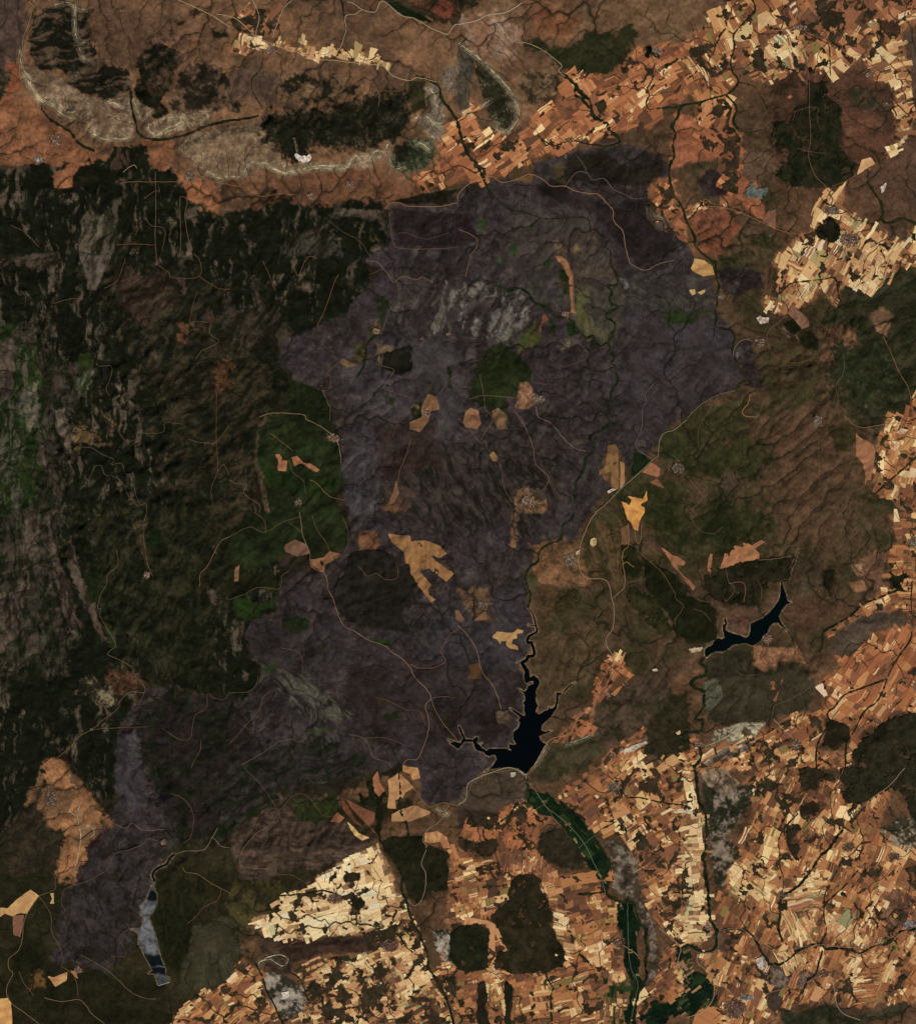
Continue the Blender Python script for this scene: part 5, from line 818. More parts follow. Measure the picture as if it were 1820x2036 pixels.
# pale limestone scarps drawn by the rock strata
SCARPS = [
 ((0,0), "190 600 240 680 300 780 380 830 450 850 460 880 520 920 600 950 630 930", 1.0), ((0,0), "210 620 260 700 330 790 400 820 450 830 460 800", .8),
 ((0,0), "700 1010 740 1060 830 1110 900 1105 1000 1105 1050 1080", 1.4), ((0,0), "480 830 540 890 600 890 600 860", .6),
 ((0,0), "1170 1010 1200 1050 1260 1060 1350 1010 1430 980 1440 930 1480 960", 1.0), ((0,0), "1060 780 1100 900 1130 940 1160 920 1210 880", 1.0), ((0,0), "1180 980 1190 1040 1240 1075 1350 1040 1450 1000", .6),
 ((0,0), "860 810 930 830 960 860 1020 850", .7), ((0,0), "1640 1360 1700 1390 1750 1420 1830 1400", 1.2), ((0,0), "1440 1140 1450 1200 1500 1240", .9), ((0,0), "600 40 600 260 640 330 690 340", .7), ((0,0), "630 380 660 450 710 490", .9),
 ((0,0), "160 400 170 500 200 570 250 640 240 680 280 740", .7), ((0,0), "430 40 540 20 600 60 700 80", .7),
 ((1,0), "0 1400 100 1400 160 1300 240 1300 300 1300 380 1350 450 1370 560 1350 700 1320 850 1320 940 1320 1010 1240 1050 1290 1100 1280 1170 1200 1230 1210 1270 1130", 1.3),
 ((1,0), "300 1320 450 1380 560 1365 700 1340 850 1345 950 1330", .9), ((1,0), "1180 1250 1230 1240", 1.6), ((1,0), "1060 1320 1120 1320", 1.8),
 ((1,0), "1480 940 1520 920 1580 930 1640 990 1720 1010", 1.2), ((1,0), "1600 960 1680 980 1710 920 1680 900", .7), ((1,0), "1480 1140 1530 1140 1600 1190", .9), ((1,0), "1600 700 1640 760 1640 830 1690 850", .7),
 ((1,0), "1270 1230 1290 1310 1330 1340 1420 1320", .8), ((1,0), "1560 1030 1620 1090 1660 1110", .9),
 ((2,0), "0 340 130 430 220 510 330 620 420 730 470 830 480 920 440 1000 390 1050 310 1030 310 980", 1.1), ((2,0), "210 490 300 600 400 700 450 800 470 900", .7),
 ((2,0), "30 900 80 890 100 860", 1.2), ((2,0), "190 850 250 800", .8), ((2,0), "330 1040 380 1060", 1.6),
 ((1,3), "1640 320 1720 380 1750 370 1700 350", 1.0), ((2,2), "590 2035 650 1960 700 1880", .7),
 ((0,3), "630 300 620 400 640 520 630 660 590 820", .5), ((0,3), "660 450 740 480 740 540 690 560", .8), ((0,3), "550 340 600 380", .5),
 ((3,2), "140 1870 300 1800 450 1700 600 1690", .7), ((3,2), "160 1950 350 1860 500 1790", .7), ((2,2), "1290 1900 1400 1870 1500 1820", 1.0), ((2,2), "860 1850 1000 1800 1080 1760", .7),
 ((1,3), "280 1520 400 1490 470 1530 420 1580 330 1530 240 1550 250 1620", .6),
]
SCARPS = [(smooth(P(a, b), 4), w) for a, b, w in SCARPS]

# villages and towns: tile, centre, radii, houses, kind of tone, label
VILLAGES = [
 ((0,0), 450, 1110, 11, 13, 130, 0, "grey and red roofed town on the orange plain, far north-west"),
 ((0,0), 1510, 1400, 10, 9, 90, 1, "grey hillside village under the banded mesa, north-west"),
 ((0,0), 970, 80, 5, 3, 20, 0, "tiny hamlet by the top edge in the north-west"),
 ((1,0), 340, 400, 10, 9, 90, 0, "pinkish village on the pale strip of fields at the top"),
 ((1,0), 960, 1470, 8, 9, 60, 0, "upper of two villages at the foot of the long pale scarp"),
 ((1,0), 650, 1560, 8, 8, 60, 0, "lower of two villages at the foot of the long pale scarp"),
 ((2,0), 1580, 400, 9, 9, 70, 0, "village between dark groves and orange fields in the north"),
 ((2,0), 880, 1110, 6, 4, 30, 1, "hamlet beside the wooded creek north of the scar"),
 ((2,0), 855, 1240, 4, 5, 18, 1, "tiny hamlet on the northern rim of the scar"),
 ((3,0), 900, 215, 13, 7, 110, 0, "village on the road east of the pale kite shaped field"),
 ((3,0), 1450, 590, 9, 6, 60, 0, "small village among orange fields at the right, far north-east"),
 ((3,0), 1585, 825, 6, 4, 30, 1, "hamlet between dark hedges and the striped fields at the right"),
 ((3,0), 1150, 1670, 17, 10, 150, 1, "pale spread-out settlement below the large pine plantation"),
 ((3,0), 1290, 1900, 22, 15, 230, 0, "town with streets beside the round black-green wood"),
 ((3,1), 1035, 1310, 9, 13, 130, 1, "grey village alone on the brown eastern plain"),
 ((3,1), 580, 690, 12, 8, 80, 0, "village at the eastern tip of the scar"),
 ((3,1), 275, 325, 7, 5, 40, 1, "hamlet in the north-eastern river bend beside the scar"),
 ((2,1), 640, 1140, 13, 8, 90, 1, "grey village in the middle of the scar, east of the green patch"),
 ((2,1), 860, 460, 10, 6, 60, 0, "village at the river fork in the northern scar"),
 ((2,1), 1750, 1690, 13, 10, 110, 1, "village with tan gardens beside the diamond shaped field"),
 ((2,2), 890, 380, 14, 12, 150, 1, "town on the south-eastern edge of the scar"),
 ((2,2), 200, 740, 11, 7, 70, 1, "village with blackened ground in the southern scar"),
 ((2,2), 1230, 1940, 7, 5, 40, 1, "village under the pale quarry banks in the south"),
 ((2,2), 1190, 1460, 6, 8, 40, 0, "valley village along the road east of the black reservoir"),
 ((0,3), 405, 240, 11, 18, 160, 1, "town on orange ground in the south-west"),
 ((0,3), 620, 1610, 8, 8, 50, 0, "small village at the southern tip of the scar"),
 ((1,3), 840, 1045, 14, 11, 140, 2, "red-brown village in the pale southern hills"),
 ((1,3), 1275, 1420, 19, 14, 220, 2, "large brown town under the southern ridge"),
 ((2,3), 1240, 160, 14, 12, 130, 1, "grey village north-east of the green valley"),
 ((2,3), 1280, 1395, 12, 9, 100, 2, "village on the left bank of the narrow green strip"),
 ((2,3), 500, 265, 7, 5, 40, 0, "hamlet by the creek below the dam"),
 ((3,3), 1285, 630, 13, 10, 120, 2, "village at the head of the long dark grove, south-east"),
 ((3,3), 170, 1270, 8, 7, 60, 0, "village where two rivers meet in the south-east"),
 ((3,3), 380, 1920, 25, 22, 380, 2, "largest town, with red roofs, beside the green river loop"),
 ((3,3), 480, 1830, 14, 5, 60, 3, "blue roofed industrial sheds above the largest town"),
 ((3,3), 1770, 1250, 12, 7, 60, 3, "blue and white sheds near the right edge in the south-east"),
 ((3,3), 1085, 1640, 11, 9, 90, 2, "village south of the eastern river, among pale fields"),
 ((3,3), 1650, 710, 13, 8, 90, 2, "village near the right edge, below pale chalk slopes"),
 ((3,3), 760, 1020, 7, 9, 50, 1, "hamlet at the lower end of the long dark grove"),
 ((3,3), 175, 580, 7, 9, 60, 2, "riverside village on the straight southern river"),
 ((3,2), 640, 1010, 11, 10, 70, 0, "holiday village on the south shore of the eastern reservoir"),
 ((3,2), 1795, 230, 9, 12, 90, 1, "town cut by the right edge, halfway down"),
 ((3,2), 1515, 1670, 6, 6, 40, 1, "village on the rim of the dark right-hand forest"),
 ((3,2), 90, 1850, 8, 6, 50, 0, "village by the river between chalk slopes"),
 ((3,2), 870, 1850, 9, 10, 70, 0, "village among narrow tan fields, right of the chalk slopes"),
 ((1,1), 1570, 1250, 7, 11, 60, 0, "village with tan gardens in the upper middle of the scar"),
 ((1,1), 830, 1450, 13, 9, 90, 0, "village on the eastern edge of the green country"),
 ((1,1), 550, 1960, 9, 8, 60, 1, "small village south of the two orange fields"),
 ((1,1), 1170, 600, 8, 6, 50, 0, "village by the dark stream in the north-west of the scar"),
 ((1,1), 1740, 625, 5, 3, 20, 0, "hamlet below the pale slate outcrops"),
 ((1,1), 1540, 660, 4, 3, 16, 0, "farmstead west of the pale slate outcrops"),
 ((2,1), 560, 1950, 14, 12, 110, 0, "scattered village with tan plots in the south of the scar's centre"),
 ((0,2), 1170, 500, 6, 7, 40, 0, "tiny village in the dark western hills"),
 ((0,2), 730, 1728, 2, 2, 8, 0, "lone farm on the straight track in the dark south-west"),
 ((0,3), 1300, 590, 5, 5, 25, 0, "hamlet near the upper end of the pale reservoir"),
 ((0,0), 310, 1275, 8, 5, 40, 3, "blue roofed farm sheds on the orange plain, north-west"),
]
VILLAGES = [(455.0 * t[0] + x / 4.0, 508.9 * t[1] + y / 4.0, rx, ry, n, k, l) for t, x, y, rx, ry, n, k, l in VILLAGES]

# quarries and pits
QUARRIES = [
 ((1,0), "520 1240 535 1215 560 1235 600 1245 640 1230 655 1255 640 1280 600 1297 550 1275", (222,206,190), (150,132,116), 1.0, "white quarry in the dark mesa-top forest"),
 ((1,0), "500 1090 525 1100 545 1150 550 1220 535 1215 525 1150", (96,84,72), (70,58,46), 1.0, "grey haul track leading up from the white quarry"),
 ((3,0), "470 1500 500 1450 540 1490 580 1500 640 1500 645 1550 570 1582 490 1575 455 1545", (106,106,97), (70,74,68), 2.0, "blue-grey open pit mine in the north-east"),
 ((3,1), "550 490 575 475 600 485 655 485 640 530 590 547 560 520", (226,204,182), (150,120,98), 1.0, "white quarry heaps east of the scar"),
 ((1,3), "415 1790 470 1780 485 1820 420 1845", (224,206,190), (180,156,136), .6, "small white quarry near the bottom edge"),
 ((1,3), "1385 1645 1405 1640 1410 1660 1390 1665", (226,216,204), (200,180,164), .3, "tiny white plant yard among pale southern fields"),
 ((3,0), "1535 1480 1585 1450 1580 1510 1545 1540", (200,182,166), (140,116,98), 1.0, "pale quarry scar on the brown hill at the right, north-east"),
 ((2,2), "1540 1250 1580 1245 1590 1265 1550 1270", (206,186,164), (160,130,108), .6, "small white works beside the valley fields east of the black reservoir"),
 ((2,2), "1300 1905 1380 1865 1500 1820 1515 1840 1420 1890 1330 1930", (190,172,150), (140,120,100), 1.0, "grey-white quarry benches on the southern ridge"),
 ((3,3), "540 1520 600 1500 640 1560 610 1620 560 1590", (190,172,158), (120,100,86), 1.2, "white chalk badland in the river bend, south-east"),
 ((3,2), "10 1090 60 1080 120 1080 110 1110 40 1120", (196,172,140), (150,122,94), 1.2, "pale works below the eastern reservoir's dam"),
 ((2,3), "415 40 455 35 460 55 440 80 420 75", (196,186,170), (150,140,124), .3, "white yard beside the big dam"),
 ((2,2), "1050 220 1075 200 1100 210 1100 260 1070 280 1052 260", (196,166,120), (120,92,60), .6, "oval pale pit beside the town on the scar's edge"),
 ((2,2), "935 320 965 300 970 330 940 345", (190,170,140), (150,124,96), .4, "pale factory yard beside the town on the scar's edge"),
 ((2,1), "1180 1870 1230 1850 1260 1855 1215 1880 1195 1890", (206,186,160), (150,122,96), .3, "white depot at the end of the runway-like strip"),
 ((3,1), "1660 1400 1700 1370 1760 1380 1740 1410 1690 1420", (206,180,144), (160,128,96), .4, "oval pale yard near the right edge, east"),
]
QUARRIES = [(P(a, b), A, B, w, l) for a, b, A, B, w, l in QUARRIES]

# ------------------------------------------------------------------ the height field
CELL = 2.1
M0 = 110.0
gx = np.arange(-M0, 1820 + M0 + 1e-3, CELL)
gy = np.arange(-M0, 2036 + M0 + 1e-3, CELL)
NX, NY = len(gx), len(gy)
X, Y = np.meshgrid(gx.astype(np.float32), gy.astype(np.float32))

def bil(a, fx, fy, x0, y0, c):
    """bilinear look-up of a grid"""
    u = np.clip((np.asarray(fx) - x0) / c, 0, a.shape[1] - 1.001); v = np.clip((np.asarray(fy) - y0) / c, 0, a.shape[0] - 1.001)
    i = u.astype(int); j = v.astype(int); u = u - i; v = v - j
    return (a[j, i] * (1 - u) + a[j, i + 1] * u) * (1 - v) + (a[j + 1, i] * (1 - u) + a[j + 1, i + 1] * u) * v

def window(pts, pad):
    a, b = pts.min(0) - pad, pts.max(0) + pad
    i0, i1 = np.searchsorted(gx, [a[0], b[0]]); j0, j1 = np.searchsorted(gy, [a[1], b[1]])
    return slice(max(0, j0), j1), slice(max(0, i0), i1)

Xc, Yc = X[::2, ::2], Y[::2, ::2]
CC = CELL * 2
relief = 0.22 + 0 * Xc
base = 640 + 0.045 * (2036 - Yc) + 0.03 * (1820 - Xc)
bump = 0 * Xc
for bx, by, sx, sy, hh in ((170, 900, 230, 520, 330), (250, 180, 260, 130, 130), (600, 260, 190, 80, 150), (1060, 200, 80, 90, 110), (880, 760, 260, 380, 110), (1650, 720, 150, 140, 200),
                           (1700, 930, 130, 120, 120), (560, 1690, 220, 50, 140), (1260, 1400, 70, 50, 140), (1180, 1480, 60, 25, 100), (760, 1880, 120, 18, 110), (1530, 1340, 120, 50, 120),
                           (1730, 1480, 120, 90, 100), (300, 1600, 200, 200, 90), (1600, 240, 90, 110, 80), (640, 1350, 160, 160, 90), (1250, 1790, 40, 90, 70), (1720, 1240, 70, 20, 80), (1480, 1370, 60, 60, 60)):
    e = np.exp(-((Xc - bx) / sx) ** 2 - ((Yc - by) / sy) ** 2)
    bump = bump + hh * e
    relief = np.maximum(relief, 0.22 + 0.78 * e * min(1.0, hh / 150))
farm_d = np.full(Xc.shape, 1e3, np.float32)
for f in FARMS:
    farm_d = np.minimum(farm_d, sdf_poly(Xc, Yc, f[0]))
farm_soft = np.clip(farm_d / 20, 0, 1)
h = base + 30 + 0.75 * bump + 70 * relief * fbm(Xc / 90, Yc / 90, 3, 5) + 8 * rng.random(Xc.shape)
river_d = np.full(Xc.shape, 1e3, np.float32)
for pts, w in RIVERS:
    a = pts.min(0) - 45; b = pts.max(0) + 45
    i0, i1 = np.searchsorted(Xc[0], [a[0], b[0]]); j0, j1 = np.searchsorted(Yc[:, 0], [a[1], b[1]])
    river_d[j0:j1, i0:i1] = np.minimum(river_d[j0:j1, i0:i1], sdf_line(Xc[j0:j1, i0:i1], Yc[j0:j1, i0:i1], pts[::2] if len(pts) > 8 else pts, 0))
for nm, (a, b, c, d) in LAKES.items():
    i0, i1 = np.searchsorted(Xc[0], [a - 10, c + 10]); j0, j1 = np.searchsorted(Yc[:, 0], [b - 10, d + 10])
    river_d[j0:j1, i0:i1] = np.minimum(river_d[j0:j1, i0:i1], np.maximum(0, lake_sdf(nm, Xc[j0:j1, i0:i1], Yc[j0:j1, i0:i1])))
fixed = river_d < CC * 0.6
rb = base + 0.35 * bump
h = np.where(fixed, rb - 10, np.maximum(h, rb + 6))
ny, nx = h.shape
nb = [(-1, 1.4142, -nx - 1), (0, 1, -nx), (1, 1.4142, -nx + 1), (-1, 1, -1), (1, 1, 1), (-1, 1.4142, nx - 1), (0, 1, nx), (1, 1.4142, nx + 1)]
up = (26.0 * relief * np.clip(river_d / 25, 0.3, 1)).ravel()
for it in range(6):
    # priority flood gives every cell a way out, then the streams cut down
    H = h.ravel().tolist(); n = nx * ny
    rec = [-1] * n; dist = [1.0] * n; done = bytearray(n); order = []
    heap = []
    fx = fixed.ravel()
    edge = np.zeros((ny, nx), bool); edge[0] = edge[-1] = True; edge[:, 0] = edge[:, -1] = True
    for k in np.flatnonzero(edge.ravel() | fx).tolist():
        heap.append((H[k], k)); done[k] = 1
    heapq.heapify(heap)
    pop, push = heapq.heappop, heapq.heappush
    while heap:
        z, k = pop(heap); order.append(k)
        cx = k % nx
        for dx, dd, off in nb:
            q = k + off
            if q < 0 or q >= n or done[q]: continue
            qx = cx + dx
            if qx < 0 or qx >= nx: continue
            done[q] = 1; rec[q] = k; dist[q] = dd
            zq = H[q]
            if zq < z: zq = z + 0.01; H[q] = zq
            push(heap, (zq, q))
    acc = [1.0] * n
    for k in reversed(order):
        r = rec[k]
        if r >= 0: acc[r] += acc[k]
    U = (up * (1.0 if it < 5 else 0.5)).tolist()
    for k in order:
        r = rec[k]
        if r >= 0:
            f = 0.55 * acc[k] ** 0.5 / dist[k]
            H[k] = (H[k] + U[k] + f * H[r]) / (1 + f)
    h = np.array(H).reshape(ny, nx)
ACC = np.array(acc).reshape(ny, nx); REC = rec
accg = np.log(ACC)
accg[fixed] = np.minimum(accg[fixed], 4.0)
h = 0.65 * h + 0.35 * box_blur(h, 1)
h = farm_soft * h + (1 - farm_soft) * box_blur(box_blur(h, 4), 4)

w1x = fbm(X / 11, Y / 11, 101, 3) - 0.5; w1y = fbm(X / 11, Y / 11, 131, 3) - 0.5
w2x = fbm(X / 50, Y / 50, 161, 3) - 0.5; w2y = fbm(X / 50, Y / 50, 191, 3) - 0.5
hx, hy = X + 9 * w1x, Y + 9 * w1y
HG = bil(h, hx, hy, gx[0], gy[0], CC)
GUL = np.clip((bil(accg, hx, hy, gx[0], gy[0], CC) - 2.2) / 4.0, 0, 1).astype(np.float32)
fs = bil(farm_soft, X, Y, gx[0], gy[0], CC)
rel = bil(relief, X, Y, gx[0], gy[0], CC)
west = np.exp(-((X - 150) / 260) ** 2 - ((Y - 800) / 560) ** 2)
RW = ridged((X + 60 * w2x + 9 * w1x) / 30, (Y + 60 * w2y) / 105, 217, 4)
HG = HG + west * 130 * (RW - .6)
HG = HG + fs * (6 + 14 * rel) * (ridged(X / 17 + 1.2 * w2x, Y / 17 + 1.2 * w2y, 211, 3) - 0.6) + fs * 4 * (fbm(X / 5, Y / 5, 223, 3) - .5)
FR = bil(river_d, X, Y, gx[0], gy[0], CC)
LEVEL = {}
lake_all = np.full(X.shape, 1e3, np.float32)
for nm, (a, b, c, d) in LAKES.items():
    sl = window(np.array([[a, b], [c, d]], float), 30)
    sdl = lake_sdf(nm, X[sl], Y[sl])
    lake_all[sl] = np.minimum(lake_all[sl], sdl)
    lv = float(np.percentile(HG[sl][sdl < 2], 40)); LEVEL[nm] = lv
    t = np.clip(sdl / 22, 0, 1); t = t * t * (3 - 2 * t)
    out = np.maximum(lv + 3 + 8 * np.clip(sdl / 8, 0, 1), HG[sl]) * t + (lv + 3 + 8 * np.clip(sdl / 8, 0, 1)) * (1 - t)
    HG[sl] = np.where(sdl > 22, HG[sl], np.where(sdl > 0, out, lv - 14))
EDGE_I = np.clip(np.rint((np.where(gx < 0, -gx, np.where(gx > 1820, 3640 - gx, gx)) - gx[0]) / CELL).astype(int), 0, NX - 1)
EDGE_J = np.clip(np.rint((np.where(gy < 0, -gy, np.where(gy > 2036, 4072 - gy, gy)) - gy[0]) / CELL).astype(int), 0, NY - 1)
def mirror(a):
    return a[EDGE_J][:, EDGE_I]
HG = mirror(HG); GUL = mirror(GUL)
def Hs(fx, fy):
    return bil(HG, fx, fy, gx[0], gy[0], CELL)

# ------------------------------------------------------------------ what grows and lies on the ground
nF = np.clip((fbm(X / 26, Y / 26, 301, 6, .80) - .5) * 3.4 + .5, 0, 1)
nS = np.clip((fbm(X / 4.5, Y / 4.5, 303, 3, .6) - .5) * 2.4 + .5, 0, 1)
nE = np.clip((fbm(X / 15, Y / 15, 307, 5, .76) - .5) * 3.2 + .5, 0, 1)
nM = np.clip((fbm(X / 55, Y / 55, 311, 7, .62) - .5) * 3.0 + .5, 0, 1)
colr = np.zeros(X.shape + (3,), np.float32)
def mix(sl, A, B, m, op):
    c = A[None, None, :] * (1 - m[..., None]) + B[None, None, :] * m[..., None]
    colr[sl] = colr[sl] * (1 - op[..., None]) + c * op[..., None]
full = (slice(0, NY), slice(0, NX))
mix(full, lin((96,68,48)), lin((72,54,38)), np.clip(.5 + 1.0 * (nM - .5) + .5 * (nF - .5), 0, 1), np.ones(X.shape, np.float32))
nofield = np.zeros(X.shape, np.float32)
def tex_of(tex, sl, ang, seed, d):
    if tex == 'f': return nF[sl]
    if tex == 'm': return 0.72 * nM[sl] + 0.28 * nF[sl]
    if tex == 'g': return np.clip(.45 * nF[sl] + .45 * nM[sl] + .3 * GUL[sl], 0, 1)
    if tex == 'w':                                          # open rock on the crests of the long ridges
        sk = tex_of('s', sl, 87, 5, d)
        return np.clip(.36 + 2.4 * np.clip(RW[sl] - .56, 0, 1) * np.clip(4.5 * (.75 * sk + .25 * nE[sl] - .48), 0, 1) + .22 * (nF[sl] - .5), 0, 1)
    if tex == 'c':                                          # strata: bands that run parallel to the rim of the hill
        ph = -d / 3.1 + 1.6 * w1x[sl] + 5.0 * w2x[sl] + HG[sl] / 60.0
        band = (.5 + .5 * np.sin(ph * 2 * np.pi)) ** 2 * np.clip(1.15 + d / 34, .25, 1)
        return np.clip(.22 + .62 * band + .5 * (nF[sl] - .5) + .25 * (nS[sl] - .5), 0, 1)
    ca, sa = math.cos(R(ang)), -math.sin(R(ang))
    xs, ys = X[sl] + 34 * w2x[sl] + 3.5 * w1x[sl], Y[sl] + 34 * w2y[sl] + 3.5 * w1y[sl]
    u = (xs * ca + ys * sa) / 46.0; v = (-xs * sa + ys * ca) / 10.0
    s_ = 0; a_ = 1.0
    for k in range(4):
        s_ = s_ + a_ * (vnoise(u * (1.7 ** k) + 3.1 * k, v * (2.1 ** k) - 7.7 * k, 400 + seed + k) - .5); a_ *= .76
    return np.clip(.5 + 1.15 * s_ + .35 * (nF[sl] - .5), 0, 1)
def paint(z, seed, mark=True):
    pts, A, B, tex, bias, gain, ang, warp, soft, op, sc = z
    sl = window(pts, warp * 2 + soft * 1.5 + 4)
    if X[sl].size == 0: return
    xs = X[sl] + warp * (2.0 * w1x[sl] + 1.6 * w2x[sl]); ys = Y[sl] + warp * (2.0 * w1y[sl] + 1.6 * w2y[sl])
    d = sdf_poly(xs, ys, pts)
    o = np.clip(0.5 - d / soft + (2.3 if soft > 2.2 else 1.0) * (nE[sl] - .5), 0, 1) * op
    m = np.clip(bias + gain * (tex_of(tex, sl, ang, seed % 23, d) - .5) * .8, 0, 1)
    mix(sl, lin(A), lin(B), m, o.astype(np.float32))
    if mark and op > .85: nofield[sl] = np.maximum(nofield[sl], o)
    return sl, d
WIDE = 12
burn_d = np.full(X.shape, 1e3, np.float32)
for b in [BURN] + BURN_MORE:
    sl = window(b, 12)
    burn_d[sl] = np.minimum(burn_d[sl], sdf_poly(X[sl] + 3 * (2 * w1x[sl] + 1.6 * w2x[sl]), Y[sl] + 3 * (2 * w1y[sl] + 1.6 * w2y[sl]), b))
burn_d = burn_d - 6.0 * (nE - .5)
burnt = np.clip(.5 - burn_d / 2.0, 0, 1)
rx_, ry_ = X + 20 * w2x + 5 * w1x, Y + 20 * w2y + 5 * w1y
rdg = ridged(rx_ / 30, ry_ / 30, 331, 4)
rdg2 = ridged(rx_ / 13 + 9, ry_ / 13, 341, 3)
def mottle():
    global colr
    bt = burnt[..., None]
    st = np.clip((fbm((rx_ * .8 + ry_ * .6) / 9, (-rx_ * .6 + ry_ * .8) / 40, 361, 5, .62) - .5) * 3 + .5, 0, 1)
    for m, c in ((np.clip((.8 * nF + .2 * st - .58) * 4, 0, 1) * .42, (76,65,57)), (np.clip((.42 - .8 * nE - .2 * (1 - st)) * 5, 0, 1) * .55, (38,31,28)),
                 (np.clip((st - .70) * 3, 0, 1) * np.clip(nM * 2 - .9, 0, 1) * .30, (92,83,78))):
        m = m[..., None] * bt
        colr = colr * (1 - m) + lin(c) * m
for i, z in enumerate(ZONES[:WIDE]): paint(z, i, False)
for f in FARMS:
    paint((f[0], f[6], tuple(int(q * .74) for q in f[6]), 'm', .45, 2.4, 0, 3.0, 3.0, 1.0, 1), 7, False)
for i, z in enumerate(ZONES[WIDE:]):
    if z == 'mottle': mottle()
    else: paint(z, i)
for pts, A, B, rag, l in WOODS:
    paint((pts, A, B, 'f', .5, 2.5, 0, 3.0, 9.0 if rag > .9 else 3.0, .75, 1), 3, False)
# finer relief of the cover: rocky crests, veins of brush, mottled soil
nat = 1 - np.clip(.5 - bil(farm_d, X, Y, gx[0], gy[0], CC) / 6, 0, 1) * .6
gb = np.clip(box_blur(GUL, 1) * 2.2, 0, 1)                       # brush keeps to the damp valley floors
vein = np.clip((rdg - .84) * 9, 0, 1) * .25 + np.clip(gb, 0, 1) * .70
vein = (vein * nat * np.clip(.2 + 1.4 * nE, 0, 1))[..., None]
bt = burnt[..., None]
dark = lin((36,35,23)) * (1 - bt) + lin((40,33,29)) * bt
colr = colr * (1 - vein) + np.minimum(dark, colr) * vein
colr *= (1 + nat[..., None] * (.55 * (fbm(rx_ / 19, ry_ / 8, 351, 5, .66) - .5)[..., None] + .45 * (.58 - rdg)[..., None]))
# bare rock along the scarps, dry mud round the lakes
brk = np.clip((nS - .3) * 2.0, 0, 1)
for pts, w in SCARPS:
    sl = window(pts, 10)
    d = sdf_line(X[sl] + 2 * w1x[sl], Y[sl] + 2 * w1y[sl], pts, 0)
    for k, (off, op, cc) in enumerate(((0, .30, (170,150,118)), (3.4, .30, (150,130,102)), (6.4, .22, (144,122,94)))):
        o = np.clip(1 - np.abs(d - off) / (1.0 + w * .9), 0, 1) * op * min(1, .45 + w * .45) * (0.35 + .65 * brk[sl])
        colr[sl] = colr[sl] * (1 - o[..., None]) + lin(cc) * o[..., None]
rim = np.clip(1 - np.abs(lake_all - 1.1) / 1.6, 0, 1) * .80 * (lake_all > -2) * (.5 + .5 * brk)
colr = colr * (1 - rim[..., None]) + lin((150,124,92)) * rim[..., None]
# small scale unevenness of soil and plants
colr *= (0.70 + 0.22 * nF + 0.38 * nS + 0.20 * (hsh(X * 7, Y * 7, 77) - .5))[..., None]
colr = mirror(colr); burn_m = mirror(burn_d); nofield = mirror(nofield)
ww = np.full(X.shape, 1e3, np.float32); sl = window(WOOD_WEST, 20)
ww[sl] = sdf_poly(X[sl] + 7 * (2 * w1x[sl] + 1.6 * w2x[sl]), Y[sl] + 7 * (2 * w1y[sl] + 1.6 * w2y[sl]), WOOD_WEST)
ww = mirror(ww)

# ------------------------------------------------------------------ materials
def nodes_of(name):
    m = bpy.data.materials.new(name); m.use_nodes = True
    nt = m.node_tree
    return m, nt, nt.nodes['Principled BSDF']
def land_material(name, fine, amount, rough=1.0, bump=0.0):
    """ground tone carried by the mesh, broken up by soil and plant noise in world space"""
    m, nt, bs = nodes_of(name)
    at = nt.nodes.new('ShaderNodeAttribute'); at.attribute_name = 'Col'
    geo = nt.nodes.new('ShaderNodeNewGeometry')
    n1 = nt.nodes.new('ShaderNodeTexNoise'); n1.inputs['Scale'].default_value = 1.0 / fine; n1.inputs['Detail'].default_value = 4; n1.inputs['Roughness'].default_value = .7
    n2 = nt.nodes.new('ShaderNodeTexNoise'); n2.inputs['Scale'].default_value = 1.0 / (fine * 7); n2.inputs['Detail'].default_value = 3
    nt.links.new(geo.outputs['Position'], n1.inputs['Vector']); nt.links.new(geo.outputs['Position'], n2.inputs['Vector'])
    ad = nt.nodes.new('ShaderNodeMath'); ad.operation = 'ADD'
    nt.links.new(n1.outputs['Fac'], ad.inputs[0]); nt.links.new(n2.outputs['Fac'], ad.inputs[1])
    mr = nt.nodes.new('ShaderNodeMapRange'); mr.inputs[1].default_value = .6; mr.inputs[2].default_value = 1.4
    mr.inputs[3].default_value = 1 - amount; mr.inputs[4].default_value = 1 + amount
    nt.links.new(ad.outputs[0], mr.inputs[0])
    mx = nt.nodes.new('ShaderNodeVectorMath'); mx.operation = 'SCALE'
    nt.links.new(at.outputs['Color'], mx.inputs[0]); nt.links.new(mr.outputs[0], mx.inputs['Scale'])
    nt.links.new(mx.outputs[0], bs.inputs['Base Color'])
    bs.inputs['Roughness'].default_value = rough
    bs.inputs['Specular IOR Level'].default_value = 0.0
    if bump:
        bp = nt.nodes.new('ShaderNodeBump'); bp.inputs['Strength'].default_value = 1.0; bp.inputs['Distance'].default_value = bump
        nt.links.new(n1.outputs['Fac'], bp.inputs['Height']); nt.links.new(bp.outputs[0], bs.inputs['Normal'])
    return m
M_LAND = land_material('soil_and_scrub', 46.0, .42, bump=10.0)
M_WOOD = land_material('forest_canopy', 40.0, .46, bump=14.0)
M_FIELD = land_material('stubble_and_plough', 60.0, .17)
M_ROAD = land_material('road_dust', 40.0, .10)
M_ROOF = land_material('roof_tile', 6.0, .12)
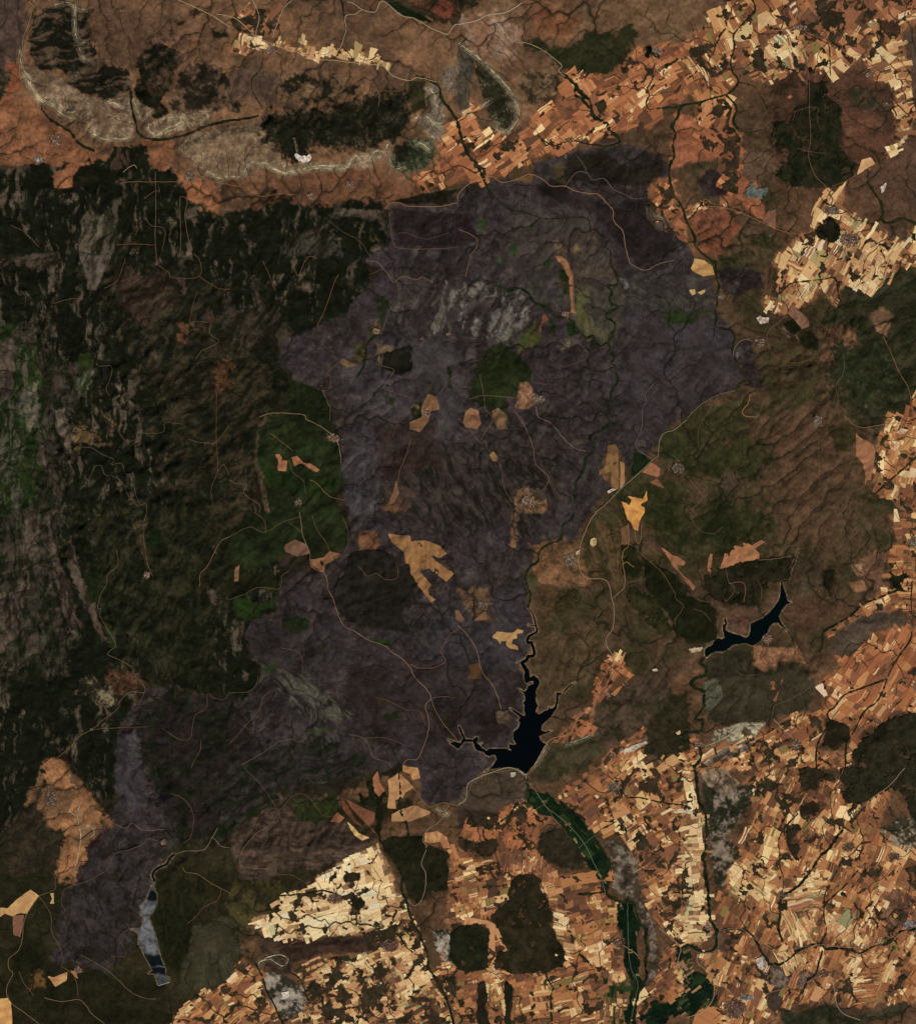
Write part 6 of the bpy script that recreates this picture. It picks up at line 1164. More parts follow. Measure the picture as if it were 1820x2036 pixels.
def water_material(name, tint, cloud_sheen):
    m, nt, bs = nodes_of(name)
    bs.inputs['Base Color'].default_value = (*tint, 1)
    bs.inputs['IOR'].default_value = 1.333
    bs.inputs['Roughness'].default_value = .12
    bs.inputs['Specular IOR Level'].default_value = .22
    geo = nt.nodes.new('ShaderNodeNewGeometry')
    if cloud_sheen:
        # cloud reflections imitated by hand-placed reflective bands, with dark lanes between them
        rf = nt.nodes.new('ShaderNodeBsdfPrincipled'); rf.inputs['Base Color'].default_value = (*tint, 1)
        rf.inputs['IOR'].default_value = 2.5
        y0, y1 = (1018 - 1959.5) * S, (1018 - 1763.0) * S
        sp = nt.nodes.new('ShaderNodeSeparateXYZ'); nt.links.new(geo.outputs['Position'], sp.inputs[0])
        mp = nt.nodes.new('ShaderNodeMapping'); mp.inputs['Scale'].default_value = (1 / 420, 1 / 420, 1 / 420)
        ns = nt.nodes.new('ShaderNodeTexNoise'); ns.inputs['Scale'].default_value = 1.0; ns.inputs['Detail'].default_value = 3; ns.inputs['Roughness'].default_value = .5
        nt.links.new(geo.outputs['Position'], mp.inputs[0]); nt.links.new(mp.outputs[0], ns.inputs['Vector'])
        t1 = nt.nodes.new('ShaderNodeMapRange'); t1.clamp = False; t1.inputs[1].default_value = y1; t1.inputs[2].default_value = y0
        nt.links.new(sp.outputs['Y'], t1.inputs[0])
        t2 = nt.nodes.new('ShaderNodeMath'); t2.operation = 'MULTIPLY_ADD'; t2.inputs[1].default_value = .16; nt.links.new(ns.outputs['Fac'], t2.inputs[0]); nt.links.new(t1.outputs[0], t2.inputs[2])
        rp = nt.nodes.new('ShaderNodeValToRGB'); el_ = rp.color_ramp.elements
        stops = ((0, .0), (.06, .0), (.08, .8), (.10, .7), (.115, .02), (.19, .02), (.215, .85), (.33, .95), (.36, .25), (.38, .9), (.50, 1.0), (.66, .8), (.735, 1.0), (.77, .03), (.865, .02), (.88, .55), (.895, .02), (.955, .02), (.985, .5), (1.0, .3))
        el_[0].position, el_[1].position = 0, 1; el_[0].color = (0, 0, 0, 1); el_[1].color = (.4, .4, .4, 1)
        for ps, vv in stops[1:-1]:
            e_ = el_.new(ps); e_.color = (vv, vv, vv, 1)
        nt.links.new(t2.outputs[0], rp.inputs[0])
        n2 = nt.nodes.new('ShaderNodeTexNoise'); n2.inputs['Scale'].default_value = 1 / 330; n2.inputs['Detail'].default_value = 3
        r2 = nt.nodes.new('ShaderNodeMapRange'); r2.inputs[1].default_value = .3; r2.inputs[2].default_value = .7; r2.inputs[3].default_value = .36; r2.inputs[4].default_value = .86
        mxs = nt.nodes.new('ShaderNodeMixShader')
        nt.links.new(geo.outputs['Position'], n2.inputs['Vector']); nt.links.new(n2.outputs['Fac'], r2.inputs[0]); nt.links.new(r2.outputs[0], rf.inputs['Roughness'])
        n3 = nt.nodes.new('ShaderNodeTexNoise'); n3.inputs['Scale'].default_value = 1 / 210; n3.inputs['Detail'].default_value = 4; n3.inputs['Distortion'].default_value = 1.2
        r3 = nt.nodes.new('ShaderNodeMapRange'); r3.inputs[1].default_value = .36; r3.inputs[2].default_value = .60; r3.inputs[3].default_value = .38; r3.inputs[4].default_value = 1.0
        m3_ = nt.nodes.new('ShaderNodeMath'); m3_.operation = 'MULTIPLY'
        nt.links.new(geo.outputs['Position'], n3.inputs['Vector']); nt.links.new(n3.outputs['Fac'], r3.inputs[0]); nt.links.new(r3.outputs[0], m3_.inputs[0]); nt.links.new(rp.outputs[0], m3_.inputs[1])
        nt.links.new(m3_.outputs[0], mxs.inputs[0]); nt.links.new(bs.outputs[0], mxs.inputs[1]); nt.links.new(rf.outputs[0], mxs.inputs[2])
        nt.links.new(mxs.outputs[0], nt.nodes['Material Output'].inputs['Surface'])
    return m
M_WATER = water_material('deep_water', (.0006, .0016, .0020), False)
M_WATER_E = water_material('green_water', (.0006, .0028, .0026), False)
M_WATER_S = water_material('cloud_sheen_water', (.002, .004, .004), True)

# ------------------------------------------------------------------ mesh helpers
def fw(fx, fy):
    return (np.asarray(fx) - 910.0) * S, (1018.0 - np.asarray(fy)) * S

def finish(name, verts, faces, cols, mat, parent=None, origin=True, smooth_=False):
    """verts in metres (n,3), faces list or (n,k) array, one tone per vertex"""
    me = bpy.data.meshes.new(name)
    verts = np.asarray(verts, np.float64)
    off = np.zeros(3)
    if origin and len(verts):
        off = np.array([verts[:, 0].mean(), verts[:, 1].mean(), verts[:, 2].min()])
    if isinstance(faces, np.ndarray):
        k = faces.shape[1]; nf = len(faces)
        me.vertices.add(len(verts)); me.vertices.foreach_set('co', (verts - off).astype(np.float32).ravel())
        me.loops.add(nf * k); me.loops.foreach_set('vertex_index', faces.astype(np.int32).ravel())
        me.polygons.add(nf); me.polygons.foreach_set('loop_start', np.arange(0, nf * k, k, dtype=np.int32))
        me.update(calc_edges=True)
    else:
        me.from_pydata((verts - off).tolist(), [], faces)
    if smooth_: me.polygons.foreach_set('use_smooth', np.ones(len(me.polygons), bool))
    if cols is not None:
        ca = me.color_attributes.new('Col', 'FLOAT_COLOR', 'POINT')
        c4 = np.ones((len(verts), 4), np.float32); c4[:, :3] = cols
        ca.data.foreach_set('color', c4.ravel())
    me.materials.append(mat)
    o = bpy.data.objects.new(name, me)
    COL.objects.link(o)
    if parent is not None:
        o.parent = parent; o.location = tuple(off - np.array(parent.location))
    else:
        o.location = tuple(off)
    return o

def tag(o, label=None, cat=None, group=None, kind=None):
    if label: o['label'] = label
    if cat: o['category'] = cat
    if group: o['group'] = group
    if kind: o['kind'] = kind
    return o

def empty(name, fx, fy):
    o = bpy.data.objects.new(name, None); COL.objects.link(o)
    x, y = fw(fx, fy); o.location = (float(x), float(y), float(Hs(fx, fy))); o.empty_display_size = 50
    return o

CASES = {}
for b in range(1, 16):
    ins = [(b >> k) & 1 for k in range(4)]; seq = []
    for k in range(4):
        if ins[k]: seq.append(('c', k))
        if ins[k] != ins[(k + 1) % 4]: seq.append(('e', k))
    CASES[b] = seq
def region(sdf, x0, y0, x1, y1, cell):
    """fill of the area where sdf(x, y) < 0: points in map units and faces"""
    xs = np.arange(x0, x1 + cell, cell); ys = np.arange(y0, y1 + cell, cell)
    GX, GY = np.meshgrid(xs, ys); V = np.asarray(sdf(GX, GY), float)
    V = np.where(np.abs(V) < 1e-4, 1e-4, V)
    r, c = V.shape
    ids = np.arange(r * c).reshape(r, c)
    th = V[:, :-1] / (V[:, :-1] - V[:, 1:] + 1e-12); tv = V[:-1] / (V[:-1] - V[1:] + 1e-12)
    hp = np.stack([GX[:, :-1] + np.clip(th, 0, 1) * cell, GY[:, :-1]], -1).reshape(-1, 2)
    vp = np.stack([GX[:-1], GY[:-1] + np.clip(tv, 0, 1) * cell], -1).reshape(-1, 2)
    allp = np.vstack([np.stack([GX, GY], -1).reshape(-1, 2), hp, vp])
    hi = r * c + np.arange(r * (c - 1)).reshape(r, c - 1); vi = r * c + r * (c - 1) + np.arange((r - 1) * c).reshape(r - 1, c)
    corner = [ids[:-1, :-1], ids[1:, :-1], ids[1:, 1:], ids[:-1, 1:]]       # runs anticlockwise seen from above
    edgev = [vi[:, :-1], hi[1:], vi[:, 1:], hi[:-1]]
    I = V < 0
    code = I[:-1, :-1] * 1 + I[1:, :-1] * 2 + I[1:, 1:] * 4 + I[:-1, 1:] * 8
    faces = []
    for b, seq in CASES.items():
        m = code == b
        if m.any():
            faces += np.stack([(corner if t == 'c' else edgev)[k][m] for t, k in seq], 1).tolist()
    if not faces: return None, None
    used = np.unique(np.concatenate([np.asarray(f) for f in faces]))
    rm = np.zeros(len(allp), int); rm[used] = np.arange(len(used))
    return allp[used], [[int(rm[q]) for q in f] for f in faces]

def drape(name, pts, A, B, mat, off, cell=2.2, rag=0.0, parent=None, lumps=0.0, sdf=None, box=None, seed=0, holes=0.0, smooth_=True, stripes=False):
    """a patch that follows the ground, tones A and B mixed by noise"""
    if sdf is None:
        a, b = pts.min(0) - 3, pts.max(0) + 3
        def sdf(x, y):
            d = sdf_poly(x, y, pts)
            if rag: d = d + rag * 11.0 * (fbm(x / 22.0, y / 22.0, 500 + seed, 6, .78) - .5)
            if holes: d = np.maximum(d, (fbm(x / 20.0, y / 20.0, 540 + seed, 5, .66) - 1 + holes) * 30)
            return d
    else:
        a, b = box
    q, faces = region(sdf, a[0], a[1], b[0], b[1], cell)
    if q is None: return None
    z = Hs(q[:, 0], q[:, 1]) + off
    nz = fbm(q[:, 0] / 4.0, q[:, 1] / 4.0, 560 + seed, 3); nb_ = fbm(q[:, 0] / 16.0, q[:, 1] / 16.0, 580 + seed, 3)
    if lumps: z = z + lumps * nz
    m = np.clip(.5 + 3.2 * (.5 * nz + .5 * nb_ - .5), 0, 1)[:, None]
    if stripes:                                             # plough lands and old parcel lines
        an = (seed * 37) % 180; u_ = q[:, 0] * math.cos(R(an)) + q[:, 1] * math.sin(R(an)); v_ = -q[:, 0] * math.sin(R(an)) + q[:, 1] * math.cos(R(an))
        m = np.clip(m * .6 + .2 + 1.0 * (vnoise(u_ / 4.5, v_ / 40, 61 + seed) - .5)[:, None] + .9 * (vnoise(u_ / 14, v_ / 11, 67 + seed) - .5)[:, None], 0, 1)
    cols = lin(A) * (1 - m) + lin(B) * m
    cols = cols * (1 + (1.1 if not stripes else .45) * (fbm(q[:, 0] / 14, q[:, 1] / 14, 590 + seed, 5, .66) - .5))[:, None]
    x, y = fw(q[:, 0], q[:, 1])
    return finish(name, np.stack([x, y, z], 1), faces, cols, mat, parent, smooth_=smooth_)

def ribbon(name, pts, w, col, mat, off, parent=None, step=2.6, lift=None):
    p = smooth(pts, step)
    if len(p) > 3:
        wob = np.stack([fbm(p[:, 0] / 6, p[:, 1] / 6, 71, 2) - .5, fbm(p[:, 0] / 6, p[:, 1] / 6, 73, 2) - .5], 1) * 1.6
        wob[0] = wob[-1] = 0; p = p + wob
    t = np.gradient(p, axis=0); t /= np.hypot(t[:, 0], t[:, 1])[:, None] + 1e-9
    nrm = np.stack([-t[:, 1], t[:, 0]], 1)
    L = p + nrm * w; Rr = p - nrm * w
    q = np.empty((2 * len(p), 2)); q[0::2] = L; q[1::2] = Rr
    zc = np.maximum(np.maximum(Hs(p[:, 0], p[:, 1]), Hs(L[:, 0], L[:, 1])), Hs(Rr[:, 0], Rr[:, 1])) + off
    if lift is not None: zc = zc + 28.0 * np.clip(bil(lift, p[:, 0], p[:, 1], gx[0], gy[0], CELL) * 2, 0, 1)
    z = np.repeat(zc, 2)
    k = np.arange(len(p) - 1) * 2
    faces = np.stack([k, k + 1, k + 3, k + 2], 1)
    x, y = fw(q[:, 0], q[:, 1])
    v = np.stack([x, y, z], 1)
    a, b, c = v[faces[0][0]], v[faces[0][1]], v[faces[0][2]]
    if np.cross(b - a, c - a)[2] < 0: faces = faces[:, ::-1].copy()
    cc = lin(col)[None, :] * (0.88 + .24 * fbm(q[:, 0] / 10, q[:, 1] / 10, 91, 2))[:, None]
    return finish(name, v, faces, cc, mat, parent)

# ------------------------------------------------------------------ the ground itself, cut into open land, burn scar and western forest
px, py = fw(X, Y)
V = np.stack([px, py, HG], -1).reshape(-1, 3)
ids = np.arange(NX * NY).reshape(NY, NX)
quads = np.stack([ids[:-1, :-1], ids[1:, :-1], ids[1:, 1:], ids[:-1, 1:]], -1).reshape(-1, 4)
cb = (burn_m[:-1, :-1] < 0).ravel(); cw = (ww[:-1, :-1] < 0).ravel() & ~cb
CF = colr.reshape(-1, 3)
def submesh(name, mask, mat):
    f = quads[mask]; u = np.unique(f); rm = np.zeros(len(V), np.int64); rm[u] = np.arange(len(u))
    return finish(name, V[u], rm[f], CF[u], mat, origin=False, smooth_=True)
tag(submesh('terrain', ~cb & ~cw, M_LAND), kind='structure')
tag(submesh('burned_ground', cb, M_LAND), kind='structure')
tag(submesh('mountain_forest', cw, M_WOOD), 'vast near-black forest with north-south ridges covering the western mountains', 'forest', kind='stuff')
# the land beyond, out to the horizon
ring = np.concatenate([ids[0, :-1], ids[:-1, -1], ids[-1, :0:-1], ids[:0:-1, 0]])
nr = len(ring); rv = V[ring]
outv = [rv]; oc = [CF[ring]]
RK = (1.03, 1.07, 1.12, 1.18, 1.26, 1.36, 1.5, 1.7, 2.0, 2.5, 3.4, 5.0, 9.0)
for k, kk in enumerate(RK):
    q = rv[:, :2] * kk
    nz = fbm(q[:, 0] / 4200, q[:, 1] / 4200, 43, 6, .62); n2_ = fbm(q[:, 0] / 900, q[:, 1] / 900, 47, 4, .6)
    t_ = min(1.0, (k + 1) / 4)
    c_ = lin((112,82,56))[None] * (1 - nz[:, None]) + lin((58,52,34))[None] * nz[:, None]
    oc.append((CF[ring] * (1 - t_) ** 2 + c_ * (1 - (1 - t_) ** 2)) * (.7 + .6 * n2_)[:, None])
    outv.append(np.column_stack([q, rv[:, 2] * (1 - t_) + t_ * (640 + 260 * nz)]))
outv = np.vstack(outv); oc = np.vstack(oc)
of = []
for k in range(len(RK)):
    a = np.arange(nr) + k * nr; b = np.roll(np.arange(nr), -1) + k * nr
    of.append(np.stack([a, b, b + nr, a + nr], 1))
tag(finish('terrain', outv, np.vstack(of), oc, M_LAND, origin=False), kind='structure')

# ------------------------------------------------------------------ water
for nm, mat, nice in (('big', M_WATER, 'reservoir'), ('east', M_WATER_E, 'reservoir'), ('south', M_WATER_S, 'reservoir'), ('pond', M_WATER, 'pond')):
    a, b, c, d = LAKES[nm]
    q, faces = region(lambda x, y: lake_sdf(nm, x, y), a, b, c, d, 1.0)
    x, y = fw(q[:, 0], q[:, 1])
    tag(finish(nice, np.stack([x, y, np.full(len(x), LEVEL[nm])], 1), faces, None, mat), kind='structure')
for k, (pts, w) in enumerate(RIVERS):
    rv = tag(ribbon('river', pts[::2] if len(pts) > 6 else pts, .45, (30,38,34), M_ROAD, 5.0), kind='structure')
    wd = lambda x, y: sdf_line(x, y, pts, w) + w * 1.9 * (fbm(x / 6.0, y / 6.0, 600 + k, 3) - .5) + .18 * w
    t = drape('riverside_trees', pts, (18,27,16), (40,44,25), M_WOOD, 9.0, cell=1.5 if w < 2 else 1.9, sdf=wd, box=(pts.min(0) - 8, pts.max(0) + 8), parent=rv, lumps=14.0, seed=k)
    if t: tag(t, kind='stuff')

# thickets that line the gullies: found by letting the rain run off the ground
def gullies():
    chan = (ACC > np.where(bil(burn_m, Xc, Yc, gx[0], gy[0], CELL) < 0, 13, 22)) & ~fixed
    cf = chan.ravel(); n = cf.size
    hasup = np.zeros(n, bool)
    recA = np.array(REC); idx = np.flatnonzero(cf)
    r = recA[idx]; hasup[r[r >= 0]] = True
    seen = np.zeros(n, bool); vs = []; fs_ = []; cs = []; nv = 0
    accf = ACC.ravel()
    for k in idx[~hasup[idx]]:
        path = [k]
        while True:
            q = recA[path[-1]]
            if q < 0: break
            path.append(q)
            if seen[q] or not cf[q]: break
            seen[q] = True
        if len(path) < 5: continue
        p = np.array([[gx[0] + (q % nx) * CC, gy[0] + (q // nx) * CC] for q in path], float)
        if not ((p[:, 0] > -40) & (p[:, 0] < 1860) & (p[:, 1] > -40) & (p[:, 1] < 2076)).any(): continue
        ac = accf[np.array(path)]; ac[-1] = ac[-2]
        for _ in range(2):
            if len(p) > 3: p[1:-1] = .25 * p[:-2] + .5 * p[1:-1] + .25 * p[2:]
        p[:-1] += 6.0 * np.stack([fbm(p[:-1, 0] / 12, p[:-1, 1] / 12, 951, 3) - .5, fbm(p[:-1, 0] / 12, p[:-1, 1] / 12, 957, 3) - .5], 1)
        w = np.clip(.13 + .14 * (np.log(ac) - 2.6), .10, .9) * (.45 + 1.1 * fbm(p[:, 0] / 9, p[:, 1] / 9, 961, 3)) * np.where(bil(farm_d, p[:, 0], p[:, 1], gx[0], gy[0], CC) < 0, 1.7, 1.25)
        s_ = np.linspace(0, len(p) - 1, len(p) * 2 - 1); i0 = np.arange(len(p))
        p = np.stack([np.interp(s_, i0, p[:, 0]), np.interp(s_, i0, p[:, 1])], 1); w = np.interp(s_, i0, w); w[0] = .05
        p[1:-1] = .25 * p[:-2] + .5 * p[1:-1] + .25 * p[2:]
        t = np.gradient(p, axis=0); t /= np.hypot(t[:, 0], t[:, 1])[:, None] + 1e-9
        nr_ = np.stack([-t[:, 1], t[:, 0]], 1)
        q = np.empty((2 * len(p), 2)); q[0::2] = p + nr_ * w[:, None]; q[1::2] = p - nr_ * w[:, None]
        z = np.repeat(Hs(p[:, 0], p[:, 1]), 2) + 12.5
        x, y = fw(q[:, 0], q[:, 1])
        bd = bil(burn_m, q[:, 0], q[:, 1], gx[0], gy[0], CELL)
        lc = np.stack([bil(colr[..., k_], q[:, 0], q[:, 1], gx[0], gy[0], CELL) for k_ in range(3)], 1)
        c = np.where((bd < 0)[:, None], lin((32,29,23)), lin((36,36,23))) * .6 + lc * .22
        vs.append(np.stack([x, y, z], 1)); cs.append(c * (.8 + .5 * fbm(q[:, 0] / 8, q[:, 1] / 8, 971, 2))[:, None])
        k2 = np.arange(len(p) - 1) * 2 + nv
        fs_.append(np.stack([k2, k2 + 1, k2 + 3, k2 + 2], 1)[:, ::-1]); nv += len(q)
    v = np.vstack(vs); f = np.vstack(fs_)
    return v, f, np.vstack(cs)
gv, gf, gc = gullies()
tag(finish('gully_thicket', gv, gf, gc, M_WOOD), 'thin dark thickets lining the countless small gullies', 'thicket', kind='stuff')

# ------------------------------------------------------------------ forests and plantations
occ = np.zeros(X.shape, bool)
def occupy(pts):
    sl = window(pts, 2)
    occ[sl] |= sdf_poly(X[sl], Y[sl], pts) < 1.0
for k, (pts, A, B, rag, label) in enumerate(WOODS):
    occupy(pts)
    o = drape('forest', pts, A, B, M_WOOD, 14.0, cell=2.0, rag=.5 + rag * 1.1, lumps=30.0, seed=k, holes=.36 if rag > 1.3 else .28)
    if o: tag(o, label, 'forest', 'dark woods and plantations', 'stuff')

# ------------------------------------------------------------------ fields
def split(poly, cl, cw, out, rnd, depth=0):
    """cut a convex piece along its long or short side until it is field sized"""
    w = np.ptp(poly[:, 0]); hgt = np.ptp(poly[:, 1])
    tl = cl * math.exp(rnd.gauss(.1, .75)); tw = cw * math.exp(rnd.gauss(.0, .7))
    if depth > 16 or (w < tl * 1.5 and hgt < tw * 1.5):
        out.append(poly); return
    axis = 0 if w / tl > hgt / tw else 1
    lo, hi = poly[:, axis].min(), poly[:, axis].max()
    c = lo + (hi - lo) * rnd.uniform(.34, .66)
    sk = rnd.gauss(0, .07 if depth > 3 else .16)
    o = 1 - axis
    mid = poly[:, o].mean()
    side = poly[:, axis] - c - sk * (poly[:, o] - mid)
    for s in (1, -1):
        q = []
        for i in range(len(poly)):
            a, b = poly[i], poly[(i + 1) % len(poly)]; sa, sb = side[i] * s, side[(i + 1) % len(poly)] * s
            if sa >= 0: q.append(a)
            if (sa > 0) != (sb > 0) and abs(sa - sb) > 1e-9: q.append(a + (b - a) * (sa / (sa - sb)))
        if len(q) >= 3: split(np.array(q), cl, cw, out, rnd, depth + 1)

def area(q):
    return 0.5 * abs(np.dot(q[:, 0], np.roll(q[:, 1], -1)) - np.dot(q[:, 1], np.roll(q[:, 0], -1)))

NZ5 = np.stack([fbm(X / 46, Y / 46, 21, 3), fbm(X / 46, Y / 46, 22, 3), vnoise(X / 4, Y / 4, 23), vnoise(X / 4, Y / 4, 24), vnoise(X / 3, Y / 3, 31)], -1) - .5
def noise5(p):
    u = np.clip((p[:, 0] - gx[0]) / CELL, 0, NX - 1.001); v = np.clip((p[:, 1] - gy[0]) / CELL, 0, NY - 1.001)
    i = u.astype(int); j = v.astype(int); u = (u - i)[:, None]; v = (v - j)[:, None]
    return (NZ5[j, i] * (1 - u) + NZ5[j, i + 1] * u) * (1 - v) + (NZ5[j + 1, i] * (1 - u) + NZ5[j + 1, i + 1] * u) * v

def field_geo(q, base_col, off, warp=15.0):
    """a field: bent outline, fan of faces, points in metres and tones"""
    pts = []
    for i in range(len(q)):
        a, b = q[i], q[(i + 1) % len(q)]
        n = max(1, int(np.hypot(*(b - a)) / 4.0))
        for k in range(n): pts.append(a + (b - a) * k / n)
    pts = np.array(pts)
    c = pts.mean(0)
    d = pts - c
    r = np.hypot(d[:, 0], d[:, 1])[:, None] + 1e-6
    pts = c + d * np.maximum(.4, 1 - .22 / r)
    nz = noise5(pts)
    pts = pts + warp * nz[:, 0:2] + 1.5 * nz[:, 2:4]
    pts = np.vstack([pts, pts.mean(0)])
    x, y = fw(pts[:, 0], pts[:, 1])
    z = Hs(pts[:, 0], pts[:, 1]) + off; z[-1] = max(z[-1], z[:-1].mean())
    n = len(pts) - 1
    faces = [[k, (k + 1) % n, n] for k in range(n)]
    v = np.stack([x, y, z], 1)
    if np.cross(v[1] - v[0], v[n] - v[0])[2] < 0: faces = [f[::-1] for f in faces]
    cols = base_col[None, :] * (1.0 + .14 * noise5(pts)[:, 4])[:, None]
    return v, faces, cols

big_mask = np.zeros(X.shape, bool)
for pts, A, B, l in BIG_FIELDS:
    sl = window(pts, 2); big_mask[sl] |= sdf_poly(X[sl], Y[sl], pts) < 0.5
def refl(v, m): return np.where(v < 0, -v, np.where(v > m, 2 * m - v, v))
def at_grid(a, x, y):
    return a[min(max(int(round((y - gy[0]) / CELL)), 0), NY - 1), min(max(int(round((x - gx[0]) / CELL)), 0), NX - 1)]

def scrub_of(x, y):
    x2, y2 = x + 14 * (fbm(x / 20, y / 20, 883, 3) - .5), y + 14 * (fbm(x / 20, y / 20, 885, 3) - .5)
    f_ = np.clip((fbm(x2 / 26, y2 / 26, 881, 6, .74) - .5) * 3.0 + .5, 0, 1)
    v_ = np.clip((ridged(x2 / 24, y2 / 24, 889, 5) - .62) * 3.0, 0, 1)
    return .55 * f_ + .55 * v_ + .22 * bil(GUL, x, y, gx[0], gy[0], CELL)

def farmland(k, poly, pal, ang, cl, cw, cover, label=None, cat=None, avoid=True, scale=1.85, off=10.0, later=()):
    rnd = random.Random(900 + k)
    cx, cy = poly.mean(0)
    ca, sa = math.cos(R(ang)), -math.sin(R(ang))
    loc = np.stack([(poly[:, 0] - cx) * ca + (poly[:, 1] - cy) * sa, -(poly[:, 0] - cx) * sa + (poly[:, 1] - cy) * ca], 1)
    a, b = loc.min(0) - 6, loc.max(0) + 6
    cells = []
    split(np.array([[a[0], a[1]], [b[0], a[1]], [b[0], b[1]], [a[0], b[1]]]), cl * scale, cw * scale, cells, rnd)
    pl = sorted(PAL[pal], key=lambda t: sum(t[0])); ws = np.cumsum([t[1] for t in pl]); ws = ws / ws[-1]
    pc = np.array([lin(t[0]) for t in pl])
    cen = np.array([c.mean(0) for c in cells])
    fx = cx + cen[:, 0] * ca - cen[:, 1] * sa; fy = cy + cen[:, 0] * sa + cen[:, 1] * ca
    wx_, wy_ = fx + 26 * (fbm(fx / 24, fy / 24, 801, 3) - .5), fy + 26 * (fbm(fx / 24, fy / 24, 811, 3) - .5)
    d = sdf_poly(wx_, wy_, poly)
    for lp in later: d = np.maximum(d, -sdf_poly(wx_, wy_, lp))
    tone = np.clip((fbm(fx / 34, fy / 34, 861, 4, .6) - .5) * 2.9 + .47, 0, 1)
    scr = scrub_of(fx, fy)
    inside = scr[d < 0]
    cover = 9.0 if cover >= 1 or len(inside) < 5 else float(np.quantile(inside, max(.4, cover + .02)))
    kept = []
    for i, c in enumerate(cells):
        if d[i] > 0 or fx[i] < -150 or fx[i] > 1970 or fy[i] < -150 or fy[i] > 2186: continue
        if avoid and scr[i] > cover + .07: continue
        if avoid and rnd.random() < .05: continue
        if avoid:
            if at_grid(nofield, fx[i], fy[i]) > .5 and rnd.random() < .88: continue
            if at_grid(occ, fx[i], fy[i]) or at_grid(big_mask, fx[i], fy[i]): continue
            if at_grid(lake_all, fx[i], fy[i]) < 2: continue
        u = min(.999, max(0, (.24 if rnd.random() < .78 else .8) * (rnd.random() - .5) + .14 + .74 * tone[i]))
        j = int(np.searchsorted(ws, u)); j = min(j, len(pc) - 1)
        base_col = pc[j] * rnd.uniform(.94, 1.06) * np.array([1, rnd.uniform(.97, 1.03), rnd.uniform(.94, 1.06)])
        pieces = [(c, base_col)]
        ar = area(c)
        if ar > 45 and rnd.random() < .22:            # some parcels are farmed in strips
            ns = rnd.randint(2, 5); ax = 0 if rnd.random() < .4 else 1
            lo, hi = c[:, ax].min(), c[:, ax].max(); pieces = []
            alt = pc[rnd.randrange(len(pc))]
            for s in range(ns):
                q = c
                for lim, sg in ((lo + (hi - lo) * s / ns, 1), (lo + (hi - lo) * (s + 1) / ns, -1)):
                    sd_ = (q[:, ax] - lim) * sg; nq = []
                    for e in range(len(q)):
                        p0, p1 = q[e], q[(e + 1) % len(q)]; s0, s1 = sd_[e], sd_[(e + 1) % len(q)]
                        if s0 >= 0: nq.append(p0)
                        if (s0 > 0) != (s1 > 0) and abs(s0 - s1) > 1e-9: nq.append(p0 + (p1 - p0) * (s0 / (s0 - s1)))
                    if len(nq) < 3: break
                    q = np.array(nq)
                else:
                    pieces.append((q, (base_col if s % 2 == 0 else alt) * rnd.uniform(.93, 1.07)))
        for q, cc in pieces:
            w = np.stack([cx + q[:, 0] * ca - q[:, 1] * sa, cy + q[:, 0] * sa + q[:, 1] * ca], 1)
            kept.append((area(q), w, np.clip(cc, .003, .9)))
    root = empty('farmland', cx, cy)
    tag(root, kind='structure')
    if label: tag(root, label, cat)
    inframe = lambda w: 0 < w[:, 0].mean() < 1820 and 0 < w[:, 1].mean() < 2036
    kept.sort(key=lambda t: (not inframe(t[1]), -t[0]))
    rest = [], [], []; n0 = 0
    for i, (ar, w, cc) in enumerate(kept):
        v, f, c = field_geo(w, cc, off, 15.0 if avoid else 2.0)
        if i < 300 and ar > 24 and inframe(w):
            finish('field', v, f, c, M_FIELD, root)
        else:
            rest[0].append(v); rest[2].append(c)
            rest[1].extend([[n0 + q for q in t] for t in f]); n0 += len(v)
    if rest[0]:
        tag(finish('small_fields', np.vstack(rest[0]), rest[1], np.vstack(rest[2]), M_FIELD, root), kind='stuff')
    if avoid:                                            # rough ground left between the parcels
        def rough(x, y):
            q = sdf_poly(x + 8 * (fbm(x / 24, y / 24, 801, 3) - .5), y + 8 * (fbm(x / 24, y / 24, 811, 3) - .5), poly) + 3
            for lp in later: q = np.maximum(q, -sdf_poly(x, y, lp))
            return np.maximum(q, (cover - scrub_of(x, y)) * 40)
        sc_ = drape('scrub', poly, (62,48,34), (40,37,24), M_WOOD, 13.5, cell=1.8, sdf=rough, box=(poly.min(0) - 4, poly.max(0) + 4), parent=root, lumps=8.0, seed=k)
        if sc_: tag(sc_, kind='stuff')
    return len(kept)
nfield = 0
for k, (poly, pal, ang, cl, cw, cv, g_) in enumerate(FARMS):
    nfield += farmland(k, poly, pal, ang, cl, cw, cv, later=[q[0] for q in FARMS[k + 1:] if q[0].min(0)[0] < poly.max(0)[0] and q[0].max(0)[0] > poly.min(0)[0] and q[0].min(0)[1] < poly.max(0)[1] and q[0].max(0)[1] > poly.min(0)[1]])
for k, (poly, label) in enumerate(GREEN):
    n = farmland(60 + k, poly, 'loop' if k == 2 else 'green', (130, 92, 35)[k], 7, 3.4, 2.0, avoid=False, scale=1.2, off=13.0)
    nfield += n
    tag(drape('meadow', poly, (20,32,19), (28,38,22), M_FIELD, 8.0, cell=2.0, rag=.3, seed=k), kind='structure')
for k, (pts, A, B, label) in enumerate(BIG_FIELDS):
    o = drape('field', pts, A, B, M_FIELD, 15.0, cell=1.5, rag=.4, seed=k, stripes=True, holes=.22)
    if o: tag(o, label, 'field', 'large single fields')

# ------------------------------------------------------------------ roads
occf = occ.astype(np.float32)
for pts, w, c in ROADS:
    tag(ribbon('road', pts, max(.32, w * .66), tuple(q * .92 for q in c), M_ROAD, 19.0, lift=occf), kind='structure')

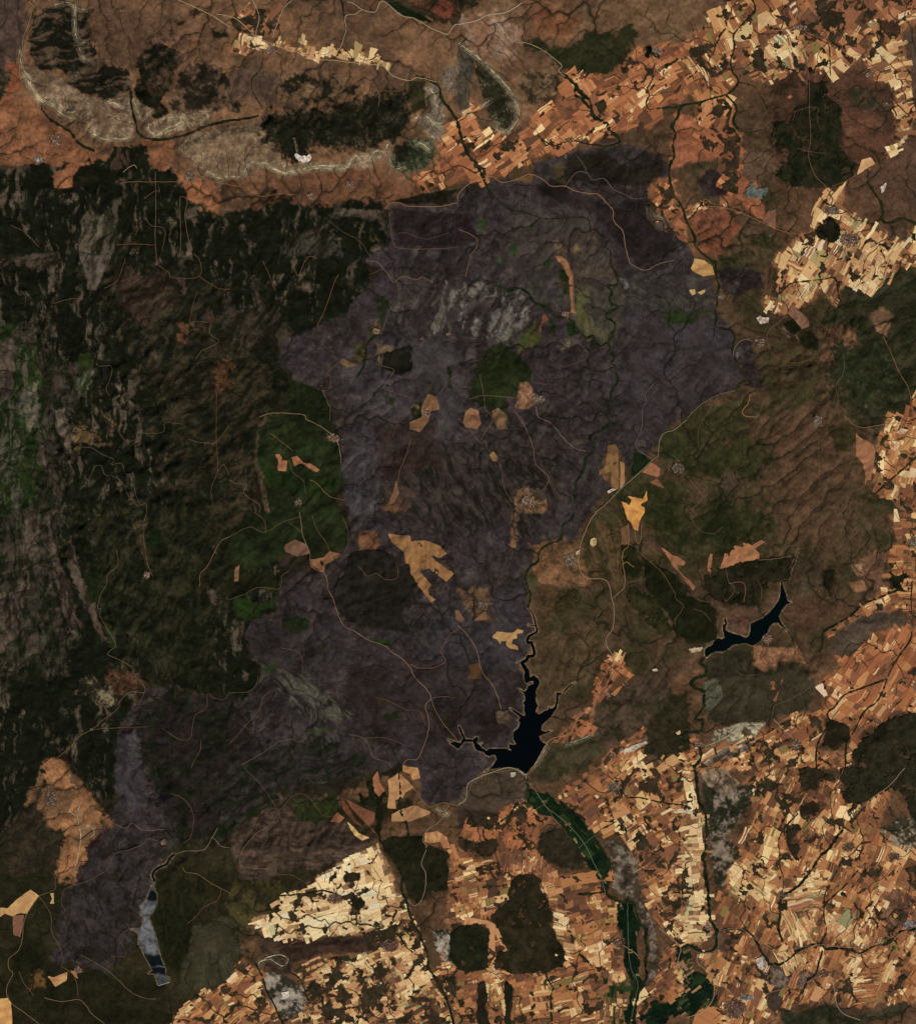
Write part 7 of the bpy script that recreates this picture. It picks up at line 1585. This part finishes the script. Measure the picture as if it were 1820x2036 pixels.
# ------------------------------------------------------------------ pale rock ledges of the scarps
def ledge(pts, w, col, shift):
    p = smooth(pts, 1.6)
    t = np.gradient(p, axis=0); t /= np.hypot(t[:, 0], t[:, 1])[:, None] + 1e-9
    nr_ = np.stack([-t[:, 1], t[:, 0]], 1)
    p = p + nr_ * shift + 2.2 * np.stack([fbm(p[:, 0] / 7, p[:, 1] / 7, 171, 3) - .5, fbm(p[:, 0] / 7, p[:, 1] / 7, 173, 3) - .5], 1)
    ww_ = w * np.clip(2.6 * fbm(p[:, 0] / 5 + shift, p[:, 1] / 5, 177, 4) - .55, .04, 1.6)
    q = np.empty((2 * len(p), 2)); q[0::2] = p + nr_ * ww_[:, None]; q[1::2] = p - nr_ * ww_[:, None]
    z = Hs(q[:, 0], q[:, 1]) + 11; k_ = np.arange(len(p) - 1) * 2
    x, y = fw(q[:, 0], q[:, 1]); v = np.stack([x, y, z], 1); f = np.stack([k_, k_ + 1, k_ + 3, k_ + 2], 1)
    if np.cross(v[f[0][1]] - v[f[0][0]], v[f[0][2]] - v[f[0][0]])[2] < 0: f = f[:, ::-1].copy()
    tag(finish('rock_ledge', v, f, lin(col) * (.75 + .5 * fbm(q[:, 0] / 6, q[:, 1] / 6, 179, 3))[:, None], M_LAND), kind='structure')
for pts, w in SCARPS:
    ledge(pts[::2], .35 + .35 * w, (186,170,134), 0.0)
    if w > .65:
        ledge(pts[::2], .22 + .2 * w, (158,138,108), 3.2); ledge(pts[::2], .2 + .15 * w, (146,126,98), -3.0); ledge(pts[::2], .2 + .1 * w, (140,120,94), 5.8)

# ------------------------------------------------------------------ quarries and pits
for k, (pts, A, B, rag, label) in enumerate(QUARRIES):
    a, b = pts.min(0) - 3, pts.max(0) + 3
    sdf = lambda x, y: sdf_poly(x, y, pts) + rag * 5 * (fbm(x / 5.0, y / 5.0, 700 + k, 3) - .5)
    q, faces = region(sdf, a[0], a[1], b[0], b[1], .9)
    dd = -sdf(q[:, 0], q[:, 1])
    bench = np.floor(np.clip(dd, 0, 12) / 1.5) * 3.0                       # benches step down towards the middle
    z = Hs(q[:, 0], q[:, 1]) + 34 - bench
    nz = fbm(q[:, 0] / 3.0, q[:, 1] / 3.0, 720 + k, 3)
    m = np.clip(.4 + 3 * (nz - .5) + .35 * np.sin(dd * 3.0), 0, 1)[:, None]
    x, y = fw(q[:, 0], q[:, 1])
    tag(finish('quarry', np.stack([x, y, z], 1), faces, lin(A) * (1 - m) + lin(B) * m, M_LAND), label, 'quarry')

# ------------------------------------------------------------------ villages: pale streets and yards with a crowd of gabled houses
TONES = [[(168,118,96), (196,160,138), (128,88,70), (214,196,176), (92,66,54)], [(166,142,120), (206,186,160), (116,98,82), (156,112,88), (84,72,60)],
         [(140,86,66), (166,124,104), (104,72,58), (196,168,148), (70,56,46)], [(112,126,142), (190,190,186), (134,138,144), (110,84,70), (180,174,166)]]
for k, (cx, cy, rx, ry, n, kind, label) in enumerate(VILLAGES):
    root = empty('village', cx, cy)
    tag(root, label, 'village', 'villages and towns')
    rnd = random.Random(40 + k)
    sdf = lambda x, y: (np.hypot((x - cx) / rx, (y - cy) / ry) - .82) * min(rx, ry) + 9 * (fbm(x / 5.0, y / 5.0, 740 + k, 3) - .5)
    g0 = {0: ((118,88,68), (82,60,46)), 1: ((100,86,73), (70,58,47)), 2: ((104,76,60), (72,54,43)), 3: ((126,106,88), (96,74,58))}[kind]
    drape('village_ground', None, g0[0], g0[1], M_LAND, 17.0, cell=1.2, sdf=sdf, box=(np.array([cx - rx - 5, cy - ry - 5]), np.array([cx + rx + 5, cy + ry + 5])), parent=root, seed=k)
    vs, fs_, cs = [], [], []
    ang0 = rnd.uniform(0, math.pi)
    cnt = 0; tries = 0
    while cnt < n and tries < n * 8:
        tries += 1
        r_ = math.sqrt(rnd.random()) * (1.0 if rnd.random() < .7 else 1.6); t_ = rnd.uniform(0, 2 * math.pi)
        fx, fy = cx + rx * r_ * math.cos(t_), cy + ry * r_ * math.sin(t_)
        if sdf(np.array([fx]), np.array([fy]))[0] > (2.2 if rnd.random() < .8 else 7): continue
        u_ = (fx - cx) * math.cos(ang0) + (fy - cy) * math.sin(ang0)
        if abs((u_ / 2.6) % 1.0 - .5) > .40: continue                     # leave the streets open
        x, y = fw(fx, fy); z = float(Hs(fx, fy)) + 17
        a = ang0 + rnd.choice((0, math.pi / 2)) + rnd.gauss(0, .12)
        big = kind == 3
        lx = rnd.uniform(18, 42) * (.42 if not big else .7); ly = rnd.uniform(10, 16) * (.5 if not big else .7); hh = rnd.uniform(5, 9); rf = hh + ly * .45
        ca, sa = math.cos(a), -math.sin(a)
        p = [(-lx, -ly, 0), (lx, -ly, 0), (lx, ly, 0), (-lx, ly, 0), (-lx, -ly, hh), (lx, -ly, hh), (lx, ly, hh), (-lx, ly, hh), (-lx, 0, rf), (lx, 0, rf)]
        n0 = len(vs)
        vs += [(x + q[0] * ca - q[1] * sa, y + q[0] * sa + q[1] * ca, z + q[2]) for q in p]
        fs_ += [[n0 + q for q in f] for f in ((0, 1, 5, 4), (2, 3, 7, 6), (1, 2, 6, 9, 5), (3, 0, 4, 8, 7), (4, 5, 9, 8), (6, 7, 8, 9))]
        c = lin(rnd.choice(TONES[kind])) * rnd.uniform(.32, .88)
        cs += [c] * 10
        cnt += 1
    if vs: tag(finish('houses', np.array(vs), fs_, np.clip(np.array(cs), 0, .9), M_ROOF, root), kind='stuff')

# ------------------------------------------------------------------ dams
M_DAM = land_material('dam_concrete', 12.0, .12)
def dam(pts, nm, label, down):
    p = smooth(pts, 1.2); lv = LEVEL[nm]
    root = empty('dam', *p.mean(0)); tag(root, label, 'dam', 'dams of the reservoirs')
    t = np.gradient(p, axis=0); t /= np.hypot(t[:, 0], t[:, 1])[:, None] + 1e-9
    nrm = np.stack([-t[:, 1], t[:, 0]], 1)
    if np.dot(nrm.mean(0), down) < 0: nrm = -nrm
    sec = [(0.0, -30), (0.0, 9), (.75, 9), (2.0, -32)]                     # upright face, crest, sloping back
    V_ = []; F_ = []
    for i in range(len(p)):
        for o_, z_ in sec:
            q = p[i] + nrm[i] * o_; x, y = fw(*q); V_.append((x, y, lv + z_))
    for i in range(len(p) - 1):
        for s in range(3): F_.append([i * 4 + s, i * 4 + s + 1, i * 4 + 5 + s, i * 4 + 4 + s])
    F_ += [[0, 1, 2, 3], [len(V_) - 4 + q for q in (3, 2, 1, 0)]]
    finish('wall', np.array(V_), F_, np.tile(lin((176,164,146)), (len(V_), 1)), M_DAM, root)
    V_ = []; F_ = []
    for i in range(len(p)):
        for o_, z_ in ((.1, 9), (.1, 10.5), (.2, 10.5), (.2, 9.4), (.55, 9.4), (.55, 10.5), (.65, 10.5), (.65, 9)):
            q = p[i] + nrm[i] * o_; x, y = fw(*q); V_.append((x, y, lv + z_ + .1))
    for i in range(len(p) - 1):
        for s in range(7): F_.append([i * 8 + s, i * 8 + s + 1, i * 8 + 9 + s, i * 8 + 8 + s])
    finish('crest_road', np.array(V_), F_, np.tile(lin((196,186,168)), (len(V_), 1)), M_DAM, root)
    i = len(p) // 2; q = p[i]; V_ = []; F_ = []
    for a_, b_, z_ in ((1.0, -.6, 6), (1.0, .6, 6), (3.2, .5, -30), (3.2, -.5, -30), (1.0, -.6, -32), (1.0, .6, -32)):
        w = q + nrm[i] * a_ + t[i] * b_; x, y = fw(*w); V_.append((x, y, lv + z_))
    finish('spillway', np.array(V_), [[0, 1, 2, 3], [0, 3, 4], [1, 5, 2]], np.tile(lin((190,180,164)), (6, 1)), M_DAM, root)
dam(P((2,3), "492 24 506 40 522 54 538 54 552 44"), 'big', 'pale curved dam at the southern end of the black reservoir', np.array([0, 1.0]))
dam(P((3,2), "139 1142 146 1152 156 1160 168 1155"), 'east', 'small pale dam at the western end of the green-black eastern reservoir', np.array([-1.0, .6]))
dam(P((0,3), "1256 1735 1280 1727 1310 1719 1343 1708"), 'south', 'long low dam at the southern end of the silvery reservoir', np.array([.2, 1.0]))
print('fields', nfield, 'objects', len(bpy.data.objects))
